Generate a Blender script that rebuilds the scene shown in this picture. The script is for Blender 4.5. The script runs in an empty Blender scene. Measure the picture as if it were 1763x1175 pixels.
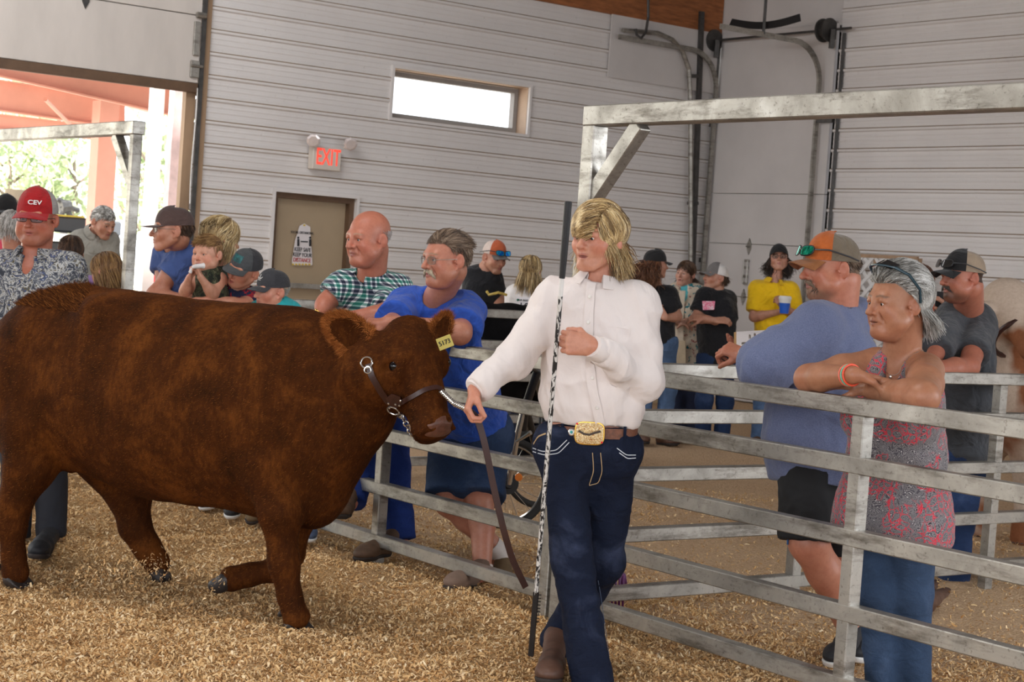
import bpy, math, random
import numpy as np
from mathutils import Vector, Matrix
rng = np.random.default_rng(7)
random.seed(7)
SC = bpy.context.scene
COL = SC.collection
# ------------------------------------------------------------------ camera
FPX = 3000.0; CZ = 1.5; ROLL = 0.069; HY = 462.0
_th = math.atan((587.5 - HY) * math.cos(ROLL) / FPX)
_fw = np.array([0, math.cos(_th), -math.sin(_th)]); _up = np.array([0, math.sin(_th), math.cos(_th)]); _rt = np.array([1.0, 0, 0])
_cr, _sr = math.cos(ROLL), math.sin(ROLL)
CAMR = np.array([_cr * _rt + _sr * _up, _cr * _up - _sr * _rt, _fw])
cd = bpy.data.cameras.new('camera'); cam = bpy.data.objects.new('camera', cd); COL.objects.link(cam)
cd.sensor_width = 36.0; cd.sensor_fit = 'HORIZONTAL'; cd.lens = FPX * 36.0 / 1763.0
cd.clip_end = 400; cd.clip_start = 0.1
_m = Matrix(((CAMR[0][0], CAMR[1][0], -CAMR[2][0], 0), (CAMR[0][1], CAMR[1][1], -CAMR[2][1], 0), (CAMR[0][2], CAMR[1][2], -CAMR[2][2], CZ), (0, 0, 0, 1)))
cam.matrix_world = _m
cd.dof.use_dof = True; cd.dof.focus_distance = 6.7; cd.dof.aperture_fstop = 9.0
SC.camera = cam
# ------------------------------------------------------------------ world, light, exposure
W = bpy.data.worlds.new('world'); SC.world = W; W.use_nodes = True
_nt = W.node_tree; _bg = _nt.nodes['Background']
_tc = _nt.nodes.new('ShaderNodeTexCoord'); _sp = _nt.nodes.new('ShaderNodeSeparateXYZ'); _rp = _nt.nodes.new('ShaderNodeValToRGB')
_nt.links.new(_tc.outputs['Generated'], _sp.inputs[0]); _ma = _nt.nodes.new('ShaderNodeMath'); _ma.operation = 'MULTIPLY_ADD'; _ma.inputs[1].default_value = 0.5; _ma.inputs[2].default_value = 0.5; _nt.links.new(_sp.outputs['Z'], _ma.inputs[0]); _nt.links.new(_ma.outputs[0], _rp.inputs[0]); _nt.links.new(_rp.outputs[0], _bg.inputs[0])
_rp.color_ramp.elements[0].position = 0.47; _rp.color_ramp.elements[0].color = (0.26, 0.26, 0.28, 1)
_e = _rp.color_ramp.elements.new(0.5); _e.color = (0.90, 0.94, 1.0, 1)
_rp.color_ramp.elements[2].position = 0.8; _rp.color_ramp.elements[2].color = (0.84, 0.91, 1.0, 1)
_bg.inputs[1].default_value = 2.6
def sunlamp(name, direc, e, col, ang):
    l = bpy.data.lights.new(name, 'SUN'); l.energy = e; l.color = col; l.angle = ang
    o = bpy.data.objects.new(name, l); COL.objects.link(o)
    o.rotation_euler = Vector(direc).to_track_quat('-Z', 'Y').to_euler()
sunlamp('sun', (0.35, 0.62, -1.0), 11.0, (1.0, 0.96, 0.9), 0.02)
SC.view_settings.view_transform = 'Standard'; SC.view_settings.look = 'None'; SC.view_settings.gamma = 1.0
SC.view_settings.exposure = 0.02; SC.view_settings.use_curve_mapping = False
def arealamp(name, loc, aim, sx, sy, e, col):
    l = bpy.data.lights.new(name, 'AREA'); l.shape = 'RECTANGLE'; l.size = sx; l.size_y = sy; l.energy = e; l.color = col
    o = bpy.data.objects.new(name, l); COL.objects.link(o); o.location = loc
    o.rotation_euler = (Vector(aim) - Vector(loc)).to_track_quat('-Z', 'Y').to_euler()
# daylight entering by the barn's other open doors, behind and to the right of the ring
arealamp('daylight_open_side', (-4.5, -2.0, 2.9), (0, 8, 0.6), 6.0, 2.0, 260, (0.97, 0.97, 1.0))
arealamp('daylight_right_doors', (7.6, 5.5, 2.6), (1.0, 8.5, 0.9), 2.5, 2.0, 120, (0.93, 0.96, 1.0))
arealamp('skylight_over_back_wall', (-3.2, 12.5, 5.15), (-0.6, 18.5, 1.6), 4.0, 1.2, 170, (0.97, 0.98, 1.0))  # added fill lamp under the ceiling to brighten the back wall
arealamp('skylight_over_ring', (-1.5, 6.5, 5.15), (-1.0, 7.5, 0), 3.5, 1.5, 100, (1.0, 0.98, 0.95))  # overhead fill lamp added to light the ring and the calf's back
# ------------------------------------------------------------------ picture -> place
def ray(px, py): return (px - 881.5) / FPX * CAMR[0] - (py - 587.5) / FPX * CAMR[1] + CAMR[2]
def at(px, py, Y):
    d = ray(px, py); return np.array([0, 0, CZ]) + d * (Y / d[1])
def onz(px, py, z):
    d = ray(px, py); return np.array([0, 0, CZ]) + d * ((z - CZ) / d[2])
ANG = math.radians(36.7)
UF = np.array([-math.sin(ANG), math.cos(ANG), 0.0])      # along the ring fence, away from the camera
UL = np.array([math.cos(ANG), math.sin(ANG), 0.0])       # along the left wall, to the right
def onplane(px, py, n, D):
    d = ray(px, py); C = np.array([0, 0, CZ]); return C + d * ((D - n @ C) / (n @ d))
def fence_pt(px, py, off=0.0): return onplane(px, py, UL, 4.6 + off)
DL, DR = 15.3, 14.14
def wl(px, py):   # left wall: (w along UL, z)
    p = onplane(px, py, UF, DL); return float(p @ UL), float(p[2])
def wr(px, py):   # right wall: (s along -UF from the corner, z)
    p = onplane(px, py, UL, DR); return float(DL - p @ UF), float(p[2])
# ------------------------------------------------------------------ objects
def tag(o, label=None, cat=None, group=None, kind=None):
    if label: o['label'] = label
    if cat: o['category'] = cat
    if group: o['group'] = group
    if kind: o['kind'] = kind
    return o
def empty(name, loc, label=None, cat=None, group=None, rz=0):
    o = bpy.data.objects.new(name, None); COL.objects.link(o); o.location = tuple(loc); o.rotation_euler = (0, 0, rz)
    o.empty_display_size = 0.1
    return tag(o, label, cat, group)
def mesh_obj(name, V, Fs, mat, parent=None, smooth=False, autos=None):
    """Vertices are world coordinates; a child keeps them because its parent only carries a translation."""
    V = np.asarray(V, float)
    me = bpy.data.meshes.new(name)
    me.from_pydata(V.tolist(), [], [tuple(int(i) for i in f) for f in Fs]) if not isinstance(Fs, np.ndarray) else quick(me, V, Fs)
    if smooth: me.polygons.foreach_set('use_smooth', np.ones(len(me.polygons), bool))
    me.validate(); me.update()
    o = bpy.data.objects.new(name, me); COL.objects.link(o)
    if mat is not None:
        for m in (mat if isinstance(mat, (list, tuple)) else [mat]): me.materials.append(m)
    if parent is not None:
        o.parent = parent; o.matrix_parent_inverse = parent.matrix_basis.inverted()
    return o
def quick(me, V, Q):
    k = Q.shape[1]
    me.vertices.add(len(V)); me.vertices.foreach_set('co', V.astype(np.float32).ravel())
    me.loops.add(Q.size); me.loops.foreach_set('vertex_index', Q.astype(np.int32).ravel())
    me.polygons.add(len(Q)); me.polygons.foreach_set('loop_start', np.arange(0, Q.size, k, dtype=np.int32))
    me.update(calc_edges=True)
class MB:
    def __init__(s): s.V = []; s.F = []
    def add(s, V, F):
        b = len(s.V); s.V += [tuple(map(float, v)) for v in V]; s.F += [tuple(i + b for i in f) for f in F]
    def box(s, c, h, R=None, bev=0.0):
        """centre, half sizes, rotation rows = local axes"""
        R = np.eye(3) if R is None else np.asarray(R, float)
        c = np.asarray(c, float)
        if bev <= 0:
            P = [(x, y, z) for x in (-1, 1) for y in (-1, 1) for z in (-1, 1)]
            s.add([c + R.T @ (np.array(p) * h) for p in P], [(0, 1, 3, 2), (4, 6, 7, 5), (0, 4, 5, 1), (2, 3, 7, 6), (0, 2, 6, 4), (1, 5, 7, 3)])
        else:
            hx, hy, hz = h; V = []; idx = {}
            for x in (-1, 1):
                for y in (-1, 1):
                    for z in (-1, 1):
                        for a in range(3):
                            p = np.array([x * (hx - bev), y * (hy - bev), z * (hz - bev)]); q = p.copy(); q[a] = (x * hx, y * hy, z * hz)[a]
                            idx[(x, y, z, a)] = len(V); V.append(c + R.T @ q)
            F = []
            for a in range(3):
                b1, c1 = (a + 1) % 3, (a + 2) % 3
                for sg in (-1, 1):
                    q = []
                    for (u, v) in ((-1, -1), (1, -1), (1, 1), (-1, 1)):
                        k = [0, 0, 0]; k[a] = sg; k[b1] = u; k[c1] = v; q.append(idx[(k[0], k[1], k[2], a)])
                    F.append(tuple(q if sg > 0 else q[::-1]))
                    # edge quads
                for u in (-1, 1):
                    for v in (-1, 1):
                        k0 = [0, 0, 0]; k1 = [0, 0, 0]; k0[a] = -1; k1[a] = 1
                        for k in (k0, k1): k[b1] = u; k[c1] = v
                        F.append((idx[(*k0, b1)], idx[(*k1, b1)], idx[(*k1, c1)], idx[(*k0, c1)]))
            for x in (-1, 1):
                for y in (-1, 1):
                    for z in (-1, 1): F.append((idx[(x, y, z, 0)], idx[(x, y, z, 1)], idx[(x, y, z, 2)]))
            s.add(V, F)
    def bar(s, a, b, w, h, up=(0, 0, 1), bev=0.0):
        a = np.asarray(a, float); b = np.asarray(b, float); d = b - a; L = np.linalg.norm(d); d /= L
        u = np.asarray(up, float); u = u - d * (u @ d)
        if np.linalg.norm(u) < 1e-5: u = np.array([1.0, 0, 0]) - d * d[0]
        u /= np.linalg.norm(u); v = np.cross(u, d)
        s.box((a + b) / 2, (L / 2, w / 2, h / 2), np.array([d, v, u]), bev)
    def tube(s, pts, r, n=8, cap=True, flat=None):
        pts = np.asarray(pts, float); m = len(pts); r = np.broadcast_to(np.asarray(r, float), (m,))
        T = np.gradient(pts, axis=0); T /= np.linalg.norm(T, axis=1)[:, None] + 1e-12
        u = np.array([0, 0, 1.0]); u = u - T[0] * (u @ T[0])
        if np.linalg.norm(u) < 0.2: u = np.array([1.0, 0, 0]) - T[0] * T[0][0]
        u /= np.linalg.norm(u); V = []
        for i in range(m):
            u = u - T[i] * (u @ T[i]); u /= np.linalg.norm(u); v = np.cross(T[i], u)
            for k in range(n):
                t = 2 * math.pi * k / n; V.append(pts[i] + r[i] * (u * math.cos(t) + v * math.sin(t) * (flat or 1)))
        F = [(i * n + k, i * n + (k + 1) % n, (i + 1) * n + (k + 1) % n, (i + 1) * n + k) for i in range(m - 1) for k in range(n)]
        if cap: F += [tuple(range(n))[::-1], tuple((m - 1) * n + k for k in range(n))]
        s.add(V, F)
    def ring(s, c, ax, R, r, n=32, k=8, a0=0, a1=2 * math.pi, sq=1.0):
        ax = np.asarray(ax, float) / np.linalg.norm(ax); u = np.cross(ax, (0, 0, 1.0))
        if np.linalg.norm(u) < 1e-3: u = np.cross(ax, (1.0, 0, 0))
        u /= np.linalg.norm(u); v = np.cross(ax, u)
        P = [np.asarray(c) + R * (u * math.cos(t) + v * sq * math.sin(t)) for t in np.linspace(a0, a1, n + 1)]
        s.tube(P, r, k, cap=False)
    def lathe(s, c, ax, prof, n=20):
        ax = np.asarray(ax, float) / np.linalg.norm(ax); u = np.cross(ax, (0, 1.0, 0))
        if np.linalg.norm(u) < 1e-3: u = np.cross(ax, (1.0, 0, 0))
        u /= np.linalg.norm(u); v = np.cross(ax, u); c = np.asarray(c, float); V = []
        for (r, h) in prof:
            for k in range(n):
                t = 2 * math.pi * k / n; V.append(c + ax * h + r * (u * math.cos(t) + v * math.sin(t)))
        m = len(prof); F = [(i * n + k, i * n + (k + 1) % n, (i + 1) * n + (k + 1) % n, (i + 1) * n + k) for i in range(m - 1) for k in range(n)]
        F += [tuple(range(n))[::-1], tuple((m - 1) * n + k for k in range(n))]
        s.add(V, F)
    def ribbon(s, pts, nrm, w, t):
        """flat strap along pts, nrm = outward normals, w width, t thickness"""
        pts = np.asarray(pts, float); m = len(pts); nrm = np.broadcast_to(np.asarray(nrm, float), pts.shape)
        T = np.gradient(pts, axis=0); T /= np.linalg.norm(T, axis=1)[:, None] + 1e-12
        V = []
        for i in range(m):
            n_ = nrm[i] - T[i] * (nrm[i] @ T[i]); n_ /= np.linalg.norm(n_) + 1e-9; b = np.cross(T[i], n_)
            for (x, y) in ((-1, -1), (1, -1), (1, 1), (-1, 1)): V.append(pts[i] + b * x * w / 2 + n_ * y * t / 2)
        F = [(i * 4 + k, i * 4 + (k + 1) % 4, (i + 1) * 4 + (k + 1) % 4, (i + 1) * 4 + k) for i in range(m - 1) for k in range(4)]
        F += [(3, 2, 1, 0), ((m - 1) * 4, (m - 1) * 4 + 1, (m - 1) * 4 + 2, (m - 1) * 4 + 3)]
        s.add(V, F)
    def build(s, name, mat, parent=None, smooth=False):
        o = mesh_obj(name, s.V, s.F, mat, parent)
        import bmesh
        bm = bmesh.new(); bm.from_mesh(o.data); bmesh.ops.recalc_face_normals(bm, faces=bm.faces); bm.to_mesh(o.data); bm.free()
        if smooth:
            o.data.polygons.foreach_set('use_smooth', np.ones(len(o.data.polygons), bool))
            try: o.data.set_sharp_from_angle(angle=math.radians(40))
            except Exception: pass
        return o
# ------------------------------------------------------------------ materials
def nodes(name):
    m = bpy.data.materials.new(name); m.use_nodes = True; return m, m.node_tree, m.node_tree.nodes['Principled BSDF']
def setin(b, **k):
    for a, v in k.items():
        a = {'rough': 'Roughness', 'metal': 'Metallic', 'spec': 'Specular IOR Level', 'sheen': 'Sheen Weight', 'sss': 'Subsurface Weight', 'ior': 'IOR', 'trans': 'Transmission Weight', 'coat': 'Coat Weight'}[a]
        b.inputs[a].default_value = v
def lk(nt, a, b): nt.links.new(a, b)
def N(nt, t, **k):
    n = nt.nodes.new('ShaderNode' + t)
    for a, v in k.items(): setattr(n, a, v)
    return n
def ramp(nt, stops, src=None, interp='LINEAR'):
    r = N(nt, 'ValToRGB'); r.color_ramp.interpolation = interp; e = r.color_ramp.elements
    while len(e) < len(stops): e.new(0.5)
    for i, (p, c) in enumerate(stops):
        e[i].position = p; e[i].color = (*c, 1) if len(c) == 3 else c
    if src is not None: lk(nt, src, r.inputs[0])
    return r
def noise(nt, scale, detail=4, rough=0.55, vec=None, dist=0.0):
    n = N(nt, 'TexNoise'); n.inputs['Scale'].default_value = scale; n.inputs['Detail'].default_value = detail
    n.inputs['Roughness'].default_value = rough; n.inputs['Distortion'].default_value = dist
    if vec is not None: lk(nt, vec, n.inputs['Vector'])
    return n
def coords(nt, kind='Object', scale=(1, 1, 1), rot=(0, 0, 0), loc=(0, 0, 0)):
    tc = N(nt, 'TexCoord'); mp = N(nt, 'Mapping'); mp.inputs['Scale'].default_value = scale; mp.inputs['Rotation'].default_value = rot; mp.inputs['Location'].default_value = loc
    lk(nt, tc.outputs[kind], mp.inputs[0]); return mp.outputs[0]
def bump(nt, b, h, strength=0.3, dist=0.01):
    n = N(nt, 'Bump'); n.inputs['Strength'].default_value = strength; n.inputs['Distance'].default_value = dist
    lk(nt, h, n.inputs['Height']); lk(nt, n.outputs[0], b.inputs['Normal']); return n
def srgb(r, g, b):
    f = lambda c: (c / 255 / 12.92) if c / 255 <= 0.04045 else ((c / 255 + 0.055) / 1.055) ** 2.4
    return (f(r), f(g), f(b))
_mc = {}
def mat(name, c, rough=0.6, metal=0.0, var=0.15, sc=8.0, bmp=0.0, bsc=60.0, bd=0.004, stretch=(1, 1, 1), **k):
    """colour c with a mottling of +-var"""
    if name in _mc: return _mc[name]
    m, nt, b = nodes(name); setin(b, rough=rough, metal=metal, **k)
    v = coords(nt, 'Object', stretch)
    n = noise(nt, sc, 5, 0.6, v)
    lo = tuple(max(0, x * (1 - var)) for x in c); hi = tuple(min(1, x * (1 + var)) for x in c)
    r = ramp(nt, [(0.3, lo), (0.7, hi)], n.outputs[0]); lk(nt, r.outputs[0], b.inputs['Base Color'])
    if bmp > 0:
        n2 = noise(nt, bsc, 4, 0.6, v); bump(nt, b, n2.outputs[0], bmp, bd)
    _mc[name] = m; return m
def emis(name, c, s):
    m, nt, b = nodes(name); b.inputs['Base Color'].default_value = (*c, 1); b.inputs['Emission Color'].default_value = (*c, 1); b.inputs['Emission Strength'].default_value = s; return m
def cloth(name, c, var=0.12, weave=0.25, rough=0.85, sheen=0.15, wr=0.35):
    """woven cloth: mottled colour, fine weave and soft wrinkle bump"""
    if name in _mc: return _mc[name]
    m, nt, b = nodes(name); setin(b, rough=rough, sheen=sheen, spec=0.25)
    v = coords(nt)
    n = noise(nt, 14, 4, 0.6, v); lo = tuple(x * (1 - var) for x in c); hi = tuple(min(1, x * (1 + var)) for x in c)
    r = ramp(nt, [(0.3, lo), (0.7, hi)], n.outputs[0]); lk(nt, r.outputs[0], b.inputs['Base Color'])
    a = noise(nt, 9, 3, 0.5, v, 1.5); f = noise(nt, 500, 2, 0.5, v)
    mx = N(nt, 'Math', operation='MULTIPLY_ADD'); lk(nt, f.outputs[0], mx.inputs[0]); mx.inputs[1].default_value = weave * 0.15; lk(nt, a.outputs[0], mx.inputs[2])
    bump(nt, b, mx.outputs[0], min(1, wr * 1.7), 0.03)
    _mc[name] = m; return m
Z3 = np.array([0, 0, 1.0])
def text(name, body, P, right, up, size, m, parent, align='CENTER', sx=1.0, ext=0.002, bold=0.0):
    c = bpy.data.curves.new(name, 'FONT'); c.body = body; c.size = size; c.align_x = align; c.align_y = 'CENTER'; c.extrude = ext; c.offset = bold
    o = bpy.data.objects.new(name, c); COL.objects.link(o); c.materials.append(m)
    right = np.asarray(right, float) / np.linalg.norm(right); up = np.asarray(up, float); up = up - right * (up @ right); up /= np.linalg.norm(up); nn = np.cross(right, up)
    M = Matrix(((right[0] * sx, up[0], nn[0], P[0]), (right[1] * sx, up[1], nn[1], P[1]), (right[2] * sx, up[2], nn[2], P[2]), (0, 0, 0, 1)))
    bpy.context.view_layer.update(); me = bpy.data.meshes.new_from_object(o); me.transform(M)
    bpy.data.objects.remove(o); o = bpy.data.objects.new(name, me); COL.objects.link(o)
    if parent is not None:
        o.parent = parent; o.matrix_parent_inverse = parent.matrix_basis.inverted()
    return o
# ================================================================== the barn
def siding_mat():
    m, nt, b = nodes('painted_steel_siding'); setin(b, rough=0.38, spec=0.5)
    v = coords(nt, 'Object'); n1 = noise(nt, 0.7, 5, 0.6, v); n2 = noise(nt, 25, 4, 0.7, v)
    r = ramp(nt, [(0.3, srgb(216, 211, 208)), (0.7, srgb(230, 226, 223))], n1.outputs[0])
    d = ramp(nt, [(0.28, srgb(178, 166, 150)), (0.36, (1, 1, 1))], n2.outputs[0])
    mx = N(nt, 'MixRGB', blend_type='MULTIPLY'); mx.inputs[0].default_value = 0.35; lk(nt, r.outputs[0], mx.inputs[1]); lk(nt, d.outputs[0], mx.inputs[2])
    lk(nt, mx.outputs[0], b.inputs['Base Color'])
    return m
M_SID = siding_mat()
M_RIBDIRT = mat('dusty_rib_edge', srgb(150, 128, 104), 0.7, var=0.2, sc=4)  # browner tone on the upper slope of each large rib
def galv():
    m, nt, b = nodes('galvanized_steel'); setin(b, rough=0.42, metal=0.75)
    v = coords(nt); n = noise(nt, 5, 6, 0.65, v, 0.5); s = noise(nt, 60, 3, 0.7, v)
    st = noise(nt, 3.0, 6, 0.7, coords(nt, 'Object', (1, 1, 5)))
    r = ramp(nt, [(0.25, srgb(136, 132, 124)), (0.55, srgb(172, 168, 160)), (0.8, srgb(192, 189, 182))], n.outputs[0])
    d = ramp(nt, [(0.35, srgb(105, 92, 74)), (0.5, (1, 1, 1))], st.outputs[0])
    d2 = ramp(nt, [(0.30, srgb(120, 112, 100)), (0.42, (1, 1, 1))], s.outputs[0])
    mx = N(nt, 'MixRGB', blend_type='MULTIPLY'); mx.inputs[0].default_value = 0.6; lk(nt, r.outputs[0], mx.inputs[1]); lk(nt, d.outputs[0], mx.inputs[2])
    m2 = N(nt, 'MixRGB', blend_type='MULTIPLY'); m2.inputs[0].default_value = 0.5; lk(nt, mx.outputs[0], m2.inputs[1]); lk(nt, d2.outputs[0], m2.inputs[2])
    lk(nt, m2.outputs[0], b.inputs['Base Color'])
    rr = ramp(nt, [(0.3, (0.55,) * 3), (0.7, (0.33,) * 3)], n.outputs[0]); lk(nt, rr.outputs[0], b.inputs['Roughness'])
    bump(nt, b, s.outputs[0], 0.12, 0.003)
    return m
M_GALV = galv()
M_DARKSTEEL = mat('dark_weathered_steel', srgb(84, 82, 80), 0.5, 0.6, 0.3, 12)
M_WOOD = mat('brown_plywood', srgb(150, 92, 52), 0.75, var=0.35, sc=5, stretch=(1, 1, 6))
M_BEIGE = mat('beige_painted_steel', srgb(170, 150, 122), 0.5, var=0.06, sc=2)
M_BROWN = mat('dark_brown_trim', srgb(98, 74, 54), 0.6, var=0.2)
M_DOORW = mat('white_door_panel', srgb(208, 203, 200), 0.55, var=0.06, sc=1.5, bmp=0.05, bsc=200)
M_DOORD = mat('dirty_white_door_panel', srgb(206, 198, 190), 0.6, var=0.10, sc=2.2, stretch=(1, 1, 0.3))
M_WHITE = mat('white_paint', srgb(222, 220, 216), 0.5, var=0.05)
PER = 0.218
# profile over one period: (dz, outward)
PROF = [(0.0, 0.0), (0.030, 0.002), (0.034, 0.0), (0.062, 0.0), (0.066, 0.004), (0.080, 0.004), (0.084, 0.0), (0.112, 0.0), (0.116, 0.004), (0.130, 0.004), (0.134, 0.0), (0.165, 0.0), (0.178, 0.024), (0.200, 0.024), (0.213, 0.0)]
def siding(name, u, n, D, w0, w1, z0, z1, holes, zoff=0.0):
    """corrugated steel laid flat, profile along z. u along the wall, n outward normal into the room, D = plane distance along -n"""
    zs = set([z0, z1])
    k = int(math.floor((z0 - zoff) / PER)) - 1
    while zoff + k * PER < z1 + PER:
        for (dz, _) in PROF:
            z = zoff + k * PER + dz
            if z0 < z < z1: zs.add(z)
        k += 1
    for (a, b, c, d) in holes:
        for z in (c, d):
            if z0 < z < z1: zs.add(z)
    zs = sorted(zs)
    def depth(z):
        t = (z - zoff) % PER
        for (a, b) in zip(PROF[:-1], PROF[1:]):
            if a[0] <= t <= b[0]: return a[1] + (b[1] - a[1]) * (t - a[0]) / (b[0] - a[0])
        return 0.0
    V = []; F = []; MI = []
    for za, zb in zip(zs[:-1], zs[1:]):
        zm = (za + zb) / 2; cuts = sorted([(a, b) for (a, b, c, d) in holes if c < zm < d])
        x = w0; segs = []
        for (a, b) in cuts:
            if a > x: segs.append((x, a))
            x = max(x, b)
        if x < w1: segs.append((x, w1))
        t = (zm - zoff) % PER
        for (a, b) in segs:
            i = len(V)
            for (w, z) in ((a, za), (b, za), (b, zb), (a, zb)): V.append(u * w + n * (depth(z) - D) + np.array([0, 0, z]))
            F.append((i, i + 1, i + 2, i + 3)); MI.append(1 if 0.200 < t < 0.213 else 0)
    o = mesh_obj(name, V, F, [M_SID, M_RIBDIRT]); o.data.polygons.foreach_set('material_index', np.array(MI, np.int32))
    tag(o, kind='structure'); return o
NL = -UF; NR = -UL
WC = DR                      # w of the corner on the left wall (p.UL = DR)
wjamb = wl(326, 330)[0]      # right edge of the open vehicle door
d0, dz = wl(470, 326); d1, _ = wl(616, 336)
wn0, zt = wl(675, 113); wn1, _ = wl(913, 145); _, zb = wl(675, 206)
jx, jz = wl(1050, 30); _, jb = wl(1045, 133)
ZCEIL = 5.3
holes = [(d0, d1, -1, dz), (wn0, wn1, zb, zt)]
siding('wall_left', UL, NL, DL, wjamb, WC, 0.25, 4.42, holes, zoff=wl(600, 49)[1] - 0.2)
mb = MB(); mb.box(UL * (wjamb + WC) / 2 + UF * (DL + 0.001) + np.array([0, 0, 0]), (0.001, 0.001, 0.001))
# header of brown plywood above the siding
hb = MB(); hb.box(UL * (wjamb - 8 + WC) / 2 + UF * (DL + 0.0) + np.array([0, 0, 4.42 + 0.5]), ((WC - wjamb + 8) / 2, 0.04, 0.5), np.array([UL, UF, (0, 0, 1)]))
tag(hb.build('wall_left_header', M_WOOD), kind='structure')
# smooth panel in the corner of the left wall, behind the door track
cp = MB(); cp.box(UL * (jx + WC) / 2 + UF * (DL - 0.035) + np.array([0, 0, (4.42 + jb) / 2]), ((WC - jx) / 2, 0.008, (4.42 - jb) / 2), np.array([UL, UF, (0, 0, 1)]))
tag(cp.build('wall_left_panel', M_DOORW), kind='structure')
# wooden wall base under the siding
kb = MB(); kb.box(UL * (d1 + WC) / 2 + UF * DL + np.array([0, 0, 0.1]), ((WC - d1) / 2, 0.03, 0.16), np.array([UL, UF, (0, 0, 1)]))
kb.box(UL * (wjamb + d0) / 2 + UF * DL + np.array([0, 0, 0.1]), ((d0 - wjamb) / 2, 0.03, 0.16), np.array([UL, UF, (0, 0, 1)]))
tag(kb.build('baseboard_left', M_BEIGE), kind='structure')
s_od0 = 0.03; s_od1 = wr(1428, 330)[0]
# right wall
SR = lambda s, z, o=0.0: UF * (DL - s) + UL * (DR - o) + np.array([0, 0, z])
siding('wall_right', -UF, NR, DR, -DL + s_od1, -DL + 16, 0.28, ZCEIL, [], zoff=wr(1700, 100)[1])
kb = MB(); kb.box(SR((s_od1 + 16) / 2, 0.12, 0.0), ((16 - s_od1) / 2, 0.03, 0.17), np.array([-UF, UL, (0, 0, 1)]))
tag(kb.build('baseboard_right', M_BEIGE), kind='structure')
hb = MB(); hb.box(SR(s_od1 / 2, 4.9, -0.04), (s_od1 / 2 + 0.1, 0.03, 0.5), np.array([-UF, UL, (0, 0, 1)]))
tag(hb.build('wall_right_header', M_DOORW), kind='structure')
# ceiling
cb = MB(); cb.box((-1, 9.0, ZCEIL + 0.05), (26, 22, 0.05))
cl = MB(); 
for (a, b, c, d) in [(-30, 26, -13, DL + 0.05)]:
    P = [UL * x + UF * y + np.array([0, 0, ZCEIL]) for (x, y) in ((-9, -1.0), (DR + 0.05, -1.0), (DR + 0.05, DL + 0.05), (-9, DL + 0.05))]
    Q = [p + np.array([0, 0, 0.1]) for p in P]
    cl.add(P + Q, [(0, 1, 2, 3), (4, 5, 6, 7), (0, 1, 5, 4), (1, 2, 6, 5), (2, 3, 7, 6), (3, 0, 4, 7)])
tag(cl.build('ceiling', mat('aged_ceiling_boards', srgb(132, 130, 132), 0.8, var=0.2)), kind='structure')
fh = MB(); R_ = np.array([UL, UF, (0, 0, 1)]); fh.box(UL * 2.5 + UF * -1.0 + np.array([0, 0, 4.3]), (11.6, 0.05, 1.0), R_); tag(fh.build('wall_front_header', M_DOORW), kind='structure')  # unseen band behind the camera, added to shade the upper walls from the sky
fh = MB(); fh.box(UL * -9 + UF * 7.2 + np.array([0, 0, 4.3]), (0.05, 8.1, 1.0), R_); tag(fh.build('wall_side_header', M_DOORW), kind='structure')  # unseen band at the left, added to keep sky light off the upper walls
# walk door (brown steel door, wedge frame, sign)
def frame_around(mbx, a, b, c, d, t, o0, o1, bottom=True):
    R = np.array([UL, UF, (0, 0, 1)])
    P = lambda w, z, dd: UL * w + UF * (DL + dd) + np.array([0, 0, z])
    om, oh = (o0 + o1) / 2, abs(o1 - o0) / 2
    mbx.box(P(a - t / 2, (c + d) / 2, om), (t / 2, oh, (d - c) / 2 + t), R); mbx.box(P(b + t / 2, (c + d) / 2, om), (t / 2, oh, (d - c) / 2 + t), R)
    mbx.box(P((a + b) / 2, d + t / 2, om), ((b - a) / 2, oh, t / 2), R)
    if bottom: mbx.box(P((a + b) / 2, c - t / 2, om), ((b - a) / 2, oh, t / 2), R)
fr = MB(); frame_around(fr, d0 + 0.02, d1 - 0.02, 0.0, dz - 0.02, 0.03, -0.035, 0.02, False)
door = fr.build('door_1', M_SID); tag(door, kind='structure')
fr = MB(); frame_around(fr, d0 + 0.075, d1 - 0.075, 0.0, dz - 0.075, 0.055, 0.02, 0.14, False)
fr.build('door_frame', M_BROWN, door)
dl = MB(); R3 = np.array([UL, UF, (0, 0, 1)])
dl.box(UL * ((d0 + d1) / 2) + UF * (DL + 0.12) + np.array([0, 0, (dz - 0.1) / 2]), ((d1 - d0) / 2 - 0.04, 0.02, (dz - 0.02) / 2), R3)
leaf = dl.build('door_leaf', M_BEIGE, door)
pb = MB(); zb1 = wl(560, 495)[1]
pb.box(UL * ((d0 + d1) / 2 + 0.02) + UF * (DL + 0.05) + np.array([0, 0, zb1]), ((d1 - d0) / 2 - 0.1, 0.02, 0.025), R3)
for w in (d0 + 0.14, d1 - 0.14): pb.box(UL * w + UF * (DL + 0.08) + np.array([0, 0, zb1]), (0.03, 0.03, 0.035), R3)
pb.build('door_handle', M_GALV, door)
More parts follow.
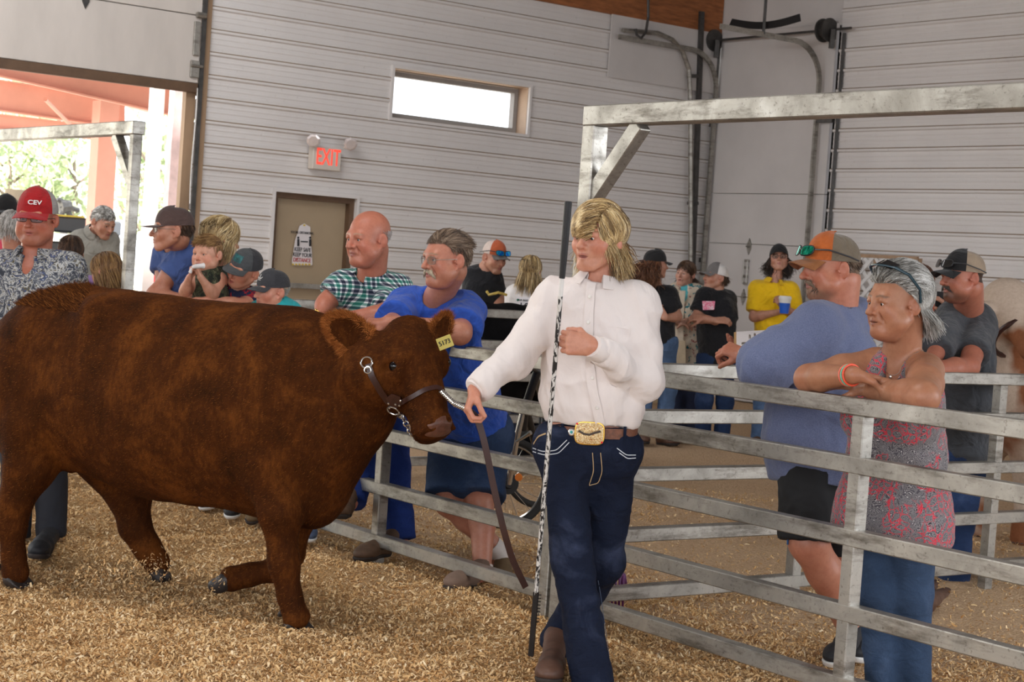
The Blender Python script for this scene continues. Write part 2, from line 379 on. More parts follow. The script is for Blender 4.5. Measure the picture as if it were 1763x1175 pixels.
# window
wf = MB(); frame_around(wf, wn0 + 0.02, wn1 - 0.02, zb + 0.02, zt - 0.02, 0.03, -0.035, 0.01)
win = wf.build('window_1', M_SID); tag(win, kind='structure')
wf = MB(); frame_around(wf, wn0 + 0.025, wn1 - 0.025, zb + 0.025, zt - 0.025, 0.012, 0.0, 0.26)
wf.build('window_reveal', mat('pale_wood_lining', srgb(196, 170, 146), 0.6, var=0.15, sc=3), win)
wf = MB(); frame_around(wf, wn0 + 0.085, wn1 - 0.085, zb + 0.085, zt - 0.085, 0.05, 0.16, 0.24)
wf.build('window_frame', mat('grey_window_frame', srgb(150, 146, 142), 0.5, var=0.06), win)
def glass_mat(name='window_glass', tint=(1, 1, 1)):
    m, nt, b = nodes(name); nt.nodes.remove(b); out = nt.nodes['Material Output']
    t = N(nt, 'BsdfTransparent'); g = N(nt, 'BsdfGlossy'); g.inputs['Roughness'].default_value = 0.05; x = N(nt, 'MixShader'); x.inputs[0].default_value = 0.06
    t.inputs[0].default_value = (*tint, 1); lk(nt, t.outputs[0], x.inputs[1]); lk(nt, g.outputs[0], x.inputs[2]); lk(nt, x.outputs[0], out.inputs[0]); return m
M_GLASS = glass_mat()
wg = MB(); wg.box(UL * (wn0 + wn1) / 2 + UF * (DL + 0.2) + np.array([0, 0, (zb + zt) / 2]), ((wn1 - wn0) / 2 - 0.08, 0.004, (zt - zb) / 2 - 0.08), R3)
wg.build('window_pane', M_GLASS, win)
# open vehicle door in the left wall, its lower panels hanging at the top of the opening
W0 = wl(0, 90)[0] - 2.6
oz = wl(320, 143)[1]
seam = wl(330, 27)[1] - oz
od = empty('door_2', UL * wjamb + UF * DL); tag(od, kind='structure')
for k in range(4):
    pn = MB(); za = oz + k * seam; pn.box(UL * (W0 + wjamb) / 2 + UF * (DL - 0.06) + np.array([0, 0, za + seam / 2]), ((wjamb - W0) / 2 - 0.02, 0.022, seam / 2 - 0.004), R3, 0.004)
    pn.build('door_panel', M_DOORD, od)
bkp = MB(); bkp.box(UL * (W0 + wjamb) / 2 + UF * (DL - 0.02) + np.array([0, 0, oz + 2 * seam]), ((wjamb - W0) / 2 - 0.02, 0.006, 2 * seam), R3); bkp.build('door_backing', M_DARKSTEEL, od)  # dark plate added to stop daylight showing through the panel gaps
ws = MB(); ws.box(UL * (W0 + wjamb) / 2 + UF * (DL - 0.06) + np.array([0, 0, oz - 0.045]), ((wjamb - W0) / 2 - 0.02, 0.03, 0.045), R3, 0.006)
ws.build('weather_seal', M_BROWN, od)
def hinge(P, n, up, right, parent, s=1.0, m=None):
    h = MB(); R = np.array([right, n, up])
    h.box(P, (0.035 * s, 0.006, 0.03 * s), R, 0.002)
    for sg in (1, -1):
        a = P + up * sg * 0.03 * s
        h.add([a + right * 0.035 * s + n * 0.006, a - right * 0.035 * s + n * 0.006, a + up * sg * 0.07 * s + n * 0.006, a + right * 0.035 * s - n * 0.006, a - right * 0.035 * s - n * 0.006, a + up * sg * 0.07 * s - n * 0.006], [(0, 1, 2), (3, 4, 5), (0, 1, 4, 3), (1, 2, 5, 4), (2, 0, 3, 5)])
    h.tube([P - right * 0.04 * s + n * 0.012, P + right * 0.04 * s + n * 0.012], 0.009, 8)
    return h.build('hinge', m or M_DARKSTEEL, parent)
Z3 = np.array([0, 0, 1.0])
hinge(UL * wl(141, 4)[0] + UF * (DL - 0.09) + Z3 * (oz + seam), NL, Z3, UL, od)
bk = MB(); wq = wl(329, 115)[0]
bk.box(UL * (wjamb - 0.07) + UF * (DL - 0.1) + Z3 * (oz + 0.13), (0.045, 0.012, 0.08), R3, 0.004)
bk.box(UL * (wjamb - 0.07) + UF * (DL - 0.1) + Z3 * (oz + 0.42), (0.03, 0.012, 0.16), R3, 0.004)
bk.tube([UL * (wjamb - 0.12) + UF * (DL - 0.12) + Z3 * (oz + 0.16), UL * (wjamb + 0.0) + UF * (DL - 0.12) + Z3 * (oz + 0.16)], 0.015, 8)
bk.tube([UL * (wjamb - 0.09) + UF * (DL - 0.12) + Z3 * (oz + seam), UL * (wjamb + 0.0) + UF * (DL - 0.12) + Z3 * (oz + seam)], 0.03, 8)
bk.build('roller_bracket', M_GALV, od)
def rail_track(parent, pts, m=M_DARKSTEEL, w=0.05):
    t = MB(); pts = np.asarray(pts)
    for a, b in zip(pts[:-1], pts[1:]): t.bar(a, b + (b - a) / np.linalg.norm(b - a) * 0.004, w, 0.022, up=NL)
    return t.build('track', m, parent)
rail_track(od, [UL * (wjamb + 0.015) + UF * (DL - 0.07) + Z3 * 0.0, UL * (wjamb + 0.015) + UF * (DL - 0.07) + Z3 * 5.2], M_DARKSTEEL, 0.04)
jb2 = MB(); jb2.box(UL * (wjamb - 0.05) + UF * (DL + 0.02) + Z3 * oz / 2, (0.05, 0.03, oz / 2), R3); jb2.box(UL * (wjamb + 0.07) + UF * (DL - 0.03) + Z3 * 2.2, (0.035, 0.01, 2.2), R3)
jb2.box(UL * (wjamb - 0.005) + UF * (DL + 0.14) + Z3 * 2.6, (0.01, 0.1, 2.6), R3)
jj = jb2.build('door_jamb', mat('tan_wood_jamb', srgb(160, 132, 104), 0.7, var=0.2, sc=4, stretch=(1, 1, 0.3)), od)
rp = MB(); rp.tube([UL * (wjamb - 0.03) + UF * (DL - 0.09) + Z3 * z + UL * 0.008 * math.sin(z * 5) for z in np.linspace(1.9, 3.0, 14)], 0.006, 6)
rp.build('pull_rope', M_WHITE, od)
# closed vehicle door on the right wall beside the corner
cdr = empty('door_3', SR(1.0, 0)); tag(cdr, kind='structure')
RR = np.array([-UF, UL, (0, 0, 1)])
zz0 = wr(1270, 690)[1]
seams = [zz0, wr(1285, 600)[1], wr(1285, 512)[1], wr(1293, 421)[1], wr(1300, 334)[1], wr(1300, 334)[1] + 1.06, 4.42]
for a, b in zip(seams[:-1], seams[1:]):
    p = MB(); p.box(SR((s_od0 + s_od1) / 2, (a + b) / 2, 0.0), ((s_od1 - s_od0) / 2 - 0.05, 0.025, (b - a) / 2 - 0.003), RR, 0.004); p.build('door_panel', M_DOORW, cdr)
for (px, py) in ((1293, 425), (1283, 512)):
    s_, z_ = wr(px, py); hinge(SR(s_, z_, 0.03), NR, Z3, -UF, cdr, 0.95, M_GALV)
s_, z_ = wr(1289, 469); hd = MB()
for dx in (-0.03, 0.03): hd.bar(SR(s_ + dx, z_ - 0.13, 0.06), SR(s_ + dx, z_ + 0.13, 0.06), 0.012, 0.012)
for z__ in (-0.13, -0.05, 0.05, 0.13): hd.bar(SR(s_ - 0.035, z_ + z__, 0.045), SR(s_ + 0.035, z_ + z__, 0.045), 0.012, 0.03)
hd.build('door_handle', M_GALV, cdr)
for sx in (0.12, s_od1 - 0.18):
    zc, zr = 3.75, 0.42
    pts = [SR(sx, z, 0.10) for z in (0.3, zc)] + [SR(sx, zc + zr * math.sin(t), 0.10 + zr * (1 - math.cos(t))) for t in np.linspace(0.15, math.pi / 2, 9)] + [SR(sx, zc + zr, 0.10 + zr + 1.1)]
    t = MB()
    for a, b in zip(pts[:-1], pts[1:]): t.bar(a, b + (b - a) / np.linalg.norm(b - a) * 0.006, 0.055, 0.03, up=UF)
    t.build('track', M_GALV, cdr)
    g = MB()
    for z in (1.75, 3.35): g.bar(SR(sx, z, 0.09), SR(sx + (0.20 if sx > 1 else -0.10), z, 0.05), 0.05, 0.05)
    g.bar(SR(sx + (0.24 if sx > 1 else -0.09), 0.3, 0.02), SR(sx + (0.24 if sx > 1 else -0.09), 4.3, 0.02), 0.05, 0.03)
    g.build('track_bracket', M_DARKSTEEL, cdr)
    w = MB(); zc2 = 4.33
    c = SR(sx + (0.16 if sx > 1 else -0.02), zc2, 0.12)
    w.lathe(c - UF * -0.05, -UF, [(0.03, -0.12), (0.13, -0.1), (0.13, -0.085), (0.095, -0.08), (0.11, -0.02), (0.13, 0.0), (0.13, 0.015), (0.04, 0.02)], 20)
    w.bar(c + Z3 * -0.2, c, 0.09, 0.05); w.build('cable_drum', M_DARKSTEEL, cdr)
sh = MB(); sh.tube([SR(-0.02, 4.33, 0.12), SR(s_od1 + 0.25, 4.33, 0.12)], 0.014, 8); sh.build('torsion_shaft', M_DARKSTEEL, cdr)
bkp = MB(); bkp.box(SR(s_od1 / 2 + 0.1, 2.35, -0.10), (s_od1 / 2 + 0.2, 0.01, 2.4), RR); bkp.build('door_backing', M_DARKSTEEL, cdr)  # plate added behind the closed door to block light at its gaps
hs = MB(); 
for (s1, s2, z1, z2) in ((0.75, 0.75, 4.6, 5.3),):
    hs.bar(SR(s_od1 - 0.18, 4.17, 1.0), SR(s_od1 - 0.18, 5.3, 1.0), 0.03, 0.03)
hs.build('track_hanger', M_DARKSTEEL, cdr)
# a curled rubber seal strip lying over the tracks
a, b = at(1258, 38, 18.9), at(1378, 30, 18.6)
sm = MB(); pts = [a + (b - a) * t + Z3 * (-0.06 * math.sin(math.pi * t)) for t in np.linspace(0, 1, 12)]
sm.ribbon(pts, np.array([0, -0.9, 0.45]), 0.09, 0.012); tag(sm.build('rubber_strip', mat('black_rubber', srgb(34, 31, 30), 0.6)), 'black curled rubber strip hung across the overhead door track in the corner', 'rubber strip')
# bent door track with hanger on the left wall, by the corner
lt = empty('door_track', UL * (WC - 0.12) + UF * (DL - 0.1)); tag(lt, 'galvanized curved overhead door track on the siding left of the corner', 'door track')
pw = lambda px, py, o=0.12: onplane(px, py, UF, DL - o)
pts = [pw(1189, 470), pw(1189, 180), pw(1186, 120), pw(1175, 88), pw(1157, 68), pw(1133, 57), pw(1072, 52)]
t = MB(); 
for q in range(1): t.tube(np.array([pts[0] * (1 - i) + pts[1] * i for i in (0, 0.5, 0.999)] + pts[1:]), 0.028, 6)
t.build('track', M_GALV, lt)
t = MB(); t.tube([pw(1116, -20, 0.16), pw(1116, 30, 0.16), pw(1112, 55, 0.18), pw(1104, 66, 0.2), pw(1096, 60, 0.18), pw(1095, 50, 0.16)], 0.016, 8); t.build('hanger_hook', M_DARKSTEEL, lt)
t = MB(); t.bar(pw(1208, 20, 0.06), pw(1192, 470, 0.06), 0.06, 0.04, up=NL); t.bar(pw(1186, 131, 0.1), pw(1206, 131, 0.06), 0.05, 0.04); t.bar(pw(1186, 350, 0.1), pw(1200, 350, 0.06), 0.05, 0.04); t.build('track_bracket', M_DARKSTEEL, lt)
# exit sign with two lamp heads
wS0, zS0 = wl(530, 252); wS1, _ = wl(578, 257); _, zS1 = wl(530, 291)
es = empty('exit_sign', UL * wS0 + UF * DL + Z3 * zS1); tag(es, 'white box EXIT sign with red letters and two lamp heads above the brown door', 'exit sign')
M_SIGN = mat('cream_plastic', srgb(214, 204, 192), 0.5, var=0.03)
e1 = MB(); e1.box(UL * (wS0 + wS1) / 2 + UF * (DL - 0.07) + Z3 * (zS0 + zS1) / 2, ((wS1 - wS0) / 2, 0.05, (zS0 - zS1) / 2), R3, 0.006); e1.build('sign_box', M_SIGN, es)
M_EXIT = emis('red_exit_letters', (1.0, 0.07, 0.04), 0.9)
text('exit_lettering', 'EXIT', UL * ((wS0 + wS1) / 2 + 0.01) + UF * (DL - 0.123) + Z3 * ((zS0 + zS1) / 2 + 0.01), UL, Z3, 0.235, M_EXIT, es, sx=0.58, bold=0.001)
M_LENS = mat('frosted_lamp_lens', srgb(225, 215, 212), 0.2, 0.3, 0.1)
for (px, py) in ((525, 242), (588, 248)):
    w_, z_ = wl(px, py); c = UL * w_ + UF * (DL - 0.17) + Z3 * z_
    l = MB(); dr = np.array([0.15 if px < 550 else 0.35, -0.9, -0.35]); 
    l.lathe(c, dr, [(0.02, -0.07), (0.055, -0.05), (0.068, 0.0), (0.07, 0.02), (0.05, 0.028)], 8); hdp = l.build('lamp_head', M_LENS, es)
    l = MB(); l.tube([c - dr * 0.04, c + UF * 0.06 - Z3 * 0.05 + UL * (0.03 if px < 550 else -0.03)], 0.014, 8); l.build('swivel_arm', M_SIGN, hdp)
# notice on the door
P0 = lambda px, py, o=0.075: onplane(px, py, UF, DL + o)
sg = [P0(516, 389), P0(524, 385), P0(534, 391), P0(538, 455), P0(537, 457), P0(503, 457), P0(503, 448), P0(508, 415)]
n_ = MB(); k = len(sg); n_.add(sg + [p + UF * 0.004 for p in sg], [tuple(range(k)), tuple(range(k, 2 * k))] + [(i, (i + 1) % k, (i + 1) % k + k, i + k) for i in range(k)])
nt_ = n_.build('paper_notice', mat('white_paper', srgb(226, 220, 220), 0.8, var=0.03)); tag(nt_, 'white paper distancing notice curling off the brown door', 'notice')
M_INK = mat('black_ink', srgb(40, 40, 46), 0.8); M_REDINK = mat('red_ink', srgb(190, 60, 60), 0.8)
cx = lambda px, py: P0(px, py, 0.071)
UPT = P0(520, 400) - P0(520, 440)
text('notice_text', 'SOCIAL DISTANCING', cx(520.5, 401), UL, Z3, 0.034, M_INK, nt_, sx=0.8)
text('notice_text', 'KEEP SAFE', cx(521, 430.5), UL, Z3, 0.058, M_INK, nt_, sx=0.72, bold=0.0)
text('notice_text', 'KEEP YOUR', cx(520.5, 439.5), UL, Z3, 0.058, M_INK, nt_, sx=0.72, bold=0.0)
text('notice_text', 'DISTANCE', cx(520, 448.5), UL, Z3, 0.058, M_REDINK, nt_, sx=0.74, bold=0.0)
pg = MB(); 
for px in (513.5, 534): pg.tube([cx(px, 424), cx(px, 412)], 0.012, 8); pg.lathe(cx(px, 409.5), NL, [(0.012, -0.002), (0.012, 0.002)], 10)
pg.bar(cx(518, 416), cx(530, 416.6), 0.004, 0.012); pg.build('pictogram', M_INK, nt_)
M_Y = mat('yellow_stripe', srgb(222, 190, 70), 0.7)
for i in range(7):
    yb = MB(); a = cx(504.5 + i * 5.6, 455.5) if i < 6 else cx(524, 388); yb.box(a, (0.011, 0.002, 0.008), R3); yb.build('border_stripe', M_Y, nt_)
# white lattice panel by the right wall
M_LAT = mat('white_lattice', srgb(224, 222, 220), 0.5, var=0.04)
la0, la1 = 1478, 1625; 
s0_, zt_ = wr(la0, 442); s1_, _ = wr(la1, 450); zt_ = wr(la0, 442)[1]
lp = empty('lattice_panel', SR(s0_, 0.1, 0.4)); tag(lp, 'white diagonal lattice panel with tan top rail before the right wall', 'lattice')
l = MB(); hh = zt_ - 0.1; ww = s1_ - s0_; st = 0.15
for sgn in (1, -1):
    c0 = -hh
    k = -int(hh / st) - 1
    while k * st < ww:
        x0 = k * st; xa, za, xb, zb_ = x0, 0.0, x0 + hh, hh
        if xa < 0: za = -xa; xa = 0
        if xb > ww: zb_ = hh - (xb - ww); xb = ww
        if zb_ > za + 0.02:
            if sgn < 0: xa, xb = ww - xa, ww - xb
            l.bar(SR(s0_ + xa, 0.1 + za, 0.4 + sgn * 0.005), SR(s0_ + xb, 0.1 + zb_, 0.4 + sgn * 0.005), 0.04, 0.008, up=UL)
        k += 1
l.build('lattice_slats', M_LAT, lp)
l = MB(); l.bar(SR(s0_, zt_, 0.4), SR(s1_, zt_, 0.4), 0.03, 0.035); 
for s_ in (s0_, s1_, (s0_ + s1_) / 2): l.bar(SR(s_, 0.05, 0.37), SR(s_, zt_, 0.37), 0.04, 0.03, up=UL)
l.build('lattice_frame', mat('tan_board', srgb(170, 140, 112), 0.7), lp)
# ================================================================== ring fence and gates of square galvanized tube
def boxtube(mbx, a, b, w=0.06, up=(0, 0, 1)): mbx.bar(a, b, w, w, up, 0.004)
FP = lambda s, z, o=0.0: UL * (4.6 + 0.03 + o) + UF * s + Z3 * z
fs = lambda px, py: float(fence_pt(px, py) @ UF)
RZ = [0.12, 0.375, 0.64, 0.895, 1.10]
def fence_section(name, s0, s1, posts, label, group='ring fence panels', zs=RZ, posth=None):
    o = empty(name, FP(s0, 0)); tag(o, label, 'fence', group)
    for z in zs:
        r = MB(); boxtube(r, FP(s0, z), FP(s1, z)); r.build('rail', M_GALV, o)
    for s in posts:
        r = MB(); r.bar(FP(s, 0.0), FP(s, 1.07), 0.056, 0.056, UL, 0.004); r.build('post', M_GALV, o)
    return o
sA = fs(1470, 800); sG = fs(1003, 400); sB = fs(945, 960); sC = fs(648, 840); sD = fs(214, 450)
fence_section('fence_panel', sA - 1.6, sG - 0.06, [sA, sG - 0.09], 'galvanized five rail fence panel the grey haired woman leans on')
fence_section('fence_panel', sB, sD - 0.1, [sB + 0.03, sC, sD - 0.6], 'galvanized five rail fence panel behind the red calf')
fence_section('fence_panel', sD + 0.2, sD + 3.6, [sD + 0.3, sD + 2], 'galvanized fence panel beyond the green ribbon post on the left')
def gate_frame(name, s, sb, zt, label, px_brace):
    o = empty(name, FP(s, 0)); tag(o, label, 'gate frame', 'overhead gate frames')
    pwid = 0.08 if sb < s else 0.062; r = MB(); r.bar(FP(s, 0), FP(s, zt), pwid, pwid, UL, 0.005); r.build('post', M_GALV, o)
    r = MB(); r.bar(FP(s + (0.04 if sb < s else -0.04), zt + 0.04), FP(sb, zt + 0.04), 0.085, 0.085, Z3, 0.005); r.build('top_beam', M_GALV, o)
    d = 0.30 * (1 if sb > s else -1)
    r = MB(); r.bar(FP(s, zt - 0.32), FP(s + d, zt), 0.07, 0.06, UL, 0.004); r.build('corner_brace', M_GALV, o)
    return o
zA = fence_pt(1020, 195)[2]; 
gate_frame('gate_frame', sG, sG - 5.0, zA - 0.05, 'galvanized overhead gate frame rising behind the blond handler', 0)
zB = fence_pt(232, 222)[2]
gate_frame('gate_frame', sD, sD + 4.0, zB - 0.03, 'galvanized overhead gate frame above the man in red cap', 0)
gt = MB(); c = FP(sD, 1.13, -0.05); 
gt.ring(c - Z3 * 0.0, Z3, 0.062, 0.012, 14, 6); gt.ribbon([c + UF * -0.06 + Z3 * 0.01, c + UF * -0.12 - UL * 0.03 + Z3 * 0.02, c + UF * -0.15 - UL * 0.04 - Z3 * 0.03], -UL, 0.05, 0.006)
gt.ribbon([c - UL * 0.05 - Z3 * 0.03 + UF * k * 0.04 for k in (-1.5, 0, 1.5)], -UL, 0.07, 0.006)
tag(gt.build('green_ribbon', mat('green_tape', srgb(30, 190, 50), 0.45, var=0.2)), 'bright green plastic tape tied round the left gate post', 'ribbon')
# second fence, square to the first, running back to the right behind the grey haired woman
o2 = empty('fence_panel', FP(sG, 0)); tag(o2, 'galvanized fence panel running back from the gate post towards the right wall', 'fence', 'ring fence panels')
Q = lambda w, z: FP(sG, z) + UL * w
for z in [0.12, 0.375, 0.64, 0.895, 1.10]:
    r = MB(); boxtube(r, Q(0.06, z), Q(6.5, z)); r.build('rail', M_GALV, o2)
wv = lambda px, py: float(onplane(px, py, UF, sG) @ UL) - 4.63
for w in (wv(1372, 900), wv(1712, 800)):
    r = MB(); r.bar(Q(w, 0), Q(w, 1.07), 0.056, 0.056, UF, 0.004); r.build('post', M_GALV, o2)
# third fence further back (seen between the people in the middle)
o3 = empty('fence_panel', np.array([0, 0, 0])); tag(o3, 'far galvanized fence panel behind the man in blue shirt', 'fence', 'ring fence panels')
sF = float(onz(690, 790, 0.14) @ UF)
T = lambda w, z: UL * w + UF * sF + Z3 * z
for z in [0.12, 0.42, 0.72, 0.95, 1.17]:
    r = MB(); r.bar(T(4.9, z), T(8.1, z), 0.06, 0.06, Z3, 0.004); r.build('rail', M_GALV, o3)
for w in (5.0, 8.0):
    r = MB(); r.bar(T(w, 0), T(w, 1.17), 0.056, 0.056, UF, 0.004); r.build('post', M_GALV, o3)
# ================================================================== ground
def vnoise(P, seed=0, freq=1.0, octv=3, gain=0.5):
    """value noise on Nx2 or Nx3 points"""
    P = np.asarray(P, float) * freq; out = np.zeros(len(P)); a = 1.0
    for o in range(octv):
        I = np.floor(P).astype(np.int64); f = P - I; f = f * f * (3 - 2 * f); D = P.shape[1]; acc = np.zeros(len(P))
        for c in range(1 << D):
            w = np.ones(len(P)); h = np.full(len(P), 1013 * (seed + o * 7 + 1), np.int64)
            for k in range(D):
                b = (c >> k) & 1; w = w * (f[:, k] if b else 1 - f[:, k]); h = (h * 1000003) ^ ((I[:, k] + b) * (374761393 + 668265263 * k))
            h = (h ^ (h >> 13)) * 1274126177; h = (h ^ (h >> 16)) & 0xFFFFFF
            acc += w * (h / float(0xFFFFFF) * 2 - 1)
        out += a * acc; a *= gain; P = P * 2.03
    return out
def ring_mask(X, Y):      # 1 inside the show ring (deep clean shavings), 0 beyond the fence (dirt)
    d = X * UL[0] + Y * UL[1]
    return np.clip((5.3 - d) / 1.2, 0, 1)
def ground_z(X, Y):
    P = np.stack([X, Y], 1); m = ring_mask(X, Y)
    z = 0.018 * vnoise(P, 3, 1.7, 3) + 0.012 * vnoise(P, 5, 6, 3) * (0.5 + m)
    d = P @ UL[:2]; f = P @ UF[:2]
    ridge = np.exp(-((d - 4.35) / 0.33) ** 2) * (0.035 + 0.03 * vnoise(P, 9, 2.2, 2)) * (f > 1.0)
    ridge2 = np.exp(-((d - 5.25) / 0.45) ** 2) * (0.02 + 0.045 * vnoise(P, 14, 2.6, 3)) * (f > 0.8)
    berm = 0.16 * np.clip((d - (DR - 1.1)) / 1.0, 0, 1) ** 2
    return z + ridge + ridge2 + berm - 0.005
def floor_mat():
    m, nt, b = nodes('shavings_and_dirt'); setin(b, rough=0.95, spec=0.1)
    at_ = N(nt, 'Attribute'); at_.attribute_name = 'ring'
    v = coords(nt)
    n1 = noise(nt, 55, 6, 0.75, v, 0.8); n2 = noise(nt, 3, 5, 0.6, v); vo = N(nt, 'TexVoronoi'); vo.inputs['Scale'].default_value = 70; lk(nt, v, vo.inputs['Vector'])
    sh = ramp(nt, [(0.25, srgb(146, 106, 66)), (0.5, srgb(206, 166, 116)), (0.75, srgb(238, 208, 164))], n1.outputs[0])
    di = ramp(nt, [(0.25, srgb(156, 124, 96)), (0.5, srgb(216, 182, 146)), (0.8, srgb(238, 212, 176))], n1.outputs[0])
    mx = N(nt, 'MixRGB'); 
    ad = N(nt, 'Math', operation='ADD'); lk(nt, at_.outputs['Fac'], ad.inputs[0]); sb = N(nt, 'Math', operation='SUBTRACT'); lk(nt, n2.outputs[0], sb.inputs[0]); sb.inputs[1].default_value = 0.5; lk(nt, sb.outputs[0], ad.inputs[1]); ad.use_clamp = True
    lk(nt, ad.outputs[0], mx.inputs[0]); lk(nt, di.outputs[0], mx.inputs[1]); lk(nt, sh.outputs[0], mx.inputs[2]); lk(nt, mx.outputs[0], b.inputs['Base Color'])
    cmb = N(nt, 'Math', operation='ADD'); lk(nt, n1.outputs[0], cmb.inputs[0]); lk(nt, vo.outputs['Distance'], cmb.inputs[1])
    bump(nt, b, cmb.outputs[0], 0.8, 0.02)
    return m
def grid_floor():
    us = np.concatenate([np.arange(-6.5, 7.0, 0.045), np.arange(7.0, DR + 0.3, 0.12)]); fs_ = np.concatenate([np.arange(0.6, 11.0, 0.045), np.arange(11.0, DL + 0.25, 0.15)])
    A, B = np.meshgrid(us, fs_, indexing='ij'); X = A * UL[0] + B * UF[0]; Y = A * UL[1] + B * UF[1]
    Z = ground_z(X.ravel(), Y.ravel()); V = np.stack([X.ravel(), Y.ravel(), Z], 1)
    n, m_ = A.shape; I = np.arange(n * m_).reshape(n, m_)
    Qd = np.stack([I[:-1, :-1].ravel(), I[1:, :-1].ravel(), I[1:, 1:].ravel(), I[:-1, 1:].ravel()], 1)
    o = mesh_obj('floor', V, Qd, floor_mat(), smooth=True); tag(o, kind='structure')
    a = o.data.attributes.new('ring', 'FLOAT', 'POINT'); a.data.foreach_set('value', ring_mask(V[:, 0], V[:, 1]).astype(np.float32))
grid_floor()
def flakes(name, n, region, size, cols, mask=None, zfun=ground_z, lift=0.004, seed=1, tilt=0.5):
    r = np.random.default_rng(seed); X, Y = region(r, n)
    if mask is not None:
        k = r.random(len(X)) < mask(X, Y); X, Y = X[k], Y[k]
    n = len(X); Z = zfun(X, Y) + lift * r.random(n) * 3
    th = r.random(n) * 2 * np.pi; L = size * (0.5 + r.random(n) ** 2 * 1.6); Wd = L * (0.16 + 0.3 * r.random(n)); curl = L * r.normal(0, 0.22, n)
    t1 = r.normal(0, tilt, n); t2 = r.normal(0, tilt, n)
    ux = np.stack([np.cos(th), np.sin(th), t1], 1); ux /= np.linalg.norm(ux, axis=1)[:, None]
    vx = np.stack([-np.sin(th), np.cos(th), t2], 1); vx /= np.linalg.norm(vx, axis=1)[:, None]
    C = np.stack([X, Y, Z], 1); up = np.array([0, 0, 1.0])
    pts = []
    for a in (-1, 0, 1):
        for b_ in (-1, 1):
            pts.append(C + ux * (a * L / 2)[:, None] + vx * (b_ * Wd / 2 * (0.6 if a else 1.0))[:, None] + up * (curl * (0 if a else 1))[:, None])
    V = np.stack(pts, 1).reshape(-1, 3); I = np.arange(n)[:, None] * 6
    Qd = np.concatenate([I + [0, 1, 3, 2], I + [2, 3, 5, 4]], 0)
    m, nt, b = nodes(name + '_material'); setin(b, rough=0.85, spec=0.2)
    a_ = N(nt, 'Attribute'); a_.attribute_name = 'tone'; rp_ = ramp(nt, cols, a_.outputs['Fac']); lk(nt, rp_.outputs[0], b.inputs['Base Color'])
    o = mesh_obj(name, V, Qd, m)
    t = np.repeat(np.clip(r.random(n) * 0.8 + 0.2 * r.random(n), 0, 1), 6).astype(np.float32)
    at_ = o.data.attributes.new('tone', 'FLOAT', 'POINT'); at_.data.foreach_set('value', t)
    return o
def reg_view(r, n, y0=5.6, y1=12.5, x0=-0.34, x1=0.34):
    Y = y0 * (y1 / y0) ** (r.random(n) ** 1.1); X = Y * (x0 + (x1 - x0) * r.random(n)); return X, Y
SHC = [(0.0, srgb(164, 116, 68)), (0.3, srgb(216, 172, 116)), (0.7, srgb(240, 206, 154)), (1.0, srgb(252, 232, 196))]
o = flakes('wood_shavings', 330000, reg_view, 0.0145, SHC, lambda X, Y: 0.10 + 0.90 * ring_mask(X, Y) + 0.5 * np.exp(-((X * UL[0] + Y * UL[1] - 5.3) / 0.7) ** 2) + 0.30 * (vnoise(np.stack([X, Y], 1), 21, 1.3, 2) > 0.1), seed=3)
tag(o, 'pale curled wood shavings spread over the show ring floor', 'wood shavings', kind='stuff')
# ================================================================== smooth surfaces from blended volumes
def nrm(v): v = np.asarray(v, float); return v / (np.linalg.norm(v) + 1e-12)
def C_(a, b, ra, rb, k=0.02): return ('c', np.asarray(a, float), np.asarray(b, float), ra, rb, k)
def K_(a, b, ra, rb, k=0.02): return ('k', np.asarray(a, float), np.asarray(b, float), ra, rb, k)      # flat-ended
def E_(c, rad, R=None, k=0.02): return ('e', np.asarray(c, float), np.asarray(rad, float), np.eye(3) if R is None else np.asarray(R, float), 0, k)
def EX(c, rad, R=None, k=0.01): return ('x', np.asarray(c, float), np.asarray(rad, float), np.eye(3) if R is None else np.asarray(R, float), 0, k)   # carve
def P_(p, n, k=0.004): return ('p', np.asarray(p, float), nrm(n), 0, 0, k)                       # keep the side the normal points away from
def F_(a, b, ra, rb, ax, q, k=0.02): return ('f', np.asarray(a, float), np.asarray(b, float), ra, rb, k, nrm(ax), q)   # limb squashed by q along ax
def infl(shapes, d):
    out = []
    for s in shapes:
        if s[0] in 'ckf': out.append((s[0], s[1], s[2], s[3] + d, s[4] + d) + s[5:])
        elif s[0] == 'e': out.append(('e', s[1], s[2] + d, s[3], 0, s[5]))
    return out
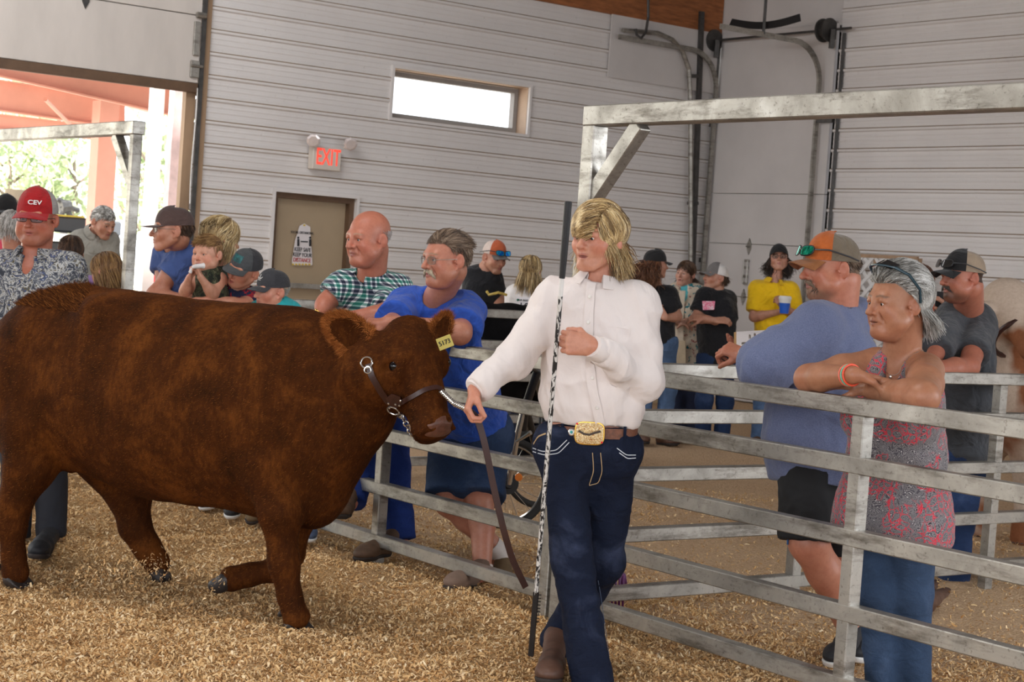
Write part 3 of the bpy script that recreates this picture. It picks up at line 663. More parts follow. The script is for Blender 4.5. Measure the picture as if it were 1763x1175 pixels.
def field(shapes, lo, hi, h):
    n = np.maximum(2, np.ceil((hi - lo) / h).astype(int) + 1)
    ax = [lo[i] + np.arange(n[i]) * h for i in range(3)]
    G = np.full(n, 1.0, np.float32)
    for s in shapes:
        t = s[0]
        if t in 'ckf':
            r = max(s[3], s[4]); pad = r + s[5] + 2 * h; bl = np.minimum(s[1], s[2]) - pad; bh = np.maximum(s[1], s[2]) + pad
        elif t in 'ex': r = s[2].max(); pad = r + s[5] + 2 * h; bl = s[1] - pad; bh = s[1] + pad
        else: bl, bh = lo, hi
        i0 = np.clip(np.floor((bl - lo) / h).astype(int), 0, n); i1 = np.clip(np.ceil((bh - lo) / h).astype(int) + 1, 0, n)
        if (i1 <= i0).any(): continue
        sl = tuple(slice(a, b) for a, b in zip(i0, i1))
        X = (ax[0][sl[0]])[:, None, None]; Y = (ax[1][sl[1]])[None, :, None]; Z = (ax[2][sl[2]])[None, None, :]
        if t in 'ck':
            a = s[1]; ba = s[2] - s[1]; L2 = ba @ ba + 1e-12
            px, py, pz = X - a[0], Y - a[1], Z - a[2]
            tt = (px * ba[0] + py * ba[1] + pz * ba[2]) / L2; tc = np.clip(tt, 0, 1)
            d = np.sqrt((px - tc * ba[0]) ** 2 + (py - tc * ba[1]) ** 2 + (pz - tc * ba[2]) ** 2) - (s[3] + tc * (s[4] - s[3]))
            if t == 'k': d = np.maximum(d, (tt - 1) * math.sqrt(L2))
        elif t == 'f':
            a = s[1]; ba = s[2] - s[1]; L2 = ba @ ba + 1e-12; n_ = s[6]; q = s[7]
            px, py, pz = X - a[0], Y - a[1], Z - a[2]
            tc = np.clip((px * ba[0] + py * ba[1] + pz * ba[2]) / L2, 0, 1)
            dx, dy, dz = px - tc * ba[0], py - tc * ba[1], pz - tc * ba[2]; m = dx * n_[0] + dy * n_[1] + dz * n_[2]
            d = np.sqrt(np.maximum(dx * dx + dy * dy + dz * dz + (1 / q ** 2 - 1) * m * m, 0)) - (s[3] + tc * (s[4] - s[3])); d = d * q ** 0.5
        elif t in 'ex':
            c = s[1]; R = s[3]; rad = s[2]; px, py, pz = X - c[0], Y - c[1], Z - c[2]
            q = [(R[i][0] * px + R[i][1] * py + R[i][2] * pz) / rad[i] for i in range(3)]
            k0 = np.sqrt(q[0] ** 2 + q[1] ** 2 + q[2] ** 2); k1 = np.sqrt((q[0] / rad[0]) ** 2 + (q[1] / rad[1]) ** 2 + (q[2] / rad[2]) ** 2) + 1e-9
            d = k0 * (k0 - 1) / k1
        elif t == 'p': d = (X - s[1][0]) * s[2][0] + (Y - s[1][1]) * s[2][1] + (Z - s[1][2]) * s[2][2]
        g = G[sl]; k = s[5]
        if t == 'x': d = -d
        if t in 'xp': hh = np.maximum(k - np.abs(g - d), 0) / k; G[sl] = np.maximum(g, d) + hh * hh * k / 4
        else: hh = np.maximum(k - np.abs(g - d), 0) / k; G[sl] = np.minimum(g, d) - hh * hh * k / 4
    G[0] = G[-1] = 1; G[:, 0] = G[:, -1] = 1; G[:, :, 0] = G[:, :, -1] = 1
    return G, ax
def nets(G, lo, h):
    S = G < 0; n = np.array(G.shape)
    c = [S[i:n[0] - 1 + i, j:n[1] - 1 + j, k:n[2] - 1 + k] for i in (0, 1) for j in (0, 1) for k in (0, 1)]
    al = c[0].copy(); an = c[0].copy()
    for q in c[1:]: al &= q; an |= q
    act = an & ~al; I = np.argwhere(act)
    if len(I) == 0: return np.zeros((0, 3)), np.zeros((0, 4), int)
    idx = np.full(act.shape, -1, np.int32); idx[act] = np.arange(len(I))
    vals = {}
    for i in (0, 1):
        for j in (0, 1):
            for k in (0, 1): vals[(i, j, k)] = G[I[:, 0] + i, I[:, 1] + j, I[:, 2] + k].astype(np.float64)
    acc = np.zeros((len(I), 3)); cnt = np.zeros(len(I))
    cs = list(vals)
    for a in range(8):
        for b in range(a + 1, 8):
            p, q = np.array(cs[a]), np.array(cs[b])
            if np.abs(p - q).sum() != 1: continue
            va, vb = vals[cs[a]], vals[cs[b]]; m = (va < 0) != (vb < 0); t = np.where(m, va / np.where(m, va - vb, 1), 0)
            acc += (p + (q - p) * t[:, None]) * m[:, None]; cnt += m
    V = lo + (I + acc / cnt[:, None]) * h
    Q = []
    for a in range(3):
        b, c2 = (a + 1) % 3, (a + 2) % 3
        s0 = [slice(1, -1)] * 3; s0[a] = slice(0, -1); s1 = [slice(1, -1)] * 3; s1[a] = slice(1, None)
        A, B = S[tuple(s0)], S[tuple(s1)]; E = np.argwhere(A != B); inside = A[tuple(E.T)]
        E = E + 1; E[:, a] -= 1
        def cell(db, dc):
            J = E.copy(); J[:, b] -= db; J[:, c2] -= dc; return idx[J[:, 0], J[:, 1], J[:, 2]]
        q = np.stack([cell(1, 1), cell(0, 1), cell(0, 0), cell(1, 0)], 1)
        q[~inside] = q[~inside][:, ::-1]; Q.append(q)
    return V, np.concatenate(Q)
def bounds(shapes, pad):
    L, H = [], []
    for s in shapes:
        if s[0] in 'ckf': r = max(s[3], s[4]); L.append(np.minimum(s[1], s[2]) - r); H.append(np.maximum(s[1], s[2]) + r)
        elif s[0] == 'e': L.append(s[1] - s[2].max()); H.append(s[1] + s[2].max())
    return np.min(L, 0) - pad, np.max(H, 0) + pad
def solid(shapes, h, fine=()):
    lo, hi = bounds(shapes, 3 * h); G, _ = field(shapes, lo, hi, h); V, Q = nets(G, lo, h)
    Vs, Qs = [], []
    if len(fine):
        c = V[Q].mean(1); keep = np.ones(len(Q), bool)
        for (a, b, h2) in fine:
            a, b = np.asarray(a), np.asarray(b); keep &= ~((c > a + h * 0.9) & (c < b - h * 0.9)).all(1)
        Q = Q[keep]
    Vs.append(V); Qs.append(Q); base = len(V)
    for (a, b, h2) in fine:
        a, b = np.asarray(a, float), np.asarray(b, float)
        G, _ = field(shapes, a - 3 * h2, b + 3 * h2, h2); V2, Q2 = nets(G, a - 3 * h2, h2)
        if len(Q2) == 0: continue
        c = V2[Q2].mean(1); Q2 = Q2[((c > a) & (c < b)).all(1)]
        Vs.append(V2); Qs.append(Q2 + base); base += len(V2)
    V, Q = np.concatenate(Vs), np.concatenate(Qs)
    u, inv = np.unique(Q, return_inverse=True); return V[u], inv.reshape(Q.shape)
def vnormals(V, Q):
    n = np.cross(V[Q[:, 2]] - V[Q[:, 0]], V[Q[:, 3]] - V[Q[:, 1]]); N_ = np.zeros_like(V)
    for k in range(4): np.add.at(N_, Q[:, k], n)
    return N_ / (np.linalg.norm(N_, axis=1)[:, None] + 1e-12)
def folds(V, Q, amp, freq, stretch=None, seed=0, ridge=True):
    """soft cloth folds pushed along the normal; stretch = (axis, factor) makes them run along axis"""
    N_ = vnormals(V, Q); P = V.copy()
    if stretch is not None:
        a = nrm(stretch[0]); P = P - (P @ a)[:, None] * a * (1 - stretch[1])
    w = vnoise(P, seed + 50, freq * 0.6, 2); P2 = P + 0.35 / freq * np.stack([w, vnoise(P, seed + 60, freq * 0.6, 1), -w], 1)
    n = vnoise(P2, seed, freq, 3)
    if ridge: n = 0.6 - np.abs(n) * 1.3
    return V + N_ * (amp * n)[:, None]
def paint(o, V, base, spots):
    """per-vertex colour, with shade painted at the mouth line: lips, brows, hairline... spots = (centre, radius, colour, strength[, axes])"""
    base = np.array(base, float) * 0.80; Cc = np.tile(base, (len(V), 1))
    for s in spots:
        if callable(s): Cc = s(V, Cc); continue
        c, r, col, st = s[:4]; d = V - np.asarray(c)
        if len(s) > 4: d = d @ np.asarray(s[4]).T
        q = np.sqrt(((d / np.asarray(r)) ** 2).sum(1)); w = np.clip(1.25 - q, 0, 0.5) * 2 * st
        Cc = Cc * (1 - w[:, None]) + np.array(col) * w[:, None]
    a = o.data.color_attributes.new('Col', 'FLOAT_COLOR', 'POINT'); a.data.foreach_set('color', np.concatenate([Cc, np.ones((len(V), 1))], 1).astype(np.float32).ravel())
def skin_mat():
    m, nt, b = nodes('skin'); setin(b, rough=0.42, spec=0.4, sss=0.08); b.inputs['Subsurface Radius'].default_value = (0.02, 0.008, 0.004)
    a = N(nt, 'Attribute'); a.attribute_name = 'Col'; v = coords(nt); n = noise(nt, 45, 5, 0.65, v); n2 = noise(nt, 6, 3, 0.5, v)
    r = ramp(nt, [(0.3, (0.80, 0.72, 0.70)), (0.6, (1, 1, 1))], n.outputs[0]); r2 = ramp(nt, [(0.35, (1.0, 0.86, 0.84)), (0.6, (1, 1, 1))], n2.outputs[0])
    x = N(nt, 'MixRGB', blend_type='MULTIPLY'); x.inputs[0].default_value = 0.7; lk(nt, a.outputs['Color'], x.inputs[1]); lk(nt, r.outputs[0], x.inputs[2])
    y = N(nt, 'MixRGB', blend_type='MULTIPLY'); y.inputs[0].default_value = 0.7; lk(nt, x.outputs[0], y.inputs[1]); lk(nt, r2.outputs[0], y.inputs[2]); lk(nt, y.outputs[0], b.inputs['Base Color'])
    n3 = noise(nt, 260, 3, 0.6, v); bump(nt, b, n3.outputs[0], 0.12, 0.002); return m
M_SKIN = skin_mat()
def hair_mat(name, stops, rough=0.45):
    m, nt, b = nodes(name); setin(b, rough=rough, spec=0.35 if rough < 0.7 else 0.08, sheen=0.1 if rough < 0.7 else 0.0); a = N(nt, 'Attribute'); a.attribute_name = 'tone'
    r = ramp(nt, stops, a.outputs['Fac']); lk(nt, r.outputs[0], b.inputs['Base Color']); return m
def strands(name, paths, r0, r1, m, parent, tones=None, kind=None):
    """paths n x k x 3 -> three-sided tapering locks in one mesh"""
    P = np.asarray(paths, float); n, k, _ = P.shape
    T = np.gradient(P, axis=1); T /= np.linalg.norm(T, axis=2)[..., None] + 1e-9
    ref = np.where(np.abs(T[..., 2:3]) > 0.8, np.array([1.0, 0, 0]), np.array([0, 0, 1.0])); U = np.cross(T, ref); U /= np.linalg.norm(U, axis=2)[..., None] + 1e-9; W_ = np.cross(T, U)
    r0 = np.broadcast_to(np.asarray(r0, float), (n,)); rr = r0[:, None] + (r1 - r0[:, None]) * (np.linspace(0, 1, k)[None, :] ** 1.5)
    V = np.stack([P + rr[..., None] * (U * math.cos(a) + W_ * math.sin(a)) for a in (0, 2.094, 4.189)], 2).reshape(-1, 3)
    base = (np.arange(n) * k * 3)[:, None, None]; i = np.arange(k - 1)[None, :, None] * 3; j = np.arange(3)[None, None, :]
    a = base + i + j; b = base + i + (j + 1) % 3
    Q = np.stack([a, b, b + 3, a + 3], -1).reshape(-1, 4)
    o = mesh_obj(name, V, Q, m, parent, smooth=True)
    t = rng.random(n) if tones is None else tones
    at_ = o.data.attributes.new('tone', 'FLOAT', 'POINT'); at_.data.foreach_set('value', np.repeat(t, k * 3).astype(np.float32))
    if kind: o['kind'] = kind
    return o
# ================================================================== people
class Head:
    """frame of a head: o = point between the eyes' depth centre, r = its right in the picture sense, f = forward, u = up; s = scale (1 = 23 cm tall)"""
    def __init__(s, o, az, pitch=0, roll=0, size=0.235):
        a = math.radians(az); p = math.radians(pitch); f = np.array([-math.sin(a), -math.cos(a), 0]); u = np.array([0, 0, 1.0])
        f2 = f * math.cos(p) - u * math.sin(p); u2 = u * math.cos(p) + f * math.sin(p); l = np.cross(f2, u2)
        q = math.radians(roll); u3 = u2 * math.cos(q) + l * math.sin(q); l3 = np.cross(f2, u3)
        s.o = np.asarray(o, float); s.f, s.u, s.r = f2, u3, l3; s.s = size / 0.235; s.R = np.array([s.r, s.f, s.u])
    def p(s, x, y, z): return s.o + s.s * (s.r * x + s.f * y + s.u * z)
    def pts(s, A): return s.o + s.s * (np.asarray(A, float) @ s.R)
def head_shapes(H, sex='m', jaw=1.0, wid=1.0, child=False, mouth=0.0, fat=0.0, nose=1.0, noear=False, old=0):
    s = H.s; p = lambda x, y, z: H.p(x * wid, y, z); c = lambda a, b, ra, rb, k: C_(p(*a), p(*b), ra * s, rb * s, k * s)
    e = lambda a, r, k: E_(p(*a), np.array(r) * s * [wid, 1, 1], H.R, k * s); x = lambda a, r, k: EX(p(*a), np.array(r) * s, H.R, k * s)
    jz = -0.098 if not child else -0.086
    L = [e((0, -0.014, 0.038), (0.075, 0.096, 0.083), 0.01), e((0, 0.022, 0.0), (0.066, 0.072, 0.075), 0.02), e((0, 0.030, -0.035), (0.058, 0.058, 0.066), 0.03)]
    for q in (-1, 1):
        L += [c((q * 0.058 * jaw, -0.008, -0.048), (q * 0.024 * jaw, 0.066, jz), 0.018, 0.017, 0.028), e((q * 0.042, 0.060, -0.028), (0.022, 0.018, 0.022), 0.024)]
        if fat: L += [e((q * 0.045, 0.030, -0.062), (0.030 + fat, 0.036, 0.034), 0.03)]
    L += [e((0, 0.074, jz + 0.002), (0.021 * jaw, 0.017, 0.017), 0.022)]
    if fat: L += [e((0, 0.030, -0.100), (0.046, 0.040, 0.024 + fat), 0.03)]
    L += [c((-0.036, 0.078, 0.020), (0.036, 0.078, 0.020), 0.012 if sex == 'm' else 0.009, 0.012 if sex == 'm' else 0.009, 0.02)]
    for q in (-1, 1):
        L += [x((q * 0.031, 0.100, 0.000), (0.019, 0.020, 0.0125), 0.014)]
    for q in (-1, 1):   # lids around the eyeball
        L += [c((q * 0.031 - 0.013, 0.0815, 0.0066), (q * 0.031 + 0.013, 0.0815, 0.0066), 0.0050, 0.0050, 0.008), c((q * 0.031 - 0.011, 0.080, -0.0085), (q * 0.031 + 0.011, 0.080, -0.0085), 0.0045, 0.0045, 0.008), c((q * 0.031 - 0.012, 0.080, 0.0085), (q * 0.031, 0.0845, 0.0105), 0.005, 0.005, 0.006), c((q * 0.031, 0.0845, 0.0105), (q * 0.031 + 0.012, 0.080, 0.0085), 0.005, 0.005, 0.006)]
    n = nose
    L += [c((0, 0.086, 0.012), (0, 0.100 + 0.008 * n, -0.020), 0.0075, 0.0095, 0.012), e((0, 0.103 + 0.009 * n, -0.030), (0.0125 * n, 0.012 * n, 0.0100 * n), 0.010)]
    for q in (-1, 1): L += [e((q * 0.0135 * n, 0.094, -0.033), (0.0078, 0.011, 0.0075), 0.006), x((q * 0.0070, 0.102, -0.0420), (0.0035, 0.0045, 0.0035), 0.003)]
    m = mouth
    L += [e((0, 0.082, -0.056), (0.026, 0.015, 0.018), 0.016), e((0, 0.078, -0.083), (0.018, 0.012, 0.010), 0.018)]
    L += [c((-0.024, 0.081, -0.0610), (0, 0.0945, -0.056), 0.0035, 0.0052, 0.005), c((0, 0.0945, -0.056), (0.024, 0.081, -0.0610), 0.0052, 0.0030, 0.005),
          c((-0.018, 0.083, -0.0655 - m), (0, 0.0925, -0.069 - m), 0.0038, 0.006, 0.005), c((0, 0.0925, -0.069 - m), (0.018, 0.083, -0.0655 - m), 0.006, 0.0038, 0.005),
          x((0, 0.094, -0.0625 - m / 2), (0.021, 0.012, 0.0009 + m * 0.6), 0.002)]
    if old:
        for q in (-1, 1): L += [EX(p(q * 0.031, 0.086, -0.048), np.array((0.0022, 0.012, 0.017)) * s, np.array([nrm(H.r + H.u * 0.45 * q), H.f, nrm(H.u - H.r * 0.45 * q)]), 0.008 * s), EX(p(q * 0.033, 0.098, -0.016), np.array((0.014, 0.008, 0.0014)) * s, H.R, 0.005 * s)]
    if not noear:
        for q in (-1, 1):
            Re = np.array([nrm(H.r * 1.0 * q + H.f * 0.55), nrm(H.f - H.r * q * 0.55), H.u])
            L += [E_(p(q * 0.081, -0.016, -0.008), np.array((0.0065, 0.020, 0.032)) * s, Re, 0.004 * s), C_(p(q * 0.072, -0.004, -0.034), p(q * 0.074, 0.0, -0.040), 0.0075 * s, 0.007 * s, 0.006 * s),
                  EX(p(q * 0.0905, -0.008, -0.002), np.array((0.0095, 0.012, 0.021)) * s, Re, 0.002 * s), C_(p(q * 0.078, 0.006, -0.010), p(q * 0.079, 0.004, -0.016), 0.005 * s, 0.004 * s, 0.004 * s)]
    return L
def neck_shapes(H, base, r=0.056, k=0.018):
    s = H.s; return [C_(H.p(0, -0.036, -0.05), base, r * s, r * 1.08 * s, k)]
SKIN = srgb(206, 152, 126)
def face_spots(H, skin, wid=1.0, lip=(0.42, 0.13, 0.11), brow=None, rosy=0.35, beard=None, beardst=0.6, hair=None, hairline=0.055, hairback=-0.036, liprad=1.0, stubble=None):
    s = H.s; r = lambda *a: np.array(a) * s; R = H.R
    sk = np.array(skin) * 0.80; red = sk * [1.02, 0.78, 0.74]
    L = [(H.p(0.045, 0.065, -0.03), r(0.035, 0.03, 0.03), red, rosy, R), (H.p(-0.045, 0.065, -0.03), r(0.035, 0.03, 0.03), red, rosy, R), (H.p(0, 0.10, -0.028), r(0.018, 0.02, 0.02), red, rosy * 1.3, R)]
    for q in (-1, 1): L += [(H.p(q * 0.08, -0.01, -0.01), r(0.02, 0.03, 0.04), red, 0.5, R), (H.p(q * 0.031, 0.085, 0.0), r(0.020, 0.02, 0.012), sk * [0.72, 0.6, 0.58], 0.45, R)]
    if stubble is not None: L += [(H.p(0, 0.05, -0.085), r(0.075, 0.065, 0.04), stubble, 0.35, R)]
    if beard is not None:
        L += [(H.p(0, 0.045, -0.095), r(0.070, 0.062, 0.030), beard, beardst, R), (H.p(0, 0.085, -0.083), r(0.024, 0.03, 0.018), beard, beardst, R), (H.p(0, 0.09, -0.046), r(0.028, 0.02, 0.008), beard, beardst, R)]
    lips = np.array(lip)
    L += [(H.p(0, 0.090, -0.0565), r(0.021, 0.02, 0.0042) * liprad, lips, 0.9, R), (H.p(0, 0.088, -0.068), r(0.017, 0.02, 0.0058) * liprad, lips, 0.9, R), (H.p(0, 0.086, -0.0625), r(0.022, 0.014, 0.0014), (0.10, 0.03, 0.025), 0.9, R)]  # lips, then a painted dark line for the shade between them
    if brow is not None:
        for q in (-1, 1):
            for i in range(4): L += [(H.p(q * (0.017 + i * 0.0095), 0.088 - 0.003 * i, 0.0215 + (0.003, 0.005, 0.0045, 0.0015)[i]), r(0.0075, 0.018, 0.0042), brow, 0.85, R)]
    if hair is not None:
        hc = np.array(hair)
        def f(V, Cc):
            q = (V - H.o) @ R.T / s; x, y, z = q.T
            m = (z > -0.105) & ((z > hairline + 0.9 * np.clip(y - 0.045, -0.1, 0) + 0.0) | (y < -0.01 + np.clip(-z - 0.0, 0, 0.1) * 0.2)) & ~((np.abs(x) > 0.068) & (z < 0.03) & (z > -0.05) & (y > -0.04) & (y < 0.02))
            m &= z > hairback + 0.35 * np.clip(np.abs(x) - 0.03, 0, 1)
            w = m.astype(float)[:, None]; return Cc * (1 - w) + hc * w
        L.append(f)
    return L
def eye_mats():
    if 'eyes' in _mc: return _mc['eyes']
    _mc['eyes'] = (mat('eye_white', srgb(216, 204, 196), 0.15, var=0.03), mat('eye_iris', srgb(58, 62, 62), 0.1, var=0.2), mat('brown_iris', srgb(40, 26, 18), 0.1, var=0.2)); return _mc['eyes']
def eyes(H, body, wid=1.0, down=0.0, side=0.0, iris=1):
    Mw = eye_mats()
    for q in (-1, 1):
        c = H.p(q * 0.031 * wid, 0.0745, -0.0005); m = MB(); d = nrm(H.f + H.u * -down + H.r * side); r = 0.0125 * H.s
        prof = [(r * math.sin(t), -r * math.cos(t)) for t in np.linspace(0.05, math.pi - 0.42, 9)]; m.lathe(c, d, prof, 12); e = m.build('eye', Mw[0], body, True)
        m = MB(); prof = [(r * 1.02 * math.sin(t), r * 1.02 * math.cos(t)) for t in np.linspace(0.50, 0.02, 5)]; m.lathe(c, d, prof, 12); m.build('iris', Mw[iris], e, True)
def hand_shapes(w, d, pn, thumb, curl=0.3, s=1.0, spread=0.0, fc=None, tc=None):
    """w wrist, d direction of the palm, pn palm normal (fingers curl to it), thumb = +1/-1 side along cross(d, pn)"""
    d = nrm(d); pn = nrm(pn - d * (np.asarray(pn) @ d)); sd = np.cross(d, pn); L = []
    w = np.asarray(w, float); ln = (0.040, 0.044, 0.041, 0.033); ks = []
    for i in range(4):
        off = (1.5 - i) * 0.0205 * s * thumb; kn = w + d * (0.085 - 0.004 * abs(i - 1.2)) * s + sd * off; ks.append(kn)
        L.append(F_(w + d * 0.012 * s + sd * off * 0.6, kn, 0.0165 * s, 0.0120 * s, pn, 0.85, 0.014 * s))
    for i in range(4):
        c = curl if fc is None else fc[i]; a = 0; p = ks[i]; dd = nrm(d + sd * thumb * (1.5 - i) * spread)
        for j, l in enumerate((ln[i], ln[i] * 0.66, ln[i] * 0.52)):
            a += c * (0.9, 1.1, 0.8)[j]; v = dd * math.cos(a) + pn * math.sin(a); q = p + v * l * s
            L.append(C_(p, q, (0.0098 - j * 0.0010) * s, (0.0090 - j * 0.0012) * s, 0.004 * s)); p = q
    tc = (0.4 + curl * 0.5) if tc is None else tc
    a0 = w + d * 0.022 * s + sd * thumb * 0.020 * s + pn * 0.006 * s
    v1 = nrm(d * 0.75 + sd * thumb * 0.75 + pn * (0.25 + tc * 0.3)); a1 = a0 + v1 * 0.042 * s
    v2 = nrm(d * 1.0 + sd * thumb * (0.35 - tc * 0.5) + pn * (0.2 + tc * 0.9)); a2 = a1 + v2 * 0.032 * s; a3 = a2 + nrm(v2 + pn * 0.4 * tc) * 0.024 * s
    L += [C_(a0, a1, 0.017 * s, 0.0125 * s, 0.014 * s), C_(a1, a2, 0.0115 * s, 0.0105 * s, 0.004 * s), C_(a2, a3, 0.0105 * s, 0.0088 * s, 0.004 * s)]
    return L
def scalp_hair(H, m, parent, n, comb, length, r=0.0022, lift=0.004, steps=9, region=None, rad=(0.078, 0.099, 0.086), cen=(0, -0.014, 0.038), jit=0.25, seed=0, grav=0.0, curl=0.0, name='hair', lenvar=0.3, wave=0.0, tips=0.0006, hug=None):
    """locks rooted on the scalp and combed along comb(q, t) in head coordinates (x right, y forward, z up)"""
    g = np.random.default_rng(seed + 11); A = g.normal(size=(n * 6, 3)); A /= np.linalg.norm(A, axis=1)[:, None]; cen = np.array(cen); rad = np.array(rad)
    q = cen + A * rad
    if region is None: region = lambda x, y, z: z > 0.03
    q = q[region(q[:, 0], q[:, 1], q[:, 2])][:n]; n = len(q)
    Ln = (length(q) if callable(length) else np.full(n, length)) * (1 + lenvar * (g.random(n) * 2 - 1)); lf = lift * (0.3 + 1.2 * g.random(n)); dirj = g.normal(0, jit, (n, 3)); ph = g.random(n) * 6.28
    P = [q * 1.0]; p = q.copy(); st = (Ln / (steps - 1))[:, None]
    for i in range(1, steps):
        t = i / (steps - 1); d = comb(p, t, q) + dirj + np.array([0, 0, -grav * t])
        e = (p - cen) / rad; nn = e / rad; nn /= np.linalg.norm(nn, axis=1)[:, None]
        if curl: d = d + curl * np.stack([np.cos(ph + t * 9), np.sin(ph + t * 9), np.cos(ph * 2 + t * 7)], 1) * t
        d /= np.linalg.norm(d, axis=1)[:, None] + 1e-9; p = p + d * st
        e = (p - cen) / (rad + (lf * (0.4 + 0.6 * t) + (wave * np.sin(ph + t * 5)))[:, None]); k = np.linalg.norm(e, axis=1); ins = k < 1
        p[ins] = cen + (p[ins] - cen) / k[ins][:, None]
        if hug is not None:
            k = np.linalg.norm((p - cen) / rad, axis=1); o_ = (k > 1 + hug) & (p[:, 2] > -0.03); p[o_] = cen + (p[o_] - cen) * ((1 + hug) / k[o_])[:, None]
        P.append(p.copy())
    W_ = H.pts(np.stack(P, 1).reshape(-1, 3)).reshape(n, steps, 3)
    tn = np.clip(0.5 + 0.55 * vnoise(P[0] * [1, 1, 0.5] + P[-1] * 0.6, seed + 5, 34, 2) + 0.22 * g.normal(size=n), 0, 1)
    return strands(name, W_, r * H.s * (0.6 + 0.8 * g.random(n)), tips, m, parent, tn)
def grid_solid(F, nu, nv, th, nrmf=None):
    """thin curved plate: F(u,v)->point, thickness th along local normal"""
    P = np.array([[F(u, v) for v in np.linspace(0, 1, nv)] for u in np.linspace(0, 1, nu)])
    du = np.gradient(P, axis=0); dv = np.gradient(P, axis=1); n = np.cross(du, dv); n /= np.linalg.norm(n, axis=2)[..., None] + 1e-12
    V = np.concatenate([(P + n * th / 2).reshape(-1, 3), (P - n * th / 2).reshape(-1, 3)]); I = np.arange(nu * nv).reshape(nu, nv); b = nu * nv; Fs = []
    for i in range(nu - 1):
        for j in range(nv - 1):
            a = (I[i, j], I[i + 1, j], I[i + 1, j + 1], I[i, j + 1]); Fs += [a, tuple(x + b for x in a[::-1])]
    for i in range(nu - 1):
        for j in (0, nv - 1): Fs.append((I[i, j], I[i, j] + b, I[i + 1, j] + b, I[i + 1, j]))
    for j in range(nv - 1):
        for i in (0, nu - 1): Fs.append((I[i, j], I[i, j + 1], I[i, j + 1] + b, I[i, j] + b))
    return V.tolist(), Fs
def cap(H, parent, mf, mb_, mv, logo=None, tilt=0.0, brim=0.068, curve=0.016, back=False, height=0.1, flat=1.0, yaw=0.0, wid=1.0, droop=0.25):
    """baseball cap: front panels, mesh back, visor, button; front panel colour mf, back mb_, visor mv"""
    a, b, h = 0.083 * wid, 0.104, height; cz = 0.042; tl = math.radians(tilt); sg = -1 if back else 1
    def loc(x, y, z):
        y *= sg; x *= sg
        z2 = z * math.cos(tl) + y * math.sin(tl); y2 = y * math.cos(tl) - z * math.sin(tl); yr = math.radians(yaw)
        return H.p(x * math.cos(yr) - y2 * math.sin(yr), x * math.sin(yr) + y2 * math.cos(yr) - 0.012, z2 + cz)
    def dome(ph, th):
        pw = 0.80; c_ = math.cos(th) ** pw; s_ = math.sin(th) ** 0.92
        fr = max(0, math.cos(ph)); return loc(a * math.sin(ph) * c_, b * math.cos(ph) * c_, -0.018 + (h + 0.012 * fr) * s_ * flat)
    for (p0, p1, nm, mm) in ((-1.15, 1.15, 'crown_front', mf), (1.15, 2 * math.pi - 1.15, 'crown_back', mb_)):
        m = MB(); m.add(*grid_solid(lambda u, v: dome(p0 + (p1 - p0) * u, 0.0001 + v * (math.pi / 2 - 0.0002)), 22, 12, 0.003)); o = m.build(nm, mm, parent, True)
        if nm == 'crown_front': cf = o
    if mv is not None:
        def vis(u, v):
            ph = (u - 0.5) * 1.9; bx, by = a * math.sin(ph), b * math.cos(ph); ext = brim * v * (math.cos(ph * 1.25) ** 0.45 if abs(ph * 1.25) < 1.55 else 0.0)
            return loc(bx * (1 + 0.10 * v), by + ext, -0.016 - curve * (math.sin(ph) ** 2) * (0.6 + 1.6 * v) - droop * ext)
        m = MB(); m.add(*grid_solid(vis, 18, 8, 0.0035)); m.build('visor', mv, parent, True)
    m = MB(); m.lathe(dome(0, math.pi / 2 - 0.001), H.u, [(0.006 * H.s, -0.003), (0.006 * H.s, 0.000), (0.003 * H.s, 0.0015)], 10); m.build('button', mf, parent, True)
    if logo: logo(lambda x, z, o=0.003: _domepoint(loc, a, b, h, flat, x, z, o, sg, H), cf)
    return cf
def _domepoint(loc, a, b, h, flat, x, z, o, sg, H):
    th = max(0.02, z / h); ph = x / (b * math.cos(th)); c_ = math.cos(th) ** 0.8; s_ = math.sin(th) ** 0.92
    f = lambda A: loc(A * a * math.sin(ph) * c_, A * b * math.cos(ph) * c_, -0.018 + (h + 0.012 * max(0, math.cos(ph))) * s_ * flat * (A if A > 1 else 1))
    return f(1 + o / a)
def glasses(H, parent, mf, ml, w=0.021, h=0.015, r=0.0013, y=0.103, z=0.0, wid=1.0, temple=True, thick_top=0.0, name='glasses', tz=0.0):
    m = MB(); P = lambda x, yy, zz: H.p(x * wid, yy, zz + z)
    for q in (-1, 1):
        pts = []
        for t in np.linspace(0, 2 * math.pi, 25):
            cx_, sx_ = math.cos(t), math.sin(t); x = q * 0.033 + w * np.sign(cx_) * abs(cx_) ** 0.6; zz = h * np.sign(sx_) * abs(sx_) ** 0.6
            pts.append(P(x, y - 2.6 * (x * x) * 1.5 - 0.002, zz))
        m.tube(pts, r * H.s, 6, cap=False)
        if thick_top: m.tube([p for p in pts[1:12]], (r + thick_top) * H.s, 6)
        if temple: m.tube([P(q * (0.033 + w), y - 0.012, 0.004), P(q * 0.074 / max(wid, 0.9), y - 0.03, 0.004 + tz * 0.3), P(q * 0.080, 0.0, 0.004 + tz), P(q * 0.080, -0.02, -0.004 + tz)], r * 1.2 * H.s, 6)
    m.tube([P(-0.033 + w, y - 0.003, 0.003), P(0, y + 0.001, 0.006), P(0.033 - w, y - 0.003, 0.003)], r * 1.1 * H.s, 6)
    g = m.build(name, mf, parent, True)
    if ml is not None:
        for q in (-1, 1):
            l = MB(); l.add(*grid_solid(lambda u, v: (lambda x, zz: P(x, y - 3.9 * x * x - 0.002, zz))(q * 0.033 + w * 0.96 * (2 * u - 1), h * 0.94 * (2 * v - 1) * (1 - 0.25 * (2 * u - 1) ** 4)), 7, 7, 0.0012)); l.build('lens', ml, g, True)
    return g
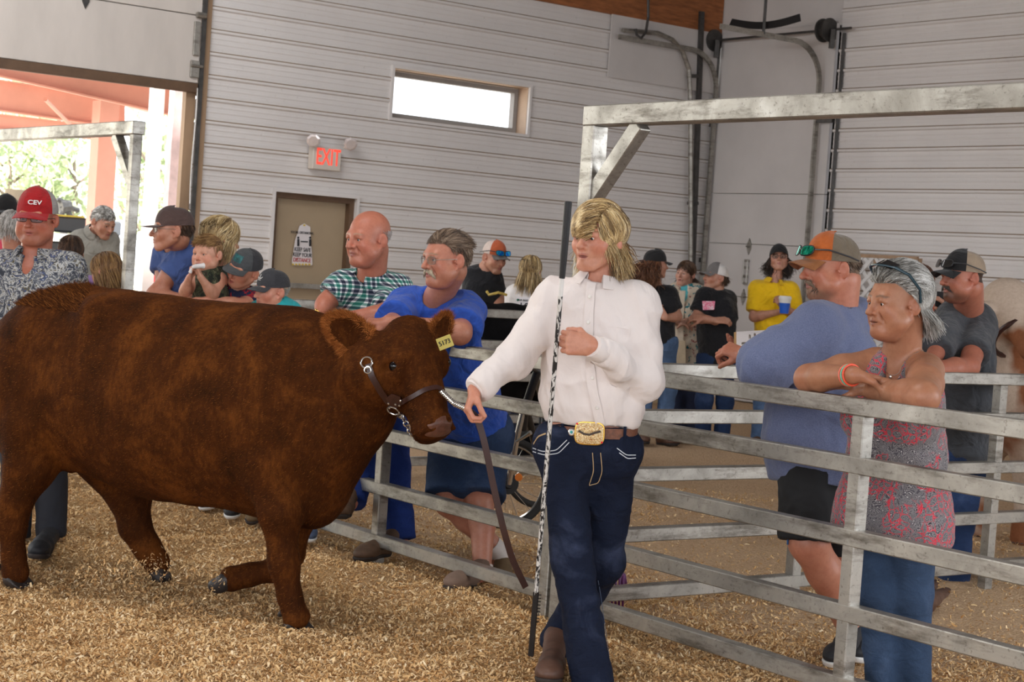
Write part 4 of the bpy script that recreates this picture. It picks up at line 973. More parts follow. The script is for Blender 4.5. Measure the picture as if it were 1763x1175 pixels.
def make_shoe(name, ank, toe, parent, m, ms, s=1.0, gz=None, high=0.09, hgt=1.0):
    """boot or shoe from the ankle over the ground to the toe tip"""
    ank = np.asarray(ank, float); toe = np.asarray(toe, float); d = toe - ank; d = nrm(d - Z3 * 0); up = nrm(Z3 - d * (Z3 @ d)) if abs(d[2]) < 0.85 else nrm(np.array([0, 0.3, 1]))
    sd = np.cross(d, up); flat = nrm(d - up * (d @ up)); L = np.linalg.norm(toe - ank); heel = ank - up * 0.0
    sole = toe - up * 0.0
    # in a frame: origin = heel bottom
    hb = ank - up * 0.085 * s; ln = nrm(toe - hb); up2 = nrm(up - ln * (up @ ln)); sd2 = np.cross(ln, up2); R = np.array([sd2, ln, up2]); LL = 0.27 * s
    h0 = toe - ln * LL
    pt = lambda x, y, z: h0 + sd2 * x * s + ln * y * s + up2 * z * s
    S = [E_(pt(0, 0.045, 0.045), np.array((0.037, 0.05, 0.045)) * s, R, 0.03), E_(pt(0, 0.19, 0.036), np.array((0.048, 0.078, 0.034)) * s, R, 0.04), C_(pt(0, 0.06, 0.055), pt(0, 0.17, 0.040), 0.042 * s, 0.038 * s, 0.04),
         K_(pt(0, 0.05, 0.05), ank + up * high * s, 0.040 * s, 0.048 * s, 0.03), P_(pt(0, 0, 0.012), -up2)]
    V, Q = solid(S, 0.006 * max(1, s)); V = folds(V, Q, 0.0025, 16, seed=int(abs(toe[0]) * 100))
    o = mesh_obj(name, V, Q, m, parent, True)
    S = [E_(pt(0, 0.045, 0.03), np.array((0.041, 0.052, 0.06)) * s, R, 0.02), E_(pt(0, 0.19, 0.03), np.array((0.052, 0.085, 0.06)) * s, R, 0.04), C_(pt(0, 0.05, 0.03), pt(0, 0.19, 0.03), 0.036 * s, 0.042 * s, 0.02), P_(pt(0, 0, -0.004), -up2), P_(pt(0, 0, 0.020), up2)]
    V, Q = solid(S, 0.006 * max(1, s)); mesh_obj('sole', V, Q, ms, o, True)
    return o
class Man:
    """joints in picture pixels with depth offsets from Y; L / R mean the side seen at the left / right of the picture"""
    def __init__(s, Y, label, group=None, name='person', hand_h=0.0035, h=0.008, fh=0.0035, D=None, n=None):
        s.Y = Y; s.D = D; s.n = UL if n is None else n; s.J = {}; s.h = h; s.fh = fh; s.hh = hand_h; s.label = label; s.group = group; s.name = name; s.sh = []; s.fine = []; s.spots = []; s.skin = SKIN; s.cat = 'person'
    def at(s, t):
        if s.D is not None: return onplane(t[0], t[1], s.n, s.D + (t[2] if len(t) > 2 else 0))
        return at(t[0], t[1], s.Y + (t[2] if len(t) > 2 else 0))
    def set(s, **k):
        for a, v in k.items(): s.J[a] = s.at(v) if isinstance(v, tuple) else np.asarray(v)
        return s
    def head(s, px, py, az, pitch=0, roll=0, size=0.235, dy=0.0, **k):
        s.H = Head(s.at((px, py, dy)), az, pitch, roll, size); s.wid = k.get('wid', 1.0); s.sh += head_shapes(s.H, **k)
        r = 0.155 * s.H.s; s.fine.append((s.H.o - r, s.H.o + r, s.fh)); return s
    def torso(s, az, cw=0.165, cd=0.105, bw=0.15, bd=0.105, hw=0.165, hd=0.115, sr=0.058, belly=0.0, neck=0.056, bust=0.0, nb=None, trap=0.045):
        J = s.J; a = math.radians(az); s.front = np.array([-math.sin(a), -math.cos(a), 0]); ms = (J['sL'] + J['sR']) / 2; mh = (J['hL'] + J['hR']) / 2
        up = nrm(ms - mh); f = nrm(s.front - up * (s.front @ up)); r = np.cross(f, up); R = np.array([r, f, up]); s.TR = R; L = np.linalg.norm(ms - mh)
        s.nb = ms + up * 0.035 - f * 0.005 if nb is None else nb; T = lambda x, y, t: mh + r * x + f * y + up * t * L
        s.T = T; s.TL = L
        sL, sR = J['sL'], J['sR']; S = [E_(T(0, 0.0, 0.70), (cw, cd, L * 0.36), R, 0.05), E_(T(0, belly, 0.38), (bw, bd, L * 0.34), R, 0.07), E_(T(0, -0.01, 0.04), (hw, hd, 0.15), R, 0.06),
            C_(sL, sR, sr, sr, 0.05), C_(s.nb, sL * 0.75 + sR * 0.25 + up * 0.01, trap, sr * 0.8, 0.05), C_(s.nb, sR * 0.75 + sL * 0.25 + up * 0.01, trap, sr * 0.8, 0.05)]
        if bust:
            for q in (-1, 1): S += [E_(T(q * cw * 0.48, cd * 0.72, 0.66), (bust * 1.15, bust, bust), R, 0.04)]
        s.tor = S; s.sh += infl(S, -0.004); s.sh += neck_shapes(s.H, s.nb, neck); return s
    def arm(s, side, r=(0.052, 0.042, 0.044, 0.028), hand=None, flesh=1.0):
        J = s.J; sh, el, wr = J['s' + side], J['e' + side], J['w' + side]; mid = el + (wr - el) * 0.3
        L = [C_(sh, sh + (el - sh) * 0.5, r[0], r[0] * 0.95, 0.03), C_(sh + (el - sh) * 0.5, el, r[0] * 0.95, r[1], 0.03), C_(el, mid, r[1], r[2], 0.03), C_(mid, wr, r[2], r[3], 0.02)]
        s.sh += L
        if hand:
            hs = hand_shapes(wr, *hand[:3], **(hand[3] if len(hand) > 3 else {})); s.sh += hs; lo, hi = bounds(hs, 0.004); s.fine.append((lo, hi, s.hh))
        return s
    def leg(s, side, r=(0.074, 0.056, 0.054, 0.038)):
        if s.cat == 'child' and r[0] > 0.06: r = (0.058, 0.045, 0.042, 0.03)
        J = s.J; h, k, a = J['h' + side], J['k' + side], J['a' + side]; c = k + (a - k) * 0.3 - nrm(s.front) * 0.012
        s.sh += [C_(h, k, r[0], r[1], 0.05), C_(k, c, r[1], r[2], 0.03), C_(c, a, r[2], r[3], 0.03), C_(a, a - Z3 * 0.03 + s.front * 0.03, r[3], 0.03, 0.02)]; return s
    def body(s, spots=(), **fs):
        V, Q = solid(s.sh, s.h, s.fine); o = mesh_obj(s.name, V, Q, M_SKIN, None, True)
        if s.group: o['group'] = s.group
        tag(o, s.label, s.cat); paint(o, V, s.skin, face_spots(s.H, s.skin, **fs) + list(spots)); s.o = o; return s
    def shirt(s, m, infl_=0.012, hem=0.0, sleeve=(0.6, 0.6), sr=(0.062, 0.066), neckr=0.066, fold=0.007, name='shirt', ffreq=9, hemn=None, flare=0.0, vneck=0.0, h=None, long=False, collar=None, extra=(), sleeveless=False, seed=1, cuff=0.04, necko=0.0, strap=None, hoodie=False):
        J = s.J; S = infl(s.tor, infl_)
        if sleeveless: S = [t for i, t in enumerate(S) if i not in (3,)] + [E_(s.T(0, 0, 0.9), (s.TL * 0.3, 0.09, 0.1), s.TR, 0.05)]
        if flare: S += [E_(s.T(0, 0.0, hem + 0.05), (s.tor[2][2][0] + infl_ + flare, s.tor[2][2][1] + infl_ + flare, 0.30), s.TR, 0.06)]
        S += list(extra)
        for sd, f in zip('LR', sleeve):
            if f is None or f == 0: continue
            sh, el, wr = J['s' + sd], J['e' + sd], J['w' + sd]
            if f <= 1: S += [K_(sh, sh + (el - sh) * f, sr[0], sr[1], 0.04)]
            else: S += [C_(sh, el, sr[0], sr[1], 0.04), K_(el, el + (wr - el) * (f - 1), sr[1] * 0.98, cuff, 0.03)]
        S += [P_(s.T(0, 0, hem), -s.TR[2] if hemn is None else -nrm(hemn), 0.01)]
        u = nrm(s.H.p(0, -0.03, -0.05) - s.nb)
        S += [EX(s.nb + u * (0.045 + necko) + s.TR[1] * 0.01, (neckr, neckr, 0.05), np.array([s.TR[0], s.TR[1], s.TR[2]]), 0.008)]
        if vneck: S += [EX(s.nb + s.TR[1] * 0.09 - s.TR[2] * vneck * 0.3, (0.035, 0.09, vneck), s.TR, 0.008)]
        if strap: S += [EX(s.T(q * strap[0], 0, 1.02), strap[1], s.TR, 0.01) for q in (-1, 1)]
        V, Q = solid(S, h or s.h); V = folds(V, Q, fold, ffreq, seed=seed); V = folds(V, Q, fold * 0.42, ffreq * 2.6, stretch=(s.TR[0] * 0.55 + s.TR[2], 0.35), seed=seed + 3)
        o = mesh_obj(name, V, Q, m, s.o, True); s.shirt_o = o; return s
    def collar(s, m, r=0.064, w=0.040, open_=0.5, parent=None, name='collar', lift=0.036, slope=0.5):
        """turned-down shirt collar, open in front"""
        u_ = nrm(s.H.p(0, -0.036, -0.05) - s.nb); c = s.nb + u_ * (lift + 0.012) + s.TR[1] * 0.004; R = s.TR; f_ = nrm(R[1] - u_ * (u_ @ R[1])); R = np.array([np.cross(f_, u_), f_, u_]); r = r + 0.004
        def F(u, v):
            t = open_ + (2 * math.pi - 2 * open_) * u; d = R[0] * math.sin(t) + R[1] * math.cos(t); fr = 0.5 + 0.5 * math.cos(t)
            if v < 0.5: return c + d * (r - 0.004 * v) + R[2] * (0.030 * v * 2 - slope * 0.03 * fr)
            q = (v - 0.5) * 2; return c + d * (r + 0.004 + 0.024 * q + 0.012 * fr * q) + R[2] * (0.030 - slope * 0.03 * fr - w * q * (0.75 + 0.5 * fr))
        b = MB(); b.add(*grid_solid(F, 30, 9, 0.003)); b.build(name, m, parent or s.shirt_o, True); return s
    def pants(s, m, infl_=0.012, r=(0.098, 0.078, 0.072), to=(1.0, 1.0), top=0.12, fold=0.006, name='jeans', shorts=False, h=None, seed=2, extra=(), stretch=None, ffreq=9):
        J = s.J; S = [E_(s.T(0, -0.01, 0.04), s.tor[2][2] + infl_, s.TR, 0.05)] + [C_(J['hL'], J['hR'], 0.10, 0.10, 0.06)]
        for sd, f in zip('LR', to):
            h_, k, a = J['h' + sd], J['k' + sd], J['a' + sd]
            if f <= 1 and shorts: S += [K_(h_, h_ + (k - h_) * f, r[0], r[1], 0.05)]
            else: S += [C_(h_, k, r[0], r[1], 0.05), K_(k, k + (a - k) * f, r[1] * 0.98, r[2], 0.04)]
        S += list(extra) + [P_(s.T(0, 0, top), s.TR[2], 0.01)]
        V, Q = solid(S, h or s.h); V = folds(V, Q, fold, ffreq, seed=seed, stretch=stretch); s.pants_o = mesh_obj(name, V, Q, m, s.o, True); return s
    def belt(s, m, z=0.13, r=None, w=0.035, name='belt', parent=None, off=0.016, tilt=0.0):
        rx, ry = (s.tor[2][2][0] + off, s.tor[2][2][1] + off) if r is None else r; b = MB()
        P = [s.T(rx * math.sin(t), -0.01 + ry * math.cos(t), z) + s.TR[2] * tilt * math.sin(t) for t in np.linspace(0, 2 * math.pi, 41)]; N_ = [s.TR[0] * math.sin(t) / rx + s.TR[1] * math.cos(t) / ry for t in np.linspace(0, 2 * math.pi, 41)]
        b.ribbon(P, N_, w, 0.005); s.belt_o = b.build(name, m, parent or s.pants_o, True); s.beltf = lambda t, o=0.0, dz=0.0: s.T((rx + o) * math.sin(t), -0.01 + (ry + o) * math.cos(t), z) + s.TR[2] * (tilt * math.sin(t) + dz); return s
M_BLACKP = mat('black_plastic', srgb(28, 28, 30), 0.35); M_GOLD = mat('gold_metal', srgb(212, 170, 80), 0.25, 0.9, 0.15, 30); M_SILVER = mat('polished_silver', srgb(215, 212, 206), 0.2, 0.9, 0.05)
M_WIRE = mat('thin_wire_frame', srgb(120, 110, 100), 0.3, 0.8)
M_CLEAR = glass_mat('spectacle_lens', (0.9, 0.92, 0.92))
M_DARKLENS = mat('dark_lens', srgb(30, 28, 28), 0.08, var=0.05, spec=0.8)
def mirror_lens(name, a, b):
    m, nt, bs = nodes(name); setin(bs, rough=0.08, metal=0.9); v = coords(nt); n = noise(nt, 60, 2, 0.5, v); r = ramp(nt, [(0.35, a), (0.65, b)], n.outputs[0]); lk(nt, r.outputs[0], bs.inputs['Base Color']); return m
M_MIRB = mirror_lens('blue_mirror_lens', srgb(20, 90, 255), srgb(60, 230, 240)); M_MIRG = mirror_lens('green_mirror_lens', srgb(10, 140, 110), srgb(60, 240, 200))
def denim(name, c, fade=0.35):
    if name in _mc: return _mc[name]
    m, nt, b = nodes(name); setin(b, rough=0.85, spec=0.2); v = coords(nt); n = noise(nt, 5, 5, 0.6, v, 0.6); f = noise(nt, 350, 2, 0.5, coords(nt, 'Object', (1, 1, 0.3)))
    lo = tuple(x * 0.7 for x in c); hi = tuple(min(1, x * (1 + fade) + 0.02) for x in c); r = ramp(nt, [(0.3, lo), (0.55, c), (0.75, hi)], n.outputs[0])
    g = ramp(nt, [(0.3, (0.78, 0.78, 0.8)), (0.7, (1, 1, 1))], f.outputs[0]); x = N(nt, 'MixRGB', blend_type='MULTIPLY'); x.inputs[0].default_value = 0.8; lk(nt, r.outputs[0], x.inputs[1]); lk(nt, g.outputs[0], x.inputs[2]); lk(nt, x.outputs[0], b.inputs['Base Color'])
    w = noise(nt, 12, 4, 0.55, coords(nt, 'Object', (1, 1, 1.6)), 1.2); bump(nt, b, w.outputs[0], 0.5, 0.02); _mc[name] = m; return m
HM = {}
def hairm(key):
    T = {'blond': [(0, srgb(88, 66, 40)), (0.35, srgb(158, 126, 80)), (0.7, srgb(216, 186, 130)), (1, srgb(248, 228, 184))], 'grey': [(0, srgb(92, 88, 82)), (0.4, srgb(150, 146, 138)), (0.8, srgb(200, 198, 192)), (1, srgb(232, 230, 226))],
         'brown': [(0, srgb(48, 32, 22)), (0.5, srgb(84, 58, 40)), (1, srgb(126, 92, 64))], 'dark': [(0, srgb(26, 20, 16)), (0.6, srgb(54, 40, 32)), (1, srgb(84, 64, 50))], 'greybrown': [(0, srgb(66, 50, 38)), (0.5, srgb(118, 94, 74)), (1, srgb(168, 146, 124))],
         'lightbrown': [(0, srgb(96, 66, 38)), (0.5, srgb(146, 108, 66)), (1, srgb(196, 158, 104))], 'sandygrey': [(0, srgb(130, 112, 88)), (1, srgb(214, 198, 172))], 'white': [(0, srgb(170, 166, 160)), (1, srgb(236, 232, 228))], 'auburn': [(0, srgb(70, 40, 26)), (0.5, srgb(116, 72, 46)), (1, srgb(160, 110, 74))]}
    if key not in HM: HM[key] = hair_mat(key + '_hair', T[key])
    return HM[key]

from mathutils.bvhtree import BVHTree
_bv = {}
def hit(o, px, py, off=0.003, d=None):
    """the point of o's surface seen at a picture position, lifted off by off"""
    if o.name not in _bv:
        me = o.data; M = o.matrix_parent_inverse if o.parent is not None else Matrix(); _bv[o.name] = BVHTree.FromPolygons([v.co for v in me.vertices], [p.vertices for p in me.polygons])
    dr = Vector(ray(px, py)); dr.normalize(); r = _bv[o.name].ray_cast(Vector((0, 0, CZ)), dr)
    if r[0] is None:
        q = _bv[o.name].find_nearest(Vector(at(px, py, d))) if d else None
        if q is None or q[0] is None: return None
        return np.array(q[0]) + np.array(q[1]) * off, np.array(q[1])
    n = np.array(r[1]); n = n if n @ np.array(dr) < 0 else -n
    return np.array(r[0]) + n * off, n
def on(o, pts, off=0.003, n=6, d=None):
    """dense path over o's surface through picture points"""
    P, N_ = [], []
    for (a, b) in zip(pts[:-1], pts[1:]):
        for t in np.linspace(0, 1, n, endpoint=False):
            h = hit(o, a[0] + (b[0] - a[0]) * t, a[1] + (b[1] - a[1]) * t, off, d)
            if h is not None: P.append(h[0]); N_.append(h[1])
    h = hit(o, pts[-1][0], pts[-1][1], off, d)
    if h is not None: P.append(h[0]); N_.append(h[1])
    if not P: P = [at(a[0], a[1], 6.85) for a in pts]; N_ = [np.array([0, -1.0, 0])] * len(pts)
    P = np.array(P); N_ = np.array(N_)
    for _ in range(2):
        if len(P) > 3: N_[1:-1] = (N_[:-2] + N_[1:-1] + N_[2:]) / 3; P[1:-1] = (P[:-2] + 2 * P[1:-1] + P[2:]) / 4
    return P, N_
def strap(name, o, pts, w, t, m, parent=None, off=0.003, n=6, d=None):
    P, N_ = on(o, pts, off, n, d); b = MB(); b.ribbon(P, N_, w, t); return b.build(name, m, parent or o, True)
def disc(b, h, r, t=0.003, n=12): b.lathe(h[0], h[1], [(r, -t), (r, t * 0.6), (r * 0.8, t)], n)
# ================================================================== the handler in the white shirt
def white_shirt():
    m, nt, b = nodes('white_cotton'); setin(b, rough=0.75, sheen=0.2, spec=0.25, sss=0.0); v = coords(nt)
    b.inputs['Base Color'].default_value = (*srgb(226, 216, 211), 1)
    a = noise(nt, 4.5, 3, 0.45, coords(nt, 'Object', (1, 1, 0.45), (0, 0.5, 0)), 2.0); f = noise(nt, 22, 3, 0.5, v, 1.0)
    mx = N(nt, 'Math', operation='MULTIPLY_ADD'); lk(nt, f.outputs[0], mx.inputs[0]); mx.inputs[1].default_value = 0.12; lk(nt, a.outputs[0], mx.inputs[2]); bump(nt, b, mx.outputs[0], 0.35, 0.05); return m
M_WSHIRT = white_shirt()
A = Man(6.4, 'person in white button-up shirt and dark jeans leading the red calf on a halter', h=0.007, fh=0.0028)
A.set(sL=(950, 520, 0.02), sR=(1098, 522, 0.0), eL=(885, 618, -0.06), wL=(818, 672, -0.16), eR=(1107, 655, -0.06), wR=(1020, 597, -0.28), hL=(968, 768), hR=(1056, 776), kL=(985, 960, -0.10), aL=(1020, 1175, -0.16), kR=(1040, 965, 0.10), aR=(957, 1112, 0.28))
A.skin = srgb(222, 160, 132)
A.head(1031, 410, 38, 3, 0, 0.245, noear=True, wid=1.02, mouth=0.004, jaw=0.95)
A.sh += [E_(A.H.p(-0.079, -0.014, -0.022), (0.008, 0.016, 0.022), A.H.R, 0.006)]
A.torso(14, cw=0.165, cd=0.11, bw=0.165, bd=0.11, hw=0.156, hd=0.108, sr=0.060)
A.arm('L', (0.044, 0.036, 0.038, 0.028), hand=((-0.30, -0.25, -0.92), (0.95, 0.1, -0.25), 1, dict(curl=0.95, s=0.95))).arm('R', (0.044, 0.036, 0.036, 0.028), hand=((-1, -0.10, 0.10), (-0.15, 1, 0.0), -1, dict(curl=1.0, s=1.02, fc=(1.05, 1.1, 1.1, 1.15), tc=0.9)))
A.leg('L').leg('R')
A.body(lip=(0.45, 0.16, 0.13), brow=srgb(140, 100, 60), rosy=0.5, hair=srgb(180, 144, 88), hairline=0.052)
eyes(A.H, A.o, 1.02, down=0.25, side=0.1)
A.shirt(M_WSHIRT, 0.016, 0.165, (1.96, 1.90), (0.073, 0.066), 0.062, 0.017, ffreq=4.2, h=0.006, cuff=0.046, seed=4, extra=[E_(A.T(0, 0.0, 0.30), (0.184, 0.132, 0.09), A.TR, 0.06)])
A.collar(M_WSHIRT, r=0.062, w=0.042, open_=0.42, lift=0.038, slope=0.6)
for sd, (w, e) in (('L', ('wL', 'eL')), ('R', ('wR', 'eR'))):
    b = MB(); d = nrm(A.J[w] - A.J[e]); c = A.J[w]; prof = [(0.043, -0.055), (0.046, -0.05), (0.042, -0.005), (0.040, 0.004), (0.034, 0.004)]; b.lathe(c, d, prof, 18); b.build('cuff', M_WSHIRT, A.shirt_o, True)
So = A.shirt_o
pl = [(1018, 488), (1014, 540), (1013, 600), (1019, 660), (1028, 705), (1034, 735)]
strap('placket', So, pl, 0.034, 0.003, M_WSHIRT, So, 0.0045, 10)
M_BTN = mat('pearl_button', srgb(226, 222, 214), 0.25, var=0.03)
for q in ((1016, 512), (1013, 556), (1014, 606), (1020, 652), (1028, 702)):
    h = hit(So, *q, 0.009); b = MB(); disc(b, h, 0.0062, 0.002); b.build('button', M_BTN, So)
def patch(name, o, poly, m, parent, off=0.003, th=0.003, n=6):
    """cloth patch over o between two picture polylines (left edge, right edge)"""
    L_, R_ = poly; rows = []
    for t in np.linspace(0, 1, n):
        def ip(pp): k = t * (len(pp) - 1); i = min(int(k), len(pp) - 2); f = k - i; return (pp[i][0] * (1 - f) + pp[i + 1][0] * f, pp[i][1] * (1 - f) + pp[i + 1][1] * f)
        a, b_ = ip(L_), ip(R_); rows.append([hit(o, a[0] + (b_[0] - a[0]) * s_, a[1] + (b_[1] - a[1]) * s_, off)[0] for s_ in np.linspace(0, 1, n)])
    P = np.array(rows); g = MB(); g.add(*grid_solid(lambda u, v: P[int(round(u * (n - 1)))][int(round(v * (n - 1)))], n, n, th)); return g.build(name, m, parent, True)
strap('pocket_edge', So, [(1034, 558), (1058, 561), (1084, 566)], 0.010, 0.002, M_WSHIRT, So, 0.003)
strap('pocket_edge', So, [(1084, 566), (1083, 580)], 0.004, 0.002, M_WSHIRT, So, 0.003)
M_JEAN = denim('dark_blue_denim', srgb(22, 30, 50), 1.3)
A.pants(M_JEAN, 0.004, (0.090, 0.072, 0.074), (1.02, 1.0), 0.155, 0.010, h=0.007, ffreq=8)
M_TAN = mat('tan_thread', srgb(190, 160, 120), 0.8); M_WTH = mat('pale_thread', srgb(200, 204, 210), 0.8)
Jo = A.pants_o
for nm, pts, mm, w in (('pocket_stitching', [(918, 772), (935, 778), (958, 776), (976, 758)], M_WTH, 0.003), ('pocket_stitching', [(918, 778), (938, 784), (962, 781), (980, 762)], M_WTH, 0.003), ('pocket_stitching', [(1062, 772), (1078, 784), (1094, 784)], M_WTH, 0.003), ('pocket_stitching', [(1066, 780), (1080, 790), (1094, 789)], M_WTH, 0.003),
                       ('pocket_stitching', [(919, 765), (927, 752), (940, 747)], M_TAN, 0.006), ('fly_stitching', [(1020, 780), (1022, 812), (1014, 835)], M_TAN, 0.0025), ('fly_stitching', [(1034, 780), (1037, 812), (1030, 832), (1014, 836)], M_TAN, 0.0025),
                       ('side_seam', [(1030, 1000), (1040, 1060), (1048, 1130)], mat('faded_seam', srgb(90, 104, 130), 0.8), 0.0022)):
    try: strap(nm, Jo, pts, w, 0.0015, mm, Jo, 0.0015)
    except Exception as ex: print('strap', nm, ex)
M_BELT = mat('tooled_brown_leather', srgb(112, 66, 42), 0.45, var=0.35, sc=60, bmp=0.6, bsc=90)
bp = [(916, 727), (935, 734), (965, 746), (1000, 756), (1030, 759), (1060, 756), (1085, 744), (1098, 735)]
def hip_ring(o, z, rx, ry, w, m, name, parent):
    pass
A.belt(M_BELT, z=0.12, w=0.038, off=0.022, tilt=0.0)
A.belt_o.name = 'belt'
bf = A.beltf
for t in (-0.95, -0.35, 0.42, 1.0): 
    b = MB(); c = bf(t, 0.004); b.bar(c - A.TR[2] * 0.028, c + A.TR[2] * 0.028, 0.011, 0.005, up=nrm(bf(t, 0.01) - bf(t, 0))); b.build('belt_loop', M_JEAN, A.belt_o)
def buckle_mat():
    m, nt, b = nodes('engraved_gold_silver'); setin(b, rough=0.3, metal=0.85); v = coords(nt); n = noise(nt, 130, 3, 0.6, v, 2.5); r = ramp(nt, [(0.35, srgb(150, 84, 46)), (0.48, srgb(206, 172, 112)), (0.6, srgb(232, 220, 186))], n.outputs[0]); lk(nt, r.outputs[0], b.inputs['Base Color']); bump(nt, b, n.outputs[0], 0.6, 0.004); return m
bc = at(1027, 758, 6.4); 
# seat the buckle on the belt
t0 = min(np.linspace(-0.8, 0.8, 81), key=lambda t: abs((bf(t) - bc) @ A.TR[0])); c = bf(t0, 0.010, 0.0); fn = nrm(bf(t0, 0.02) - bf(t0, 0)); rr = np.cross(A.TR[2], fn); 
b = MB(); R_ = np.array([rr, fn, A.TR[2]]); pr = []
def bk_(u, v): 
    t = 2 * math.pi * u; ex = 0.5; x = np.sign(math.cos(t)) * abs(math.cos(t)) ** ex * 0.052 * v; z = np.sign(math.sin(t)) * abs(math.sin(t)) ** ex * 0.040 * v; return c + rr * x + A.TR[2] * z + fn * (0.010 * (1 - v * v * 0.6))
b.add(*grid_solid(bk_, 33, 7, 0.004)); M_BUCK = buckle_mat(); bo = b.build('buckle', M_BUCK, A.belt_o, True)
b = MB(); t_ = [c + rr * 0.052 * np.sign(math.cos(t)) * abs(math.cos(t)) ** 0.5 + A.TR[2] * 0.040 * np.sign(math.sin(t)) * abs(math.sin(t)) ** 0.5 + fn * 0.005 for t in np.linspace(0, 2 * math.pi, 49)]; b.tube(t_, 0.0028, 6, cap=False); b.build('buckle_rim', M_GOLD, bo, True)
b = MB(); b.ribbon([c + rr * x + A.TR[2] * z + fn * 0.0135 for x, z in ((0.040, 0.010), (0.02, 0.004), (0, -0.004), (-0.02, -0.002), (-0.040, 0.008))][::-1], fn, 0.008, 0.003); b.build('buckle_banner', mat('dark_engraving', srgb(60, 46, 34), 0.4, 0.4), bo, True)
b = MB(); M_RED = mat('red_stone', srgb(220, 20, 24), 0.15)
for x, z in ((0.046, 0.033), (-0.046, -0.030)):
    g = MB(); g.lathe(c + rr * -x + A.TR[2] * z + fn * 0.007, fn, [(0.004, 0), (0.004, 0.002), (0.002, 0.004)], 8); g.build('red_stone', M_RED, bo)
tq = min(np.linspace(-1.5, 0.2, 81), key=lambda t: np.linalg.norm((bf(t) - at(938, 733, 6.4))[[0, 2]])); cc = bf(tq, 0.006); fq = nrm(bf(tq, 0.02) - bf(tq, 0)); g = MB(); g.lathe(cc, fq, [(0.014, 0), (0.014, 0.003), (0.010, 0.005)], 16); cn = g.build('concho', M_SILVER, A.belt_o); g = MB(); g.lathe(cc + fq * 0.005, fq, [(0.006, 0), (0.005, 0.002), (0.002, 0.003)], 10); g.build('turquoise_stone', mat('turquoise', srgb(60, 160, 160), 0.3), cn)
# blond hair, swept over the brow and hanging to the collar
def rg(x, y, z): return (z > 0.012) | ((y < 0.0) & (z > -0.055)) 
sgn = -1.0      # part sits on the side turned to the camera (-r)
def comb(p, t, q):
    x, y, z = p.T; top = (q[:, 2] > 0.055) | (q[:, 1] > 0.03)
    part = np.array([-0.035, 0.02, 0.12]); d = np.zeros_like(p)
    right = q[:, 0] > -0.048      # sweeps over the forehead to the far side
    d[top & right] = (0.62, 0.66, -0.08); d[top & ~right] = (-0.25, -0.35, -0.95)
    d[~top] = (0.0, -0.10, -1.0); d[:, 2] -= (t * 0.55) * (top & right); d[~top, 0] += 0.3 * np.sign(q[~top, 0])
    return d
Ln = lambda q: np.where((q[:, 0] > -0.048) & ((q[:, 2] > 0.055) | (q[:, 1] > 0.03)), 0.040 + np.clip(0.076 - (0.62 * q[:, 0] + 0.78 * q[:, 1]), 0, 0.2) * 0.95, 0.105)
scalp_hair(A.H, hairm('blond'), A.o, 11000, comb, Ln, r=0.0013, lift=0.010, steps=11, region=rg, jit=0.13, hug=0.16, cen=(0, -0.010, 0.038), seed=3, curl=0.0, rad=(0.081, 0.108, 0.090))
scalp_hair(A.H, hairm('lightbrown'), A.o, 900, lambda p, t, q: np.tile([0.0, -0.35, -1.0], (len(p), 1)) + np.stack([np.sign(q[:, 0]) * 0.12, q[:, 0] * 0, q[:, 0] * 0], 1), 0.085, r=0.0022, lift=0.02, steps=12, region=lambda x, y, z: (y < -0.02) & (z < 0.0) & (z > -0.06), jit=0.25, seed=5, curl=0.75, rad=(0.080, 0.101, 0.090))
M_BOOT = mat('brown_boot_leather', srgb(88, 60, 46), 0.55, var=0.25, sc=14, bmp=0.2, bsc=40); M_SOLE = mat('dark_rubber_sole', srgb(48, 40, 36), 0.8, var=0.2)
make_shoe('boot', at(957, 1118, 6.62), onz(942, 1180, 0.03), A.o, M_BOOT, M_SOLE, 1.0, high=0.05)
make_shoe('boot', at(1020, 1180, 6.24), at(1022, 1240, 6.02), A.o, M_BOOT, M_SOLE, 1.0, high=0.03)
# show stick
st = empty('show_stick', at(948, 740, 6.16)); tag(st, 'black and white show stick with black grip held upright by the handler', 'show stick')
s0, s1_ = at(978.5, 347, 6.06), at(914, 1130, 6.30); SP = lambda t: s0 + (s1_ - s0) * t
tt = lambda py: (py - 347) / (1130 - 347.0)
b = MB(); b.tube([SP(0.0), SP(0.004), SP(tt(440)), SP(tt(474))], [0.012, 0.0135, 0.0125, 0.0105], 14); b.build('grip', mat('black_rubber_grip', srgb(20, 20, 22), 0.5, var=0.1, bmp=0.4, bsc=180), st, True)
b = MB(); b.tube([SP(tt(474)), SP(tt(504))], 0.0078, 12); b.build('ferrule', M_WHITE, st, True)
def camo():
    m, nt, b = nodes('black_white_camo'); setin(b, rough=0.3); n = noise(nt, 26, 3, 0.6, coords(nt, 'Object', (2.2, 2.2, 0.6), (0.3, 0, 0)), 2.0); r = ramp(nt, [(0.46, srgb(26, 26, 28)), (0.5, srgb(206, 202, 196))], n.outputs[0], 'CONSTANT'); lk(nt, r.outputs[0], b.inputs['Base Color']); return m
b = MB(); b.tube([SP(tt(504)), SP(tt(800)), SP(tt(1020))], [0.0085, 0.0085, 0.008], 12); b.build('shaft', camo(), st, True)
b = MB(); b.bar(SP(tt(1015)), SP(1.0), 0.014, 0.018, up=(0.9, -0.3, 0)); 
for i in range(9): b.tube([SP(tt(1020 + i * 6)) + np.array([0.008, 0, 0]), SP(tt(1020 + i * 6)) + np.array([0.02, 0, 0])], 0.002, 5)
b.build('comb_end', M_BLACKP, st)
